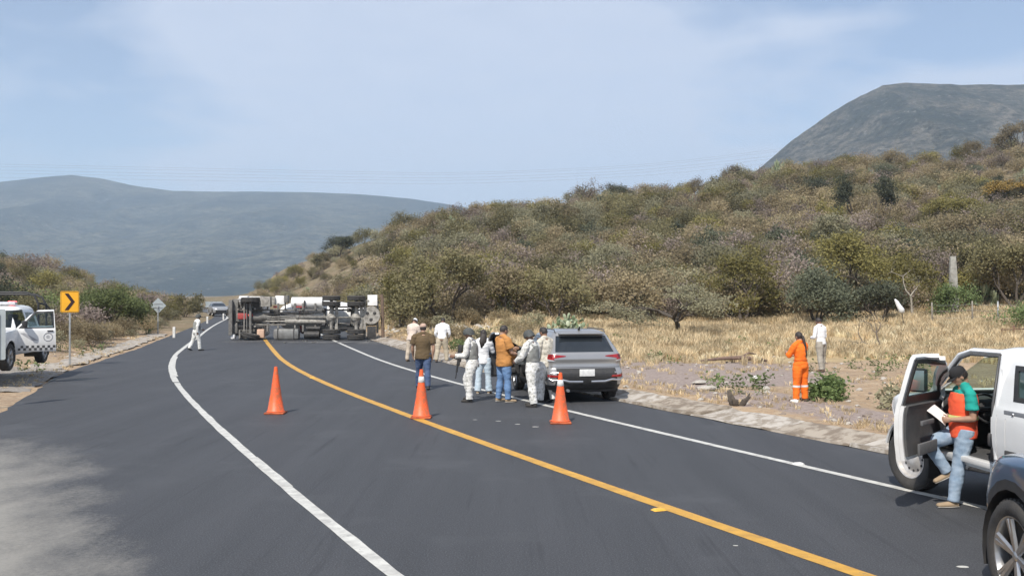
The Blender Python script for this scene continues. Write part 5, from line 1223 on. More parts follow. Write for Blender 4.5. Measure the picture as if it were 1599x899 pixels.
# ------------------------------------------------ overturned truck
def truck():
    root = empty("overturned_truck", (0, 0, 0), 0, "overturned mixer truck lying on its side across the road, underside facing the camera", "truck")
    G = mat("greasy_chassis_grey", (.27, .26, .24), .8, .2, (.08, .075, .07), nscale=5, namp=.8, bump=.5); GD = mat("oily_black_metal", (.03, .03, .032), .6, .3, (.07, .065, .06), nscale=6)
    GL = mat("dusty_axle_grey", (.42, .40, .36), .85, .1, (.20, .185, .165), nscale=6, bump=.4); WH = mat("white_tank_paint", (.85, .85, .84), .4, 0, (.72, .71, .69), nscale=2); RDM = mat("red_oxide", (.42, .05, .045), .6, 0, (.28, .05, .045))
    OR = mat("pale_orange_paint", (.62, .42, .30), .7, 0, (.5, .33, .24)); TK = mat("brushed_tank_grey", (.26, .26, .25), .5, .4, (.18, .175, .165), nscale=4)
    def P(name, m, fn, parent=None, sharp=45):
        mb = MB(); fn(mb); return mb.build(name, m, parent or root, sharp=sharp)
    # local frame: x forward, y left, z up
    for s_ in (1, -1):
        P("frame_rail", G, lambda b: (b.rbox((0, s_ * .42, .98), (8.2, .09, .26), .01), [b.rbox((x, s_ * .475, .98), (.05, .02, .22), .004) for x in np.arange(-3.8, 4, .55)]))
    P("cross_member", G, lambda b: [b.rbox((x, 0, .98), (.12, .78, .16), .01) for x in (-3.95, -2.9, -1.1, .2, 1.5, 2.6, 3.95)])
    for ax, name in ((-1.55, 'rear'), (-2.95, 'rear')):
        P("axle", GL, lambda b: (b.tube([(ax, -1.1, .52), (ax, -.35, .52), (ax, -.12, .52), (ax, 0, .50), (ax, .12, .52), (ax, .35, .52), (ax, 1.1, .52)], [.085, .10, .2, .27, .2, .10, .085], 14), b.ball((ax + .05, 0, .48), (.24, .26, .22), 14)))
        P("suspension_bar", GL, lambda b: (b.rbox((ax - .28, 0, .62), (.16, 1.5, .16), .03), b.tube([(ax - .28, -.62, .6), (ax + .2, -.42, .8)], .05, 6), b.tube([(ax - .28, .62, .6), (ax + .2, .42, .8)], .05, 6)))
    P("leaf_spring", GD, lambda b: [b.rbox((-2.25, s_ * .60, .60 + .03 * k), (1.7 - .22 * k, .09, .028), .004) for s_ in (1, -1) for k in range(5)])
    P("leaf_spring", GD, lambda b: [b.rbox((3.0, s_ * .50, .62 + .03 * k), (1.4 - .2 * k, .09, .028), .004) for s_ in (1, -1) for k in range(4)])
    P("front_axle", G, lambda b: (b.rbox((3.0, 0, .50), (.13, 1.8, .13), .02), b.tube([(3.2, -.8, .5), (3.2, .8, .5)], .03, 6)))
    P("drive_shaft", G, lambda b: (b.tube([(2.2, 0, .92), (.4, 0, .80), (-1.3, 0, .58)], .065, 10), b.tube([(-1.7, 0, .58), (-2.75, 0, .56)], .06, 10), b.ball((.4, 0, .80), .12, 10), b.ball((-1.25, 0, .58), .10, 10)))
    P("gearbox", G, lambda b: (b.tube([(3.2, 0, .95), (2.9, 0, .9), (2.4, 0, .9), (2.1, 0, .92), (1.9, 0, .93)], [.2, .3, .26, .17, .12], 12), b.rbox((3.5, 0, .85), (.7, .5, .45), .08)))
    P("red_engine_sump", RDM, lambda b: (b.rbox((3.45, .08, .60), (.55, .34, .18), .05), b.tube([(3.15, .1, .62), (2.9, .15, .6)], .09, 8)))
    P("exhaust_muffler", GL, lambda b: (b.tube([(1.1, -.22, .80), (-1.2, -.24, .74)], .13, 12), b.tube([(2.2, -.22, .8), (1.1, -.22, .8)], .05, 8), b.tube([(-1.2, -.24, .74), (-1.5, -.3, .75), (-2.4, -.35, .8)], .05, 8)))
    P("fuel_tank", TK, lambda b: b.rbox((1.0, -.93, .72), (1.45, .62, .60), .16))
    P("tank_strap", GD, lambda b: [b.rbox((1.0 + x, -.93, .72), (.06, .66, .64), .16) for x in (-.45, .45)])
    P("air_tank", GD, lambda b: (b.tube([(-.05, -.98, .72), (.0, -.98, .72), (-.85, -.98, .72), (-.9, -.98, .72)], [.10, .22, .22, .10], 14), b.tube([(-.1, -.62, .76), (-.9, -.62, .76)], .13, 12)))
    P("battery_box", GL, lambda b: (b.rbox((2.95 - .75, .90, .80), (.60, .58, .50), .04), b.rbox((1.75, .95, .85), (.18, .45, .45), .03)))
    P("step_box", G, lambda b: (b.rbox((2.55, 1.05, .95), (.9, .22, .55), .04), b.rbox((1.05, 1.05, .95), (.22, .40, .55), .04)))
    P("orange_lamp_box", OR, lambda b: b.rbox((2.45, -.90, .72), (.42, .50, .36), .08))
    P("bumper", G, lambda b: (b.rbox((4.12, 0, .62), (.22, 2.0, .30), .05), b.tube([(4.2, -.42, .75), (3.6, -.42, .9)], .05, 6), b.tube([(4.2, .42, .75), (3.6, .42, .9)], .05, 6)))
    P("hose", GD, lambda b: [b.tube([(3.2 - .5 * k, .32 - .1 * (k % 3), .86), (2.6 - .5 * k, .2, .82 - .05 * (k % 2)), (1.8 - .6 * k, .28 - .12 * (k % 2), .9), (.8 - .5 * k, .3, .84)], .028, 6) for k in range(5)])
    # cab
    cl = smooth_levels([(1.0, 4.05, 2.45, 1.02, .2, .08), (1.25, 4.08, 2.4, 1.08, .25, .08), (1.9, 4.1, 2.38, 1.10, .3, .08), (2.3, 4.05, 2.38, 1.10, .3, .08), (2.85, 3.85, 2.4, 1.04, .3, .08), (3.0, 3.6, 2.45, .95, .25, .08)], 2)
    bm = shell(cl, 10, .02); full = bm.copy()
    for s_ in (1, -1):
        q = [(4.0, 1.85), (3.75, 2.65), (2.75, 2.65), (2.75, 1.85)]; cut(bm, q, 'y', s_, 'delete'); bmo(patch(full, q, 'y', s_, -.02), "cab_side_window", M_GLS, root)
    q = [(-1.0, 1.85), (1.0, 1.85), (.92, 2.7), (-.92, 2.7)]; cut(bm, q, 'x', 1, 'delete'); bmo(patch(full, q, 'x', 1, -.02), "cab_windscreen", M_GLS, root)
    bmo(bm, "cab", WH, root, solid=.03); full.free()
    P("cab_floor", G, lambda b: (b.rbox((3.3, 0, 1.05), (1.7, 2.1, .12), .03), b.rbox((3.9, .55, .92), (.3, .7, .3), .05), b.rbox((3.9, -.6, .9), (.25, .6, .35), .05)))
    P("radiator", GD, lambda b: b.rbox((3.95, 0, 1.0), (.14, .8, .55), .02))
    P("inner_fender", G, lambda b: (b.rbox((3.62, .98, .95), (.10, .5, .5), .02), b.rbox((2.42, .98, .95), (.08, .5, .5), .02), b.rbox((3.66, -.95, .95), (.10, .5, .5), .02)))
    P("steering_rod", GL, lambda b: (b.tube([(3.35, -.85, .52), (3.35, .85, .52)], .035, 6), b.tube([(3.3, .5, .55), (3.8, .45, .8)], .035, 6), b.tube([(2.75, -.5, .5), (2.75, -.48, .85)], .05, 6), b.tube([(2.75, .5, .5), (2.75, .48, .85)], .05, 6)))
    P("air_pipe", GL, lambda b: [b.tube([(3.6 - .35 * q, -.32 + .1 * q, .80), (2.2 - .5 * q, -.40 + .17 * q, .76), (.3 - .4 * q, -.36 + .15 * q, .78), (-1.2, -.3 + .12 * q, .74)], .018, 5) for q in range(4)])
    P("brake_chamber", GD, lambda b: [b.tube([(ax + .35, s_ * .42, .62), (ax + .52, s_ * .42, .66)], .11, 10) for ax in (-1.55, -2.95) for s_ in (1, -1)])
    P("bracket", G, lambda b: [b.rbox((x_, s_ * .62, .80), (.10, .38, .10), .01) for x_ in (-.6, .1, .55, 1.5, 2.1) for s_ in (1, -1)])
    for s_ in (1, -1):
        P("mudguard", WH if s_ > 0 else GL, lambda b: b.tube([(3.0 + math.cos(q) * .62, s_ * 1.02, .52 + math.sin(q) * .60) for q in np.linspace(.15, PI - .15, 9)], [(.18, .02)] * 9, 6, side=(0, 1, 0)))
    P("white_fender_corner", WH, lambda b: b.rbox((3.42, 1.12, .75), (.52, .20, .42), .08))
    P("white_fender_corner", WH, lambda b: b.rbox((4.02, -1.08, .78), (.26, .28, .42), .10))
    # drum
    P("drum", WH, lambda b: b.lathe([(.02, 1.75), (.42, 1.74), (.62, 1.55), (.88, .9), (.98, .2), (.99, -.6), (.92, -1.5), (.78, -2.4), (.55, -3.1), (.50, -3.2)], 36, 'x', c=(0, 0, 2.35)), sharp=30)
    P("drum_band", RDM, lambda b: b.lathe([(.95, .42), (.985, .42), (1.0, .30), (.96, .30)], 36, 'x', c=(0, 0, 2.35), close=True))
    P("drum_pedestal", G, lambda b: b.rbox((1.9, 0, 1.5), (.3, .9, 1.0), .05)); P("drum_pedestal", G, lambda b: b.rbox((-2.7, 0, 1.4), (.3, 1.2, .7), .05))
    P("water_tank", WH, lambda b: (b.tube([(.85, .84, 1.20), (.80, .84, 1.20), (-.95, .84, 1.20), (-1.0, .84, 1.20)], [.12, .31, .31, .12], 18)))
    P("side_panel", WH, lambda b: b.rbox((1.42, .98, 1.05), (.55, .50, .5), .06))
    P("tank_bracket", GD, lambda b: (b.rbox((.02, .80, .85), (.08, .34, .2), .02), b.rbox((1.1, .72, .80), (.06, .5, .1), .02)))
    P("red_marker", RDM, lambda b: (b.rbox((.25, .60, .84), (.5, .08, .1), .02), b.rbox((1.68, .60, .84), (.2, .12, .12), .02)))
    # rear end: hopper, round plate, guard
    P("rear_disc", GL, lambda b: (b.lathe([(.001, 0), (.50, 0), (.52, .05), (.50, .12), (.001, .12)], 28, 'z', c=(-3.78, .12, .55)), b.rbox((-3.78, .12, .80), (.3, .3, .4), .03)))
    def holes(b):
        for k in range(3):
            a = 2 * PI * k / 3 + PI / 6; b.ball((-3.78 + math.cos(a) * .24, .12 + math.sin(a) * .24, .545), (.10, .10, .02), 10, rot=Matrix.Rotation(a, 3, 'Z'))
    P("disc_hole", GD, holes)
    P("white_mud_flap", WH, lambda b: b.rbox((-3.85, .98, .62), (.55, .60, .03), .01))
    P("black_mud_flap", GD, lambda b: b.rbox((-3.80, -.85, .66), (.5, .70, .03), .01))
    P("rear_upright", GL, lambda b: (b.rbox((-3.42, 0, .60), (.14, 2.1, .14), .02), b.rbox((-3.42, .95, .62), (.5, .1, .1), .02)))
    P("chute", mat("rusty_chute", (.20, .135, .095), .9, .1, (.12, .09, .07), bump=.5), lambda b: (b.tube([(-4.42, -1.15, .9), (-4.40, -.2, .85), (-4.38, 1.05, .85), (-4.30, 1.28, .9)], [(.10, .07), (.09, .06), (.09, .06), (.13, .09)], 8), b.tube([(-4.4, .2, .9), (-3.5, .3, 1.4)], .05, 6)))
    P("rear_bumper", G, lambda b: (b.rbox((-4.1, 0, .95), (.12, 1.8, .12), .02), b.tube([(-4.1, .8, .95), (-3.9, .6, .7)], .04, 6)))
    # wheels
    def w2(x, y, r, wd, steer=0):
        e = bpy.data.objects.new("wheel", None); link(e, root); e.location = (x, y, r); e.rotation_euler = (0, 0, steer); h = wd / 2
        t = MB(); t.lathe([(r * .55, -h * .8), (r * .8, -h), (r * .94, -h * .95), (r, -h * .7), (r, -h * .2), (r * .975, -h * .14), (r * .975, h * .14), (r, h * .2), (r, h * .7), (r * .94, h * .95), (r * .8, h), (r * .55, h * .8)], 30, 'y')
        for k in range(36):
            a = 2 * PI * k / 36
            for s_ in (-1, 1): t.box((math.cos(a) * r, s_ * h * .5, math.sin(a) * r), (.02, h * .42, r * .09), 0, Matrix.Rotation(-a, 3, 'Y'))
        t.build("tyre", M_RUB, e, sharp=50)
        q = MB(); sg = 1 if y > 0 else -1; q.lathe([(r * .56, sg * h * .8), (r * .5, sg * h * .4), (r * .3, sg * h * .1), (r * .14, sg * h * .5), (.001, sg * h * .5)], 24, 'y'); q.lathe([(r * .56, -sg * h * .8), (.001, -sg * h * .6)], 24, 'y'); q.build("rim", GL, e)
    for ax in (-1.55, -2.95):
        for s_ in (1, -1):
            w2(ax, s_ * 1.10, .51, .27); w2(ax, s_ * .78, .51, .27)
    w2(3.0, 1.0, .51, .29, R(0)); w2(3.0, -1.0, .51, .29, R(14))
    return root
tr = truck()
# truck forward -> world -X, truck up -> world +Y, truck left -> world +Z, then a slight yaw
Mt = Matrix(((-1, 0, 0), (0, 0, 1), (0, 1, 0))).to_4x4()
tr.matrix_world = Matrix.Translation((-11.75, 55.6, 1.26)) @ Matrix.Rotation(R(1.5), 4, 'Z') @ Mt
# ================================================================ road furniture
M_ORG = mat("orange_cone_plastic", (.88, .12, .025), .5, 0, (.55, .13, .05), nscale=14, namp=.32, detail=8)
M_CWH = mat("white_reflective_band", (.80, .80, .78), .4, 0, (.62, .61, .58))
def cone(x, y, label, band=True):
    e = empty("traffic_cone", (x, y, 0), 0, label, "traffic cone", "orange traffic cones across the road")
    b = MB(); b.rbox((0, 0, .02), (.42, .42, .04), .015); b.build("base", mat("cone_base_rubber", (.10, .035, .02), .8, 0, (.55, .12, .04), nscale=3), e)
    b = MB(); b.lathe([(.19, .04), (.195, .055), (.175, .07), (.115, .42), (.045, .90), (.034, 1.0), (.022, 1.005), (.018, .99)], 28); b.build("cone_body", M_ORG, e, sharp=50)
    if band:
        for z0, z1 in ((.74, .86),):
            r0 = .115 + (z0 - .42) / .48 * (.045 - .115) + .004; r1 = .115 + (z1 - .42) / .48 * (.045 - .115) + .004
            b = MB(); b.lathe([(r0 - .003, z0), (r0, z0 + .002), (r1, z1 - .002), (r1 - .003, z1)], 28); b.build("reflective_band", M_CWH, e)
def GP(u, v): d = (v - 460); return (u - 799.5) * CH / d, 1550 * CH / d
x, y = GP(431, 645); cone(x, y, "plain orange cone without a white band, leftmost, alone in the left lane", False)
x, y = GP(658, 652); cone(x, y, "orange cone with a white band standing on the yellow centre line")
x, y = GP(875, 660); cone(x, y, "orange cone with a white band in front of the silver car")
M_GALV = mat("galvanised_steel", (.42, .43, .43), .5, .5, (.33, .34, .34), nscale=9)
M_SYEL = mat("sign_yellow", (.85, .42, .02), .4, 0, (.78, .38, .02), nscale=2); M_SBLK = mat("sign_black", (.03, .01, .01), .5)
M_SBACK = mat("sign_back_grey", (.46, .50, .51), .5, .3, (.38, .42, .43), nscale=3)
def plate(w, h, r, t=.012):
    pts = []
    for cx, cz, a0 in ((w / 2 - r, h / 2 - r, 0), (-w / 2 + r, h / 2 - r, 90), (-w / 2 + r, -h / 2 + r, 180), (w / 2 - r, -h / 2 + r, 270)):
        for k in range(5): a = R(a0 + 90 * k / 4); pts.append((cx + math.cos(a) * r, cz + math.sin(a) * r))
    return prism(pts, t)
def prism(pts, t, y0=0.0, m=0, mb=None):
    mb = mb or MB(); n = len(pts)
    vs = [(p[0], y0, p[1]) for p in pts] + [(p[0], y0 + t, p[1]) for p in pts]
    mb.add(vs, [tuple(range(n)), tuple(range(2 * n - 1, n - 1, -1))] + [(i, i + n, (i + 1) % n + n, (i + 1) % n) for i in range(n)], m); return mb
def post_part(e, h, r=.03, z0=-.1, m=None, y=.04):
    b = MB(); b.rbox((0, y, (z0 + h) / 2), (r * 2, r * 1.6, h - z0), .006); b.build("post", m or M_GALV, e, sharp=40)
def signs():
    x, y = GU(109, 35.5); z = hz(x, y); e = empty("chevron_sign", (x, y, z), R(16), "yellow curve sign with a black chevron pointing right, on a grey post", "sign")
    H = 2.55 - z + (460 - 471) / 1550 * -y * 1 - 0; zc = CH - (471 - 460) / 1550 * y - z
    post_part(e, zc + .36)
    plate(.62, .76, .05).build("sign_plate", M_SYEL, e, (0, 0, zc))
    b = MB(); prism([(-.17, .30), (-.04, .30), (.17, 0), (.04, 0)], .006, -.008, 0, b); prism([(.04, 0), (.17, 0), (-.04, -.30), (-.17, -.30)], .006, -.008, 0, b)
    b.build("chevron_mark", M_SBLK, e, (0, 0, zc))
    b = MB(); o_ = [(-.285, .355), (.285, .355), (.285, -.355), (-.285, -.355)]
    for i in range(4):
        p, q = o_[i], o_[(i + 1) % 4]; b.tube([(p[0], -.003, p[1]), (q[0], -.003, q[1])], .005, 4)
    b.build("sign_border", M_SBLK, e, (0, 0, zc))
    # diamond sign
    x, y = GU(247, 64); z = hz(x, y); e = empty("diamond_sign", (x, y, z), R(10), "pale grey diamond sign seen from its back on a thin post left of the road", "sign"); zc = CH - (477 - 460) / 1550 * y - z
    post_part(e, zc, .035, y=-.04); d_ = .50; prism([(0, d_), (d_, 0), (0, -d_), (-d_, 0)], .015).build("sign_plate", M_SBACK, e, (0, 0, zc)); b = MB(); b.rbox((0, -.02, .12), (.55, .02, .04), .005); b.rbox((0, -.02, -.12), (.55, .02, .04), .005); b.build("sign_bracket", M_GALV, e, (0, 0, zc))
    # far boards
    for u, Y, w_, h_, v, lab in ((334, 128, 2.1, .75, 475, "wide pale road sign board seen from behind beyond the walking soldier"), (312, 122, .8, .75, 478, "small square grey sign left of the wide pale sign board")):
        x, y = GU(u, Y); z = hz(x, y); zc = CH - (v - 460) / 1550 * Y - z; e = empty("road_sign", (x, y, z), R(12), lab, "sign")
        if w_ > 1:
            for s_ in (-1, 1): b = MB(); b.rbox((s_ * w_ * .35, .05, zc / 2), (.09, .07, zc), .01); b.build("post", M_GALV, e)
        else: post_part(e, zc, .04)
        plate(w_, h_, .05).build("sign_plate", M_SBACK, e, (0, 0, zc))
    # sign cut by the left edge of the photo
    x, y = GU(-4, 22.5); z = hz(x, y); e = empty("road_sign", (x, y, z), R(20), "grey backed sign on a thin post at the left edge of the photo", "sign"); zc = CH - (522 - 460) / 1550 * y - z
    post_part(e, zc + .5, .03, y=-.03); plate(.34, 1.15, .04).build("sign_plate", M_SBACK, e, (0, 0, zc))
    # delineator posts
    M_W = mat("white_post_paint", (.72, .71, .68), .6, 0, (.5, .49, .46), nscale=6)
    labs = ["white roadside delineator post nearest to the walking soldier's left", "white delineator post just right of the walking soldier's head, further along the kerb", "small white delineator post furthest down the left roadside"]
    for (u, v), lab in zip(((272, 527), (324, 505), (349, 499)), labs):
        d = v - 460; Y = 1550 * CH / d; X = (u - 799.5) / 1550 * Y; e = empty("delineator_post", (X, Y, hz(X, Y)), 0, lab, "post", "white delineator posts left of the road")
        b = MB(); b.rbox((0, 0, .30), (.16, .10, .80), .03); b.build("post", M_W, e, sharp=50); b = MB(); b.rbox((0, -.052, .58), (.10, .008, .10), .002); b.build("reflector", M_CWH, e)
signs()
def studs():
    def st(u, v, m, lab, g):
        x, y = GP(u, v); b = MB(); b.box((0, 0, .012), (.16, .11, .024), 0, None, (.6, .5)); o = b.build("road_stud", m, None, (x, y, .004)); o.rotation_euler = (0, 0, R(22)); tag(o, lab, "road stud", g)
    st(1028, 796, mat("yellow_stud", (.8, .45, .06), .4), "yellow road stud on the yellow line in the foreground", None)
    st(322, 559, mat("yellow_stud", (.8, .45, .06), .4), "yellow road stud on asphalt left of the yellow line by the far bend", None) if False else None
    st(488, 590, mat("yellow_stud", (.8, .45, .06), .4), "yellow road stud on the yellow line right of the unbanded cone", None)
    st(1246, 724, mat("white_stud", (.75, .74, .7), .4), "white road stud on the right white line left of the white vehicle", None)
    b = MB(); rnd = random.Random(3)
    def sm(u, v, w_, lab):
        x, y = GP(u, v); b = MB(); n = 9; b.add([(math.cos(2 * PI * i / n) * w_ * rnd.uniform(.8, 1.1), math.sin(2 * PI * i / n) * w_ * .6, 0) for i in range(n)], [tuple(range(n))]); o = b.build("paint_spot", M_WL, None, (x, y, .0045)); o['kind'] = 'structure'
    for u, v, w_ in ((1502, 884, .065), (1148, 851, .03), (778, 657, .06), (808, 662, .06), (836, 666, .07), (742, 655, .05)): sm(u, v, w_, "")
studs()
def field_things():
    x, y = GU(1490, 57); z = hz(x, y); zt = CH - (400 - 460) / 1550 * 57 - z
    b = MB(); b.tube([(0, 0, -.2), (.02, 0, zt * .35), (-.02, 0, zt * .37), (-.06, 0, zt * .8), (-.07, 0, zt)], [.24, .26, .27, .22, .17], 7); o = b.build("broken_post", mat("weathered_pale_wood", (.40, .39, .35), .9, 0, (.24, .23, .20), nscale=4, bump=.8, bscale=10), None, (x, y, z), sharp=30)
    tag(o, "tall pale broken post standing above the bright green bush", "post")
    x, y = GU(1404, 51); z = hz(x, y); b = MB(); b.tube([(-.22, 0, .62), (-.13, .02, .50), (-.02, .0, .28), (.12, 0, .05), (.2, 0, -.08)], [(.03, .02), (.09, .05), (.12, .08), (.16, .10), (.10, .05)], 8); o = b.build("plastic_bag", mat("white_plastic_film", (.85, .85, .84), .4), None, (x, y, z + .95)); tag(o, "white plastic bag caught in the brush at the edge of the dry grass", "bag")
    # the branch that carries the bag
    b = MB(); b.tube([(.25, .05, -.1), (.2, .02, .5), (.12, 0, 1.1), (.3, 0, 1.6)], [.03, .025, .02, .01], 5); b.tube([(.12, 0, 1.1), (-.1, 0, 1.5), (-.2, 0, 1.6)], [.02, .012, .006], 5); o = b.build("thorn_stem", M_BARKD, None, (x, y, z)); tag(o, "thin thorny stem holding the white plastic bag", "branch")
    # wire fence along the field: posts and strands
    M_FP = mat("fence_post_wood", (.30, .27, .23), .9, 0, (.2, .18, .15), bump=.5)
    fe = empty("wire_fence", (0, 0, 0), 0, "sparse wire fence of thin posts across the dry grass behind the white vehicle", "fence"); P = []
    for u, Y in ((1455, 52), (1518, 50.5), (1558, 49.5), (1608, 48.5), (1660, 47.5)):
        x, y = GU(u, Y); z = hz(x, y); P.append((x, y, z)); b = MB(); b.tube([(0, 0, -.2), (.01, 0, .7), (.0, 0, 1.25)], [.05, .045, .04], 6); b.build("fence_post", M_GALV if u == 1558 else M_FP, fe, (x, y, z))
    for hgt in (.45, .8, 1.1):
        b = MB(); pts = []
        for p, q in zip(P[:-1], P[1:]):
            for k in range(6): t = k / 6; pts.append((p[0] + (q[0] - p[0]) * t, p[1] + (q[1] - p[1]) * t - .03, p[2] + (q[2] - p[2]) * t + hgt - .05 * math.sin(t * PI)))
        b.tube(pts, .006, 3); b.build("wire", M_GALV, fe)
    x, y = GU(1582, 44); z = hz(x, y); b = MB(); b.tube([(0, 0, -.1), (.02, 0, .62)], [.06, .055], 6); b.tube([(-.55, .0, .42), (.6, .0, .46)], .03, 5); b.tube([(-.5, 0, -.1), (-.48, 0, .5)], [.04, .04], 5); o = b.build("rusty_rail", mat("rusty_iron", (.20, .11, .07), .85, .2, (.12, .07, .05)), None, (x, y, z)); tag(o, "short rusty rail on stub posts beside the green leafy bush", "rail")
field_things()
def wires():
    e = empty("power_line", (0, 0, 0), 0, "faint overhead power wires crossing the sky above the hills", "power line")
    M_WR = mat("wire_grey", (.30, .31, .33), .6, .5)
    for k, (v0, v1, v2, Y) in enumerate(((262, 271, 186, 420), (266, 274, 190, 424), (272, 279, 198, 428), (277, 283, 204, 432), (284, 288, 213, 436))):
        pts = []
        for i in range(41):
            u = -300 + 2500 * i / 40; v = np.interp(u, [-300, 700, 1000, 1599, 2200], [v0 - 12, v1, v1 - 12, v2, v2 - 62]); pts.append(((u - 799.5) / 1550 * Y, Y, CH + (460 - v) / 1550 * Y))
        for i in range(2): pts = [pts[0]] + [tuple((pts[j - 1][q] + 2 * pts[j][q] + pts[j + 1][q]) / 4 for q in range(3)) for j in range(1, 40)] + [pts[-1]]
        b = MB(); b.tube(pts, .030, 3); b.build("wire", M_WR, e)
wires()

# ================================================================ people
def s_sign(n): return 1 if n == 'R' else -1
def fuse(mb, name, m, voxel, smooth=2, folds=0.0, parent=None, fs=(9, 9, 18), seed=0.0):
    """join the overlapping closed volumes of mb into one continuous skin"""
    me = bpy.data.meshes.new("tmp"); me.from_pydata(mb.v, [], mb.f); o = bpy.data.objects.new("tmp", me); COL.objects.link(o)
    bm = bmesh.new(); bm.from_mesh(me); bmesh.ops.recalc_face_normals(bm, faces=bm.faces[:]); bm.to_mesh(me); bm.free()
    r = o.modifiers.new("r", 'REMESH'); r.mode = 'VOXEL'; r.voxel_size = voxel; r.use_smooth_shade = True
    if smooth: s = o.modifiers.new("s", 'SMOOTH'); s.factor = .5; s.iterations = smooth
    dg = bpy.context.evaluated_depsgraph_get(); out = bpy.data.meshes.new_from_object(o.evaluated_get(dg)); bpy.data.objects.remove(o); out.name = name
    if folds:
        n = len(out.vertices); co = np.empty(n * 3); no = np.empty(n * 3); out.vertices.foreach_get('co', co); out.vertex_normals.foreach_get('vector', no); co = co.reshape(-1, 3); no = no.reshape(-1, 3)
        d = np.array([mn.noise(Vector((c[0] * fs[0] + seed, c[1] * fs[1], c[2] * fs[2]))) + .5 * mn.noise(Vector((c[0] * fs[0] * 2.2, c[1] * fs[1] * 2.2 + seed, c[2] * fs[2] * 2))) for c in co])
        co += no * (d * folds)[:, None]; out.vertices.foreach_set('co', co.ravel()); out.update()
    out.materials.clear(); out.materials.append(m); out.polygons.foreach_set('use_smooth', [True] * len(out.polygons))
    return link(bpy.data.objects.new(name, out), parent)
def skin(name, c): return mat(name, c, .55, 0, tuple(q * .8 for q in c), nscale=9)
def cloth(name, c, c2=None, s=7, b=.25): return mat(name, c, .9, 0, c2 or tuple(q * .78 for q in c), nscale=s, namp=.5, bump=b, bscale=120)
def camo(name, cols, scale=16):
    if name in MATS: return MATS[name]
    m = mat(name, cols[0], .9, bump=.2, bscale=100); t = m.node_tree; p = t.nodes['Principled BSDF']; tc = N(t, 'ShaderNodeTexCoord')
    vo = N(t, 'ShaderNodeTexVoronoi', i_Scale=90.0); L(t, tc.outputs['Object'], vo.inputs['Vector'])
    nz = N(t, 'ShaderNodeTexNoise', i_Scale=float(scale), i_Detail=3.0, i_Roughness=.6); L(t, vo.outputs['Position'], nz.inputs['Vector'])
    rp = N(t, 'ShaderNodeValToRGB'); rp.color_ramp.interpolation = 'CONSTANT'; el = rp.color_ramp.elements; el[0].position = 0; el[0].color = (*cols[2], 1); el[1].position = .40; el[1].color = (*cols[1], 1)
    for pos, c in ((.49, cols[0]), (.60, cols[3]), (.67, cols[1])): e = el.new(pos); e.color = (*c, 1)
    L(t, nz.outputs['Fac'], rp.inputs['Fac']); L(t, rp.outputs['Color'], p.inputs['Base Color']); return m
CAMO = camo("pale_pixel_camouflage", ((.70, .69, .66), (.60, .59, .55), (.36, .36, .33), (.78, .77, .75)))
CAMO_T = camo("tan_pixel_camouflage", ((.62, .57, .47), (.54, .50, .42), (.33, .31, .26), (.68, .64, .56)))
HAIR = mat("black_hair", (.018, .014, .012), .5, 0, (.04, .03, .025), nscale=40, bump=.5, bscale=90)
BOOT = cloth("dark_boot_leather", (.05, .045, .04)); SHOE = cloth("brown_shoe_leather", (.18, .12, .08)); TANSH = cloth("tan_shoe_suede", (.38, .28, .18))
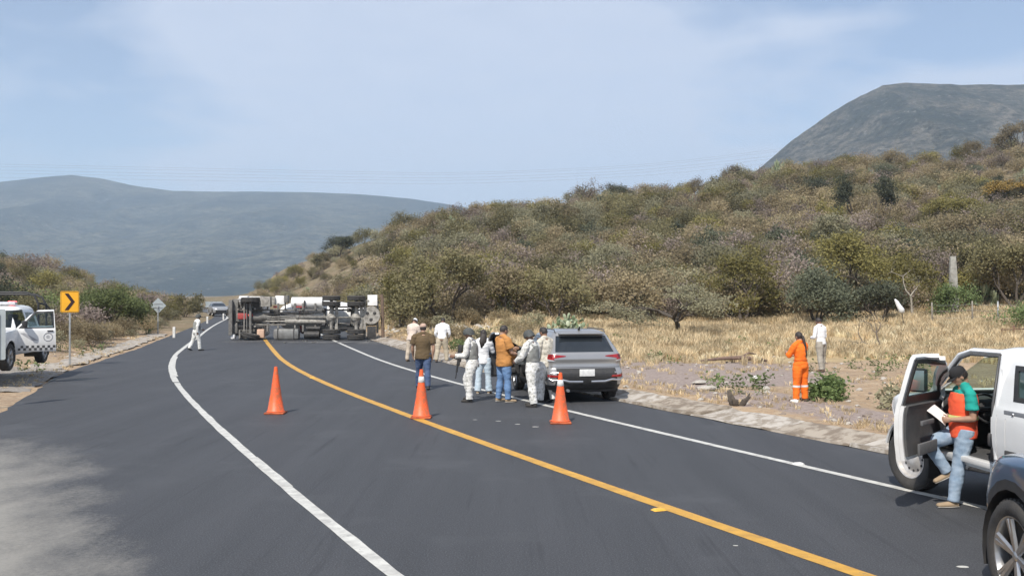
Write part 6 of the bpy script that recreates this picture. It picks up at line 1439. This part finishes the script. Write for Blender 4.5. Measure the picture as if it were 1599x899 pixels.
def person(label, x, y, z, head, H, skin_m, shirt, pants, shoes, pose, hair='short', cap=None, sleeves='long', bulk=1.0, belly=0.0, female=False, voxel=.011, vest=None, onepiece=False, wide=1.0, flare=1.0, cat="person", group=None):
    k = H / 1.75; e = empty("person", (x, y, z), -R(head), label, cat, group)
    g = lambda n, d=0: pose.get(n, d)
    le = R(g('lean')); tw = R(g('twist')); up = Vector((math.sin(R(g('side'))), math.sin(le) * math.cos(R(g('side'))), math.cos(le))).normalized()
    rt = Vector((1, 0, 0)); rt = Matrix.Rotation(-tw, 3, 'Z') @ rt; rs = (rt - up * rt.dot(up)).normalized(); fw = up.cross(rs)     # chest right and forward
    J = {}
    def legdir(s, f, a): f, a = R(f), R(a); return Vector((s * math.sin(a), math.sin(f) * math.cos(a), -math.cos(f) * math.cos(a)))
    LT, LS = .245 * H, .235 * H; low = 1e9; legs = {}
    for s, n in ((1, 'R'), (-1, 'L')):
        hf, ha, kf = g('hip' + n, (0, 4, 0)); d1 = legdir(s, hf, ha); d2 = legdir(s, hf - kf, ha * .5); h0 = Vector((s * .088 * k * (1.05 if female else 1), 0, 0)); kn = h0 + d1 * LT; an = kn + d2 * LS; legs[n] = (h0, kn, an, hf - kf)
        low = min(low, an.z)
    zp = g('pz') or (-low + .075 * k); P = Vector((0, 0, zp))
    for n in 'RL': legs[n] = tuple(q + P for q in legs[n][:3]) + (legs[n][3],)
    C = P + up * (.305 * H); nk = C + up * (.045 * H); hc = nk + up * (.052 * H) + fw * (.012 * H)
    hp = R(g('nod')); hy = R(g('turn')); hf_ = (fw * math.cos(hp) - up * math.sin(hp)); hu = (up * math.cos(hp) + fw * math.sin(hp)); hr = hf_.cross(hu); Rm = Matrix.Rotation(-hy, 3, hu); hf_ = Rm @ hf_; hr = Rm @ hr
    hc = nk + up * (.02 * H) + hu * (.038 * H) + hf_ * (.012 * H); HM = Matrix((hr, hf_, hu)).transposed()
    sw = (.112 if not female else .098) * H * (1 + (bulk - 1) * .5)
    def torso(mb, o, z0=-.06, z1=1.0, bl=bulk):
        fem = .93 if female else 1
        st = [(-.10, .158 * fem * 1.03, .118), (-.03, .160 * fem * 1.06, .122), (.05, .158 * fem, .115), (.16, .140 * fem * (.93 if female else 1), .102), (.28, .148 * fem, .112), (.38, .160 * fem, .118), (.45, .160 * fem, .108), (.49, .142 * fem, .09), (.525, .105 * fem, .075), (.555, .072 * fem, .06)]
        pts, rr = [], []
        for d, a, b in st:
            q = d * k
            if d < z0 or d > z1: continue
            m_ = bl if d < .42 else 1 + (bl - 1) * .5; pts.append(P + up * q + (Vector((0, 0, 0)) if d > 0 else Vector((0, 0, 0)))); rr.append((a * k * m_ + o, b * k * m_ + o))
        mb.tube(pts, rr, 20, side=rs)
        if belly: mb.ball(P + up * (.14 * k) + fw * (.075 * k), (.155 * k * bl + o, (.13 + belly) * k + o, .17 * k + o), 16, rot=Matrix((rs, fw, up)).transposed())
        if female: mb.ball(P + up * (.36 * k) + fw * (.065 * k), (.125 * k + o, .085 * k + o, .075 * k + o), 14, rot=Matrix((rs, fw, up)).transposed())
    arms = {}
    for s, n in ((1, 'R'), (-1, 'L')):
        f, a, ef, inn = g('arm' + n, (4, 8, 12, 5)); S_ = C + rs * (s * sw) - up * (.022 * H); f_, a_ = R(f), R(a)
        d1 = (rs * (s * math.sin(a_)) + fw * (math.sin(f_) * math.cos(a_)) - up * (math.cos(f_) * math.cos(a_))).normalized(); E = S_ + d1 * (.172 * H)
        f2, i2 = R(f + ef), R(inn); d2 = (rs * (-s * math.sin(i2)) + fw * (math.sin(f2) * math.cos(i2)) - up * (math.cos(f2) * math.cos(i2))).normalized(); Wr = E + d2 * (.145 * H); arms[n] = (S_, E, Wr, d1, d2)
    # --- body
    b = MB(); bl = 1 + (bulk - 1) * .7
    torso(b, -.012, -.2)
    b.tube([C - up * .02, nk - up * .0, nk + up * (.03 * H)], [.066 * k, .056 * k * bl, .052 * k], 14)
    b.ball(hc, (.074 * k, .092 * k, .108 * k), 20, rot=HM); b.ball(hc + hf_ * (.028 * k) - hu * (.062 * k), (.052 * k, .060 * k, .050 * k), 16, rot=HM)
    b.tube([hc + hf_ * (.088 * k) + hu * (.015 * k), hc + hf_ * (.108 * k) - hu * (.022 * k), hc + hf_ * (.092 * k) - hu * (.030 * k)], [.010 * k, .016 * k, .012 * k], 8)
    b.ball(hc + hf_ * (.082 * k) - hu * (.055 * k), (.026 * k, .012 * k, .010 * k), 8, rot=HM); b.ball(hc + hf_ * (.076 * k) + hu * (.022 * k), (.055 * k, .014 * k, .010 * k), 10, rot=HM)
    for s in (1, -1): b.ball(hc + hr * (s * .076 * k) - hu * (.012 * k), (.010 * k, .020 * k, .032 * k), 10, rot=HM)
    for s, n in ((1, 'R'), (-1, 'L')):
        h0, kn, an, sa = legs[n]
        b.tube([h0 + Vector((0, 0, .03)), h0 + (kn - h0) * .3, h0 + (kn - h0) * .7, kn], [.092 * k * bl, .086 * k * bl, .066 * k * bl, .054 * k], 14); b.tube([kn, kn + (an - kn) * .3, kn + (an - kn) * .75, an], [.054 * k, .058 * k * bl, .040 * k, .036 * k], 14); b.ball(kn, .056 * k, 12)
        toe = Vector((s * .12, 1, 0)).normalized(); pt = max(-.9, min(.4, R(sa) * .8)) if sa < -12 else 0; toe = (toe + Vector((0, 0, math.tan(pt)))).normalized() if pt else toe
        heel = an - toe * .045 * k - Vector((0, 0, .045 * k)); tp = an + toe * .17 * k - Vector((0, 0, .05 * k)); b.tube([an, heel + Vector((0, 0, .01)), (heel + tp) * .5, tp], [.036 * k, .036 * k, .036 * k, .024 * k], 10)
        legs[n] = (h0, kn, an, toe)
        S_, E, Wr, d1, d2 = arms[n]
        b.tube([S_ - up * .01, S_ + d1 * (.05 * H), S_ + d1 * (.11 * H), E], [.052 * k * bl, .050 * k * bl, .044 * k * bl, .038 * k], 12); b.ball(S_, .054 * k * bl, 12); b.tube([E, E + (Wr - E) * .3, E + (Wr - E) * .8, Wr], [.038 * k, .041 * k * bl, .029 * k, .026 * k], 12); b.ball(E, .038 * k, 10)
        # hand: palm, four bent fingers, thumb
        curl = R(g('curl' + n, 28)); ps = (-rs * s + fw * .25); pn = (ps - d2 * ps.dot(d2)).normalized(); sd_ = d2.cross(pn)
        if sd_.dot(fw) < 0: sd_ = -sd_
        pe = Wr + d2 * (.082 * k); b.tube([Wr, Wr + d2 * .03 * k, pe], [(.027 * k, .020 * k), (.036 * k, .017 * k), (.042 * k, .014 * k)], 10, side=sd_)
        for q, (o_, ln) in enumerate(((.031, .066), (.0105, .076), (-.0105, .072), (-.031, .056))):
            p0 = pe + sd_ * (o_ * k) - d2 * .01 * k; a1 = curl * .7; dA = d2 * math.cos(a1) + pn * math.sin(a1); p1 = p0 + dA * (ln * .55 * k); a2 = curl * 1.7; dB = d2 * math.cos(a2) + pn * math.sin(a2); p2 = p1 + dB * (ln * .55 * k); b.tube([p0, p1, p2], [.0098 * k, .0092 * k, .0080 * k], 7); b.ball(p2, .0080 * k, 6)
        t0 = Wr + d2 * (.03 * k) + sd_ * (.028 * k); t1 = t0 + (d2 * .6 + sd_ * .7 + pn * .3).normalized() * (.038 * k); t2 = t1 + (d2 * .85 + sd_ * .2 + pn * .45).normalized() * (.032 * k); b.tube([t0 - sd_ * .01, t1, t2], [.013 * k, .011 * k, .009 * k], 7); b.ball(t2, .009 * k, 6)
    fuse(b, "body", skin_m, voxel * .8, 1, parent=e)
    ey = MB()
    for s in (1, -1): ey.ball(hc + hf_ * (.0835 * k) + hr * (s * .030 * k) + hu * (.004 * k), (.012 * k, .008 * k, .007 * k), 8, rot=HM)
    ey.build("eyes", HAIR, e)
    # --- trousers
    b = MB(); o = .014
    if not onepiece or True:
        st = [P + up * (.10 * k), P + up * (.03 * k), P - Vector((0, 0, .07 * k))]; fem = 1.0
        st[0] = P + up * (.06 * k)
        b.tube(st, [(.140 * k * bl + o, .102 * k * bl + o), (.160 * k * bl * wide + o, .120 * k * bl + o), (.145 * k * bl * wide + o, .110 * k * bl + o)], 20)
        for n in 'RL':
            h0, kn, an, toe = legs[n]; w_ = wide
            b.tube([h0 + Vector((0, 0, .05)), h0 + (kn - h0) * .25, h0 + (kn - h0) * .7, kn], [.096 * k * bl + o, (.092 * k * bl + o) * w_, (.074 * k * bl + o) * w_, (.062 * k + o) * w_], 16); b.ball(kn, (.060 * k + o) * w_, 14)
            b.tube([kn, kn + (an - kn) * .35, kn + (an - kn) * .8, an - Vector((0, 0, .005))], [(.062 * k + o) * w_, (.064 * k * bl + o) * w_, (.054 * k + o) * w_ * flare, (.056 * k + o) * w_ * flare], 16)
    fuse(b, "trousers", pants, voxel * 1.15, 3, .008, e, (7, 7, 15), x)
    # --- shirt
    b = MB(); o = .024 if g('untucked', 1) else .014; torso(b, o, -.11 if g('untucked', 1) else -.04, .55)
    if belly: pass
    for n in 'RL':
        S_, E, Wr, d1, d2 = arms[n]; b.ball(S_, .050 * k * bl + o * .8, 14); b.tube([nk - up * .02, C + rs * (s_sign(n) * sw * .55) + up * .002, S_ + up * .012], [.058 * k, .055 * k + o * .5, .046 * k + o * .6], 12)
        if sleeves == 'long':
            b.tube([S_, S_ + d1 * (.08 * H), E], [.056 * k * bl + o, .053 * k * bl + o, .045 * k * bl + o], 14); b.ball(E, .043 * k + o, 12); b.tube([E, E + (Wr - E) * .5, Wr - d2 * .01], [.044 * k + o, .040 * k + o, .030 * k + o], 14)
        elif sleeves == 'rolled':
            b.tube([S_, S_ + d1 * (.08 * H), E], [.056 * k * bl + o, .053 * k * bl + o, .045 * k * bl + o], 14); b.ball(E, .043 * k + o, 12); b.tube([E, E + (Wr - E) * .35], [.044 * k + o, .042 * k + o], 14)
        else: b.tube([S_, S_ + d1 * (.06 * H), S_ + d1 * (.115 * H)], [.056 * k * bl + o, .058 * k * bl + o, .060 * k * bl + o * 1.2], 14)
    b.tube([C + up * .03, nk + up * (.004 * H)], [.075 * k, .062 * k * bl], 14)
    fuse(b, "shirt", shirt, voxel * 1.15, 3, .009, e, (7, 7, 16), x + 4)
    # --- shoes
    for n in 'RL':
        h0, kn, an, toe = legs[n]; b = MB(); dn = Vector((0, 0, -1)) if abs(toe.z) < .1 else (toe.cross(Vector((1, 0, 0)))).normalized() * -1
        if dn.z > 0: dn = -dn
        heel = an - toe * .055 * k + dn * .030 * k; mid = an + toe * .07 * k + dn * .038 * k; tp = an + toe * .185 * k + dn * .045 * k; sd_ = toe.cross(dn).normalized()
        b.tube([heel - toe * .012, heel, mid, tp, tp + toe * .022], [(.022 * k, .025 * k), (.038 * k, .043 * k), (.047 * k, .036 * k), (.043 * k, .028 * k), (.02 * k, .012 * k)], 12, side=sd_); b.tube([an + Vector((0, 0, .05 * k)), an + dn * .03 * k], [.046 * k, .044 * k], 12)
        if shoes is BOOT: b.tube([an + (kn - an) * .28, an + dn * .02 * k], [.058 * k, .050 * k], 12)
        fuse(b, "shoe", shoes, voxel, 1, parent=e)
        b = MB(); b.tube([heel + dn * .030 * k - toe * .01, mid + dn * .026 * k, tp + dn * .018 * k + toe * .01], [(.036 * k, .010 * k), (.044 * k, .010 * k), (.038 * k, .010 * k)], 10, side=sd_); b.build("sole", M_BLK if shoes is not TANSH else mat("pale_sole", (.5, .47, .42)), e)
    # --- hair and headgear
    if hair and cap != 'helmet':
        b = MB(); b.ball(hc + hu * (.010 * k) - hf_ * (.008 * k), (.084 * k, .100 * k, .112 * k), 26, rot=HM); keep = []
        inv = HM.transposed()
        for i, f in enumerate(b.f):
            q = inv @ (sum((Vector(b.v[j]) for j in f), Vector()) / len(f) - hc) / k
            if (q.y > .035 and q.z < .055) or q.z < (-.045 if hair == 'short' else -.08) or (abs(q.x) > .05 and q.y > -.01 and q.z < .015): continue
            keep.append(i)
        b.f = [b.f[i] for i in keep]; b.m = [b.m[i] for i in keep]; b.sm = [b.sm[i] for i in keep]
        if hair == 'long': b.tube([hc - hf_ * .06 * k + hu * .03, hc - hf_ * .085 * k - hu * .08 * k, C - fw * .115 * k - up * .03, C - fw * .125 * k - up * .20 * k], [(.07 * k, .04 * k), (.088 * k, .045 * k), (.10 * k, .035 * k), (.05 * k, .02 * k)], 12, side=hr)
        if hair == 'tail': b.tube([hc - hf_ * .085 * k + hu * .01, hc - hf_ * .13 * k - hu * .05 * k, C - fw * .135 * k + rs * .03 - up * .06, C - fw * .135 * k + rs * .05 - up * .30 * k, C - fw * .13 * k + rs * .05 - up * .36 * k], [.03 * k, .036 * k, .032 * k, .024 * k, .008], 9)
        b.build("hair", HAIR, e)
    if cap == 'helmet':
        b = MB(); pr = [(.118, -.030), (.124, -.032), (.122, .0), (.112, .05), (.085, .095), (.045, .118), (.001, .125)]
        b.lathe([(r * k, h * k) for r, h in pr], 26); vs = [HM @ Vector((v[0] * .92, v[1] * 1.1 - (.012 if v[2] < 0 else 0), v[2] - (.035 * k if (v[1] < -.02 and v[2] < -.01) else 0))) + hc + hu * (.012 * k) for v in b.v]; b.v = [tuple(v) for v in vs]
        b.tube([hc + hr * .085 * k - hu * .03, hc + hf_ * .05 * k - hu * .115 * k, hc - hr * .085 * k - hu * .03], .007, 5); b.build("helmet", mat("dark_green_grey_helmet", (.045, .05, .05), .7, 0, (.08, .085, .08), nscale=18), e, sharp=60)
    elif cap:
        b = MB(); b.lathe([(r * k, h * k) for r, h in [(.092, -.0), (.094, .02), (.090, .055), (.070, .085), (.035, .10), (.001, .103)]], 24); b.v = [tuple(HM @ Vector((v[0] * .93, v[1] * 1.12, v[2])) + hc + hu * (.028 * k)) for v in b.v]
        n = 9; vs = []
        for i in range(n):
            a = -1.05 + 2.1 * i / (n - 1); vs += [HM @ Vector((math.sin(a) * .085 * k, math.cos(a) * .095 * k, .034 * k)) + hc, HM @ Vector((math.sin(a) * .095 * k, math.cos(a) * .10 * k + .065 * k * math.cos(a) ** .6 + .0, .018 * k)) + hc]
        b.add(vs, [(2 * i, 2 * i + 1, 2 * i + 3, 2 * i + 2) for i in range(n - 1)], 0, True); b.add([v - hu * .006 for v in vs], [(2 * i + 2, 2 * i + 3, 2 * i + 1, 2 * i) for i in range(n - 1)], 0, True)
        b.build("cap", cap, e, sharp=60)
    J.update(dict(P=P, C=C, up=up, rs=rs, fw=fw, hc=hc, arms=arms, legs=legs, k=k, hu=hu, hf=hf_, torso=torso)); return e, J
def W2(e, v): return e.matrix_world @ v if False else (Matrix.Translation(e.location) @ e.rotation_euler.to_matrix().to_4x4()) @ v
def vest_part(e, J, m, name="vest", o=.046, z0=.10, z1=.47, pockets=True):
    b = MB(); k, P, up, rs, fw = J['k'], J['P'], J['up'], J['rs'], J['fw']
    st = [(z0, .150, .112), (.20, .146, .110), (.30, .152, .118), (.40, .150, .120), (z1, .118, .10)]
    b.tube([P + up * (d * k) for d, _, _ in st], [(a * k + o - .01, c * k + o) for _, a, c in st], 20, side=rs)
    for s in (1, -1): b.tube([P + up * (.42 * k) + rs * (s * .085) - fw * .10, P + up * (.53 * k) + rs * (s * .085), P + up * (.42 * k) + rs * (s * .085) + fw * .11], [(.035, .015)] * 3, 8, side=rs)
    if pockets:
        for s in (-.09, 0, .09): b.rbox(P + up * (.20 * k) + rs * s + fw * (.155 * k), (.075, .05, .13), .015, rot=Matrix((rs, fw, up)).transposed())
    return fuse(b, name, m, .013, 2, .006, e, (9, 9, 15))
SK1 = skin("brown_skin", (.34, .185, .12)); SK2 = skin("tan_skin", (.42, .25, .17)); SK3 = skin("deep_brown_skin", (.24, .13, .085))
VEST = cloth("grey_vest_nylon", (.26, .265, .25), (.17, .17, .16))
JEAN = cloth("blue_denim", (.10, .19, .36), (.16, .27, .46)); JEAN_D = cloth("dark_blue_denim", (.045, .075, .15), (.075, .11, .20)); JEAN_L = cloth("pale_blue_denim", (.40, .50, .58), (.52, .60, .66)); JEAN_F = cloth("faded_blue_denim", (.20, .28, .38), (.34, .42, .51))
KHAKI = cloth("khaki_cotton", (.50, .43, .32)); BEIGE = cloth("beige_cotton", (.56, .47, .37)); WSH = cloth("white_cotton", (.80, .80, .80), (.70, .70, .71)); CREAM = cloth("cream_pink_cotton", (.66, .55, .47)); BRN = cloth("brown_cotton", (.125, .085, .042)); ORSH = cloth("rust_orange_cotton", (.52, .24, .07)); HIVIS = cloth("orange_overall_cloth", (.95, .20, .015), (.80, .15, .012)); TAUPE = cloth("taupe_trouser_cloth", (.27, .24, .20), (.36, .33, .28))
def people():
    def at(u, v): return GP(u, v)
    # 1 soldier walking far away on the left lane
    x, y = at(306, 547); e, J = person("soldier in pale camouflage walking alone on the left lane near the bend", x, y, 0, 50, 1.68, SK3, CAMO, CAMO, BOOT, dict(lean=8, hipR=(16, 3, 12), hipL=(-12, 3, 14), armR=(-12, 8, 25, 5), armL=(25, 8, 45, 15)), cap='helmet', voxel=.016, wide=1.15); vest_part(e, J, VEST, "vest")
    # 2, 4 men in light clothes at the kerb
    x, y = at(643, 564); person("man in cream shirt and white cap bending forward by the kerb, back to the camera", x, y, 0, 25, 1.70, SK1, CREAM, BEIGE, SHOE, dict(lean=16, nod=25, hipR=(8, 5, 6), hipL=(-6, 5, 4), armR=(30, 8, 50, 25), armL=(25, 6, 60, 25)), cap=mat("white_cap_cloth", (.82, .82, .81), .9), voxel=.014, bulk=1.08, wide=1.1)
    x, y = at(690, 565); person("dark-haired man in white shirt and khaki trousers stooping with his back to the camera", x, y, 0, 10, 1.72, SK3, WSH, KHAKI, SHOE, dict(lean=14, nod=12, hipR=(10, 8, 10), hipL=(-10, 8, 4), armR=(20, 12, 50, 20), armL=(10, 14, 35, 15), untucked=0), voxel=.014, bulk=1.10, wide=1.18)
    # 3 man in brown
    x, y = at(661, 607); person("stout man in brown shirt, dark jeans and tan cap walking away behind the middle cone", x, y, 0, -8, 1.80, SK2, BRN, JEAN_D, BOOT, dict(lean=3, hipR=(-14, 2, 8), hipL=(18, 3, 6), armR=(-6, 10, 15, 5), armL=(8, 12, 18, 5)), cap=mat("tan_cap_cloth", (.52, .36, .28), .9), sleeves='short', bulk=1.22, voxel=.012)
    # 5 walking soldier
    x, y = at(738, 627); e, J = person("helmeted soldier in pale camouflage walking left with a rifle at his front", x, y, 0, -72, 1.76, SK3, CAMO, CAMO, BOOT, dict(lean=6, hipR=(28, 3, 42), hipL=(6, 3, 8), armR=(18, 10, 62, 10), armL=(14, 6, 78, -8), nod=5, turn=-10, curlR=70), cap='helmet', voxel=.011, wide=1.22, bulk=1.06)
    vest_part(e, J, VEST)
    rf = MB(); a = J['arms']['R'][2] + J['arms']['R'][4] * .07; M_ = Matrix.Translation(a) @ Matrix.Rotation(R(8), 4, 'X'); 
    rf.rbox((0, 0, -.05), (.045, .075, .30), .012); rf.tube([(0, .01, -.2), (0, .02, -.52)], .013, 8); rf.tube([(0, .01, -.2), (0, .015, -.36)], .025, 8); rf.rbox((0, .0, .20), (.04, .11, .22), .015); rf.rbox((0, .09, -.02), (.03, .14, .06), .01, rot=Matrix.Rotation(.3, 3, 'X')); rf.rbox((0, -.05, -.05), (.02, .03, .10), .006)
    o = rf.build("rifle", M_BLK, None, sharp=45); o.matrix_world = Matrix.Translation(e.location) @ e.rotation_euler.to_matrix().to_4x4() @ M_; tag(o, "black rifle hanging muzzle down from the walking soldier's hand", "rifle")
    # 6 woman
    x, y = at(755, 614); person("woman with long dark hair in white top and pale jeans, back to the camera", x, y, 0, 8, 1.66, SK2, WSH, JEAN_L, TANSH, dict(lean=0, hipR=(2, 5, 2), hipL=(-4, 5, 2), armR=(25, 12, 75, 25), armL=(20, 8, 80, 30), turn=-15), hair='long', female=True, sleeves='rolled', wide=1.08, flare=1.25)
    # 7 man in orange-tan shirt
    x, y = at(787, 627); person("heavy man in rust-orange T-shirt and blue jeans facing the silver car's open door", x, y, 0, 62, 1.84, SK2, ORSH, JEAN, TANSH, dict(lean=-3, hipR=(4, 5, 4), hipL=(-3, 6, 3), armR=(14, 10, 55, 12), armL=(20, 8, 80, 20), nod=16), sleeves='short', bulk=1.25, belly=.07)
    # 8 helmeted soldier with pack
    x, y = at(832, 634); e, J = person("helmeted soldier in pale camouflage with a pack on his chest beside the silver car", x, y, 0, -58, 1.76, SK3, CAMO, CAMO, BOOT, dict(lean=5, hipR=(10, 5, 8), hipL=(-6, 5, 4), armR=(2, 8, 22, 5), armL=(25, 8, 45, 20), nod=22), cap='helmet', wide=1.22, bulk=1.06)
    vest_part(e, J, VEST, pockets=False)
    b = MB(); Bm = Matrix((J['rs'], J['fw'], J['up'])).transposed(); b.rbox(J['P'] + J['up'] * .22 + J['fw'] * .235, (.30, .17, .34), .07, rot=Bm); b.rbox(J['P'] + J['up'] * .17 + J['fw'] * .33, (.22, .06, .18), .03, rot=Bm); b.tube([J['P'] + J['up'] * .38 + J['rs'] * .11 + J['fw'] * .17, J['C'] + J['rs'] * .11 + J['up'] * .045, J['C'] + J['rs'] * .10 - J['fw'] * .14 - J['up'] * .10], [(.02, .006)] * 3, 6); b.tube([J['P'] + J['up'] * .38 - J['rs'] * .11 + J['fw'] * .17, J['C'] - J['rs'] * .11 + J['up'] * .045, J['C'] - J['rs'] * .10 - J['fw'] * .14 - J['up'] * .10], [(.02, .006)] * 3, 6)
    o = b.build("pack", camo("grey_pixel_pack", ((.34, .35, .32), (.28, .29, .27), (.16, .17, .16), (.42, .42, .40))), None, sharp=60); o.matrix_world = Matrix.Translation(e.location) @ e.rotation_euler.to_matrix().to_4x4(); tag(o, "grey camouflage pack worn on the chest of the soldier beside the silver car", "pack")
    # 9 bare-headed soldier at the open door
    x, y = at(853, 628); x += .0; person("bare-headed soldier in beige camouflage holding a hand to his face by the silver car", x, y, 0, -50, 1.80, SK1, CAMO_T, CAMO, BOOT, dict(lean=4, hipR=(-5, 4, 4), hipL=(6, 5, 4), armR=(35, 12, 125, 20), armL=(10, 8, 30, 10), nod=12), wide=1.15, bulk=1.06)
    # 10 woman in orange overalls
    x, y = GU(1250, 22.6); e, J = person("woman in bright orange overalls with a long dark ponytail standing on the verge", x, y, hz(x, y), -32, 1.60, SK2, HIVIS, HIVIS, SHOE, dict(lean=2, hipR=(0, 4, 2), hipL=(3, 4, 3), armR=(22, 8, 70, 30), armL=(30, 12, 80, 30), nod=16, untucked=1), hair='tail', female=True, bulk=1.08, wide=1.15, sleeves='rolled')
    b = MB()
    for n in 'RL':
        h0, kn, an, toe = J['legs'][n]; q = kn + (an - kn) * .18; d_ = (an - kn).normalized(); b.tube([q, q + d_ * .045], [.089, .088], 20, caps=False)
    b.build("reflective_band", M_CWH, e)
    b = MB(); b.tube([J['P'] + J['up'] * .10, J['P'] + J['up'] * .125], [(.172, .137), (.170, .135)], 24, side=J['rs'], caps=False); b.build("waist_seam", cloth("orange_seam", (.7, .13, .01)), e)
    # 11 man in white shirt in the field
    x, y = GU(1282, 30.8); person("man in white shirt and taupe trousers standing before the dry grass", x, y, hz(x, y), -35, 1.70, SK3, WSH, TAUPE, SHOE, dict(lean=5, hipR=(6, 6, 4), hipL=(-8, 6, 3), armR=(5, 8, 88, 25), armL=(8, 12, 80, 30), nod=22, untucked=0), bulk=1.05, wide=1.15, voxel=.013)
    # 12 man at the white vehicle
    x, y = 5.46, 12.03; e, J = person("man in orange vest, teal shirt and black cap reading papers at the open door", x, y, 0, -86, 1.72, SK2, cloth("teal_cotton", (.015, .36, .30), (.01, .28, .24)), JEAN_F, TANSH, dict(lean=-1, hipR=(70, -4, 104), hipL=(13, 2, 4), armR=(-8, 8, 92, 24), armL=(-6, 8, 88, 28), nod=34, untucked=0, curlR=60, curlL=60), cap=mat("black_cap_cloth", (.02, .02, .022), .9), sleeves='short', bulk=1.05, voxel=.009)
    V = cloth("orange_red_vest", (.88, .12, .045), (.75, .09, .04)); v = vest_part(e, J, V, "vest", .050, -.06, .49, False)
    b = MB(); Bm = Matrix((J['rs'], J['fw'], J['up'])).transposed()
    b.tube([J['P'] + J['up'] * .17, J['P'] + J['up'] * .215], [(.196, .162), (.195, .162)], 24, side=J['rs'], caps=False)
    b.build("reflective_strip", mat("lime_strip", (.72, .72, .12), .4, 0, (.8, .8, .55), nscale=4), e, sharp=60)
    A, B = J['arms']['R'][2] + J['arms']['R'][4] * .10, J['arms']['L'][2] + J['arms']['L'][4] * .10; c = (A + B) / 2 + J['fw'] * .03 + J['up'] * .07
    b = MB(); nx = 6; vs = []
    for i in range(nx + 1):
        for j in range(5): q = (i / nx - .5) * .28; r = (j / 4 - .5) * .22; vs.append((r, q, .008 * math.cos(q * 9) + .006 * math.sin(r * 18)))
    b.add(vs, [(i * 5 + j, i * 5 + j + 1, (i + 1) * 5 + j + 1, (i + 1) * 5 + j) for i in range(nx) for j in range(4)], 0, True); b.add([(q[0] + .006, q[1] + .004, q[2] - .004) for q in vs], [(i * 5 + j, i * 5 + j + 1, (i + 1) * 5 + j + 1, (i + 1) * 5 + j) for i in range(nx) for j in range(4)], 0, True)
    o = b.build("papers", mat("white_paper", (.85, .85, .83), .8, 0, (.78, .78, .76)), None); o.matrix_world = Matrix.Translation(e.location) @ e.rotation_euler.to_matrix().to_4x4() @ Matrix.Translation(c) @ Bm.to_4x4() @ Matrix.Rotation(R(38), 4, 'X') @ Matrix.Rotation(R(-35), 4, 'Y'); tag(o, "white sheets of paper held by the man in the orange vest", "papers")
people()
def road_scuffs():
    # pale scrape and spilled dust on the asphalt in front of the overturned truck
    rnd = random.Random(8); m = mat("pale_road_dust", (.20, .195, .185), .9, 0, (.085, .085, .09), nscale=1.4, namp=.35, detail=9)
    for cx, cy, a, b in ((-9.5, 53.2, 3.6, .5), (-6.6, 52.0, 1.8, .35), (-14.5, 54.0, 1.6, .3)):
        mb = MB(); n = 26; vs = [(0, 0, 0)]
        for i in range(n): q = 2 * PI * i / n; r = rnd.uniform(.7, 1.1); vs.append((math.cos(q) * a * r, math.sin(q) * b * r, 0))
        mb.add(vs, [(0, 1 + i, 1 + (i + 1) % n) for i in range(n)]); tag(mb.build("road_dust", m, None, (cx, cy, .006)), kind='structure')
    b = MB()
    for k in range(16):
        x_, y_ = rnd.uniform(-15, -5), rnd.uniform(52.5, 54.6); s_ = rnd.uniform(.03, .10); b.rbox((x_, y_, s_ * .4), (s_ * 1.5, s_, s_ * .7), .01, rot=Matrix.Rotation(rnd.uniform(0, 3), 3, 'Z'))
    o = b.build("truck_debris", MATS["greasy_chassis_grey"]); o['kind'] = 'stuff'
road_scuffs()
# ---------------------------------------------------------------- air
def haze():
    mb = MB(); x0, x1, y0, y1, z0, z1 = -3900, 3900, -160, 6300, -6, 620
    mb.box(((x0 + x1) / 2, (y0 + y1) / 2, (z0 + z1) / 2), (x1 - x0, y1 - y0, z1 - z0))
    m = bpy.data.materials.new("haze_air"); m.use_nodes = True; t = m.node_tree; t.nodes.clear()
    v = N(t, 'ShaderNodeVolumePrincipled'); v.inputs['Density'].default_value = HAZE_D; v.inputs['Color'].default_value = (.66, .82, 1.0, 1); v.inputs['Anisotropy'].default_value = .1
    o = N(t, 'ShaderNodeOutputMaterial'); L(t, v.outputs[0], o.inputs['Volume'])
    tag(mb.build("haze", m), kind='stuff')
HAZE_D = 1.9e-4
haze()
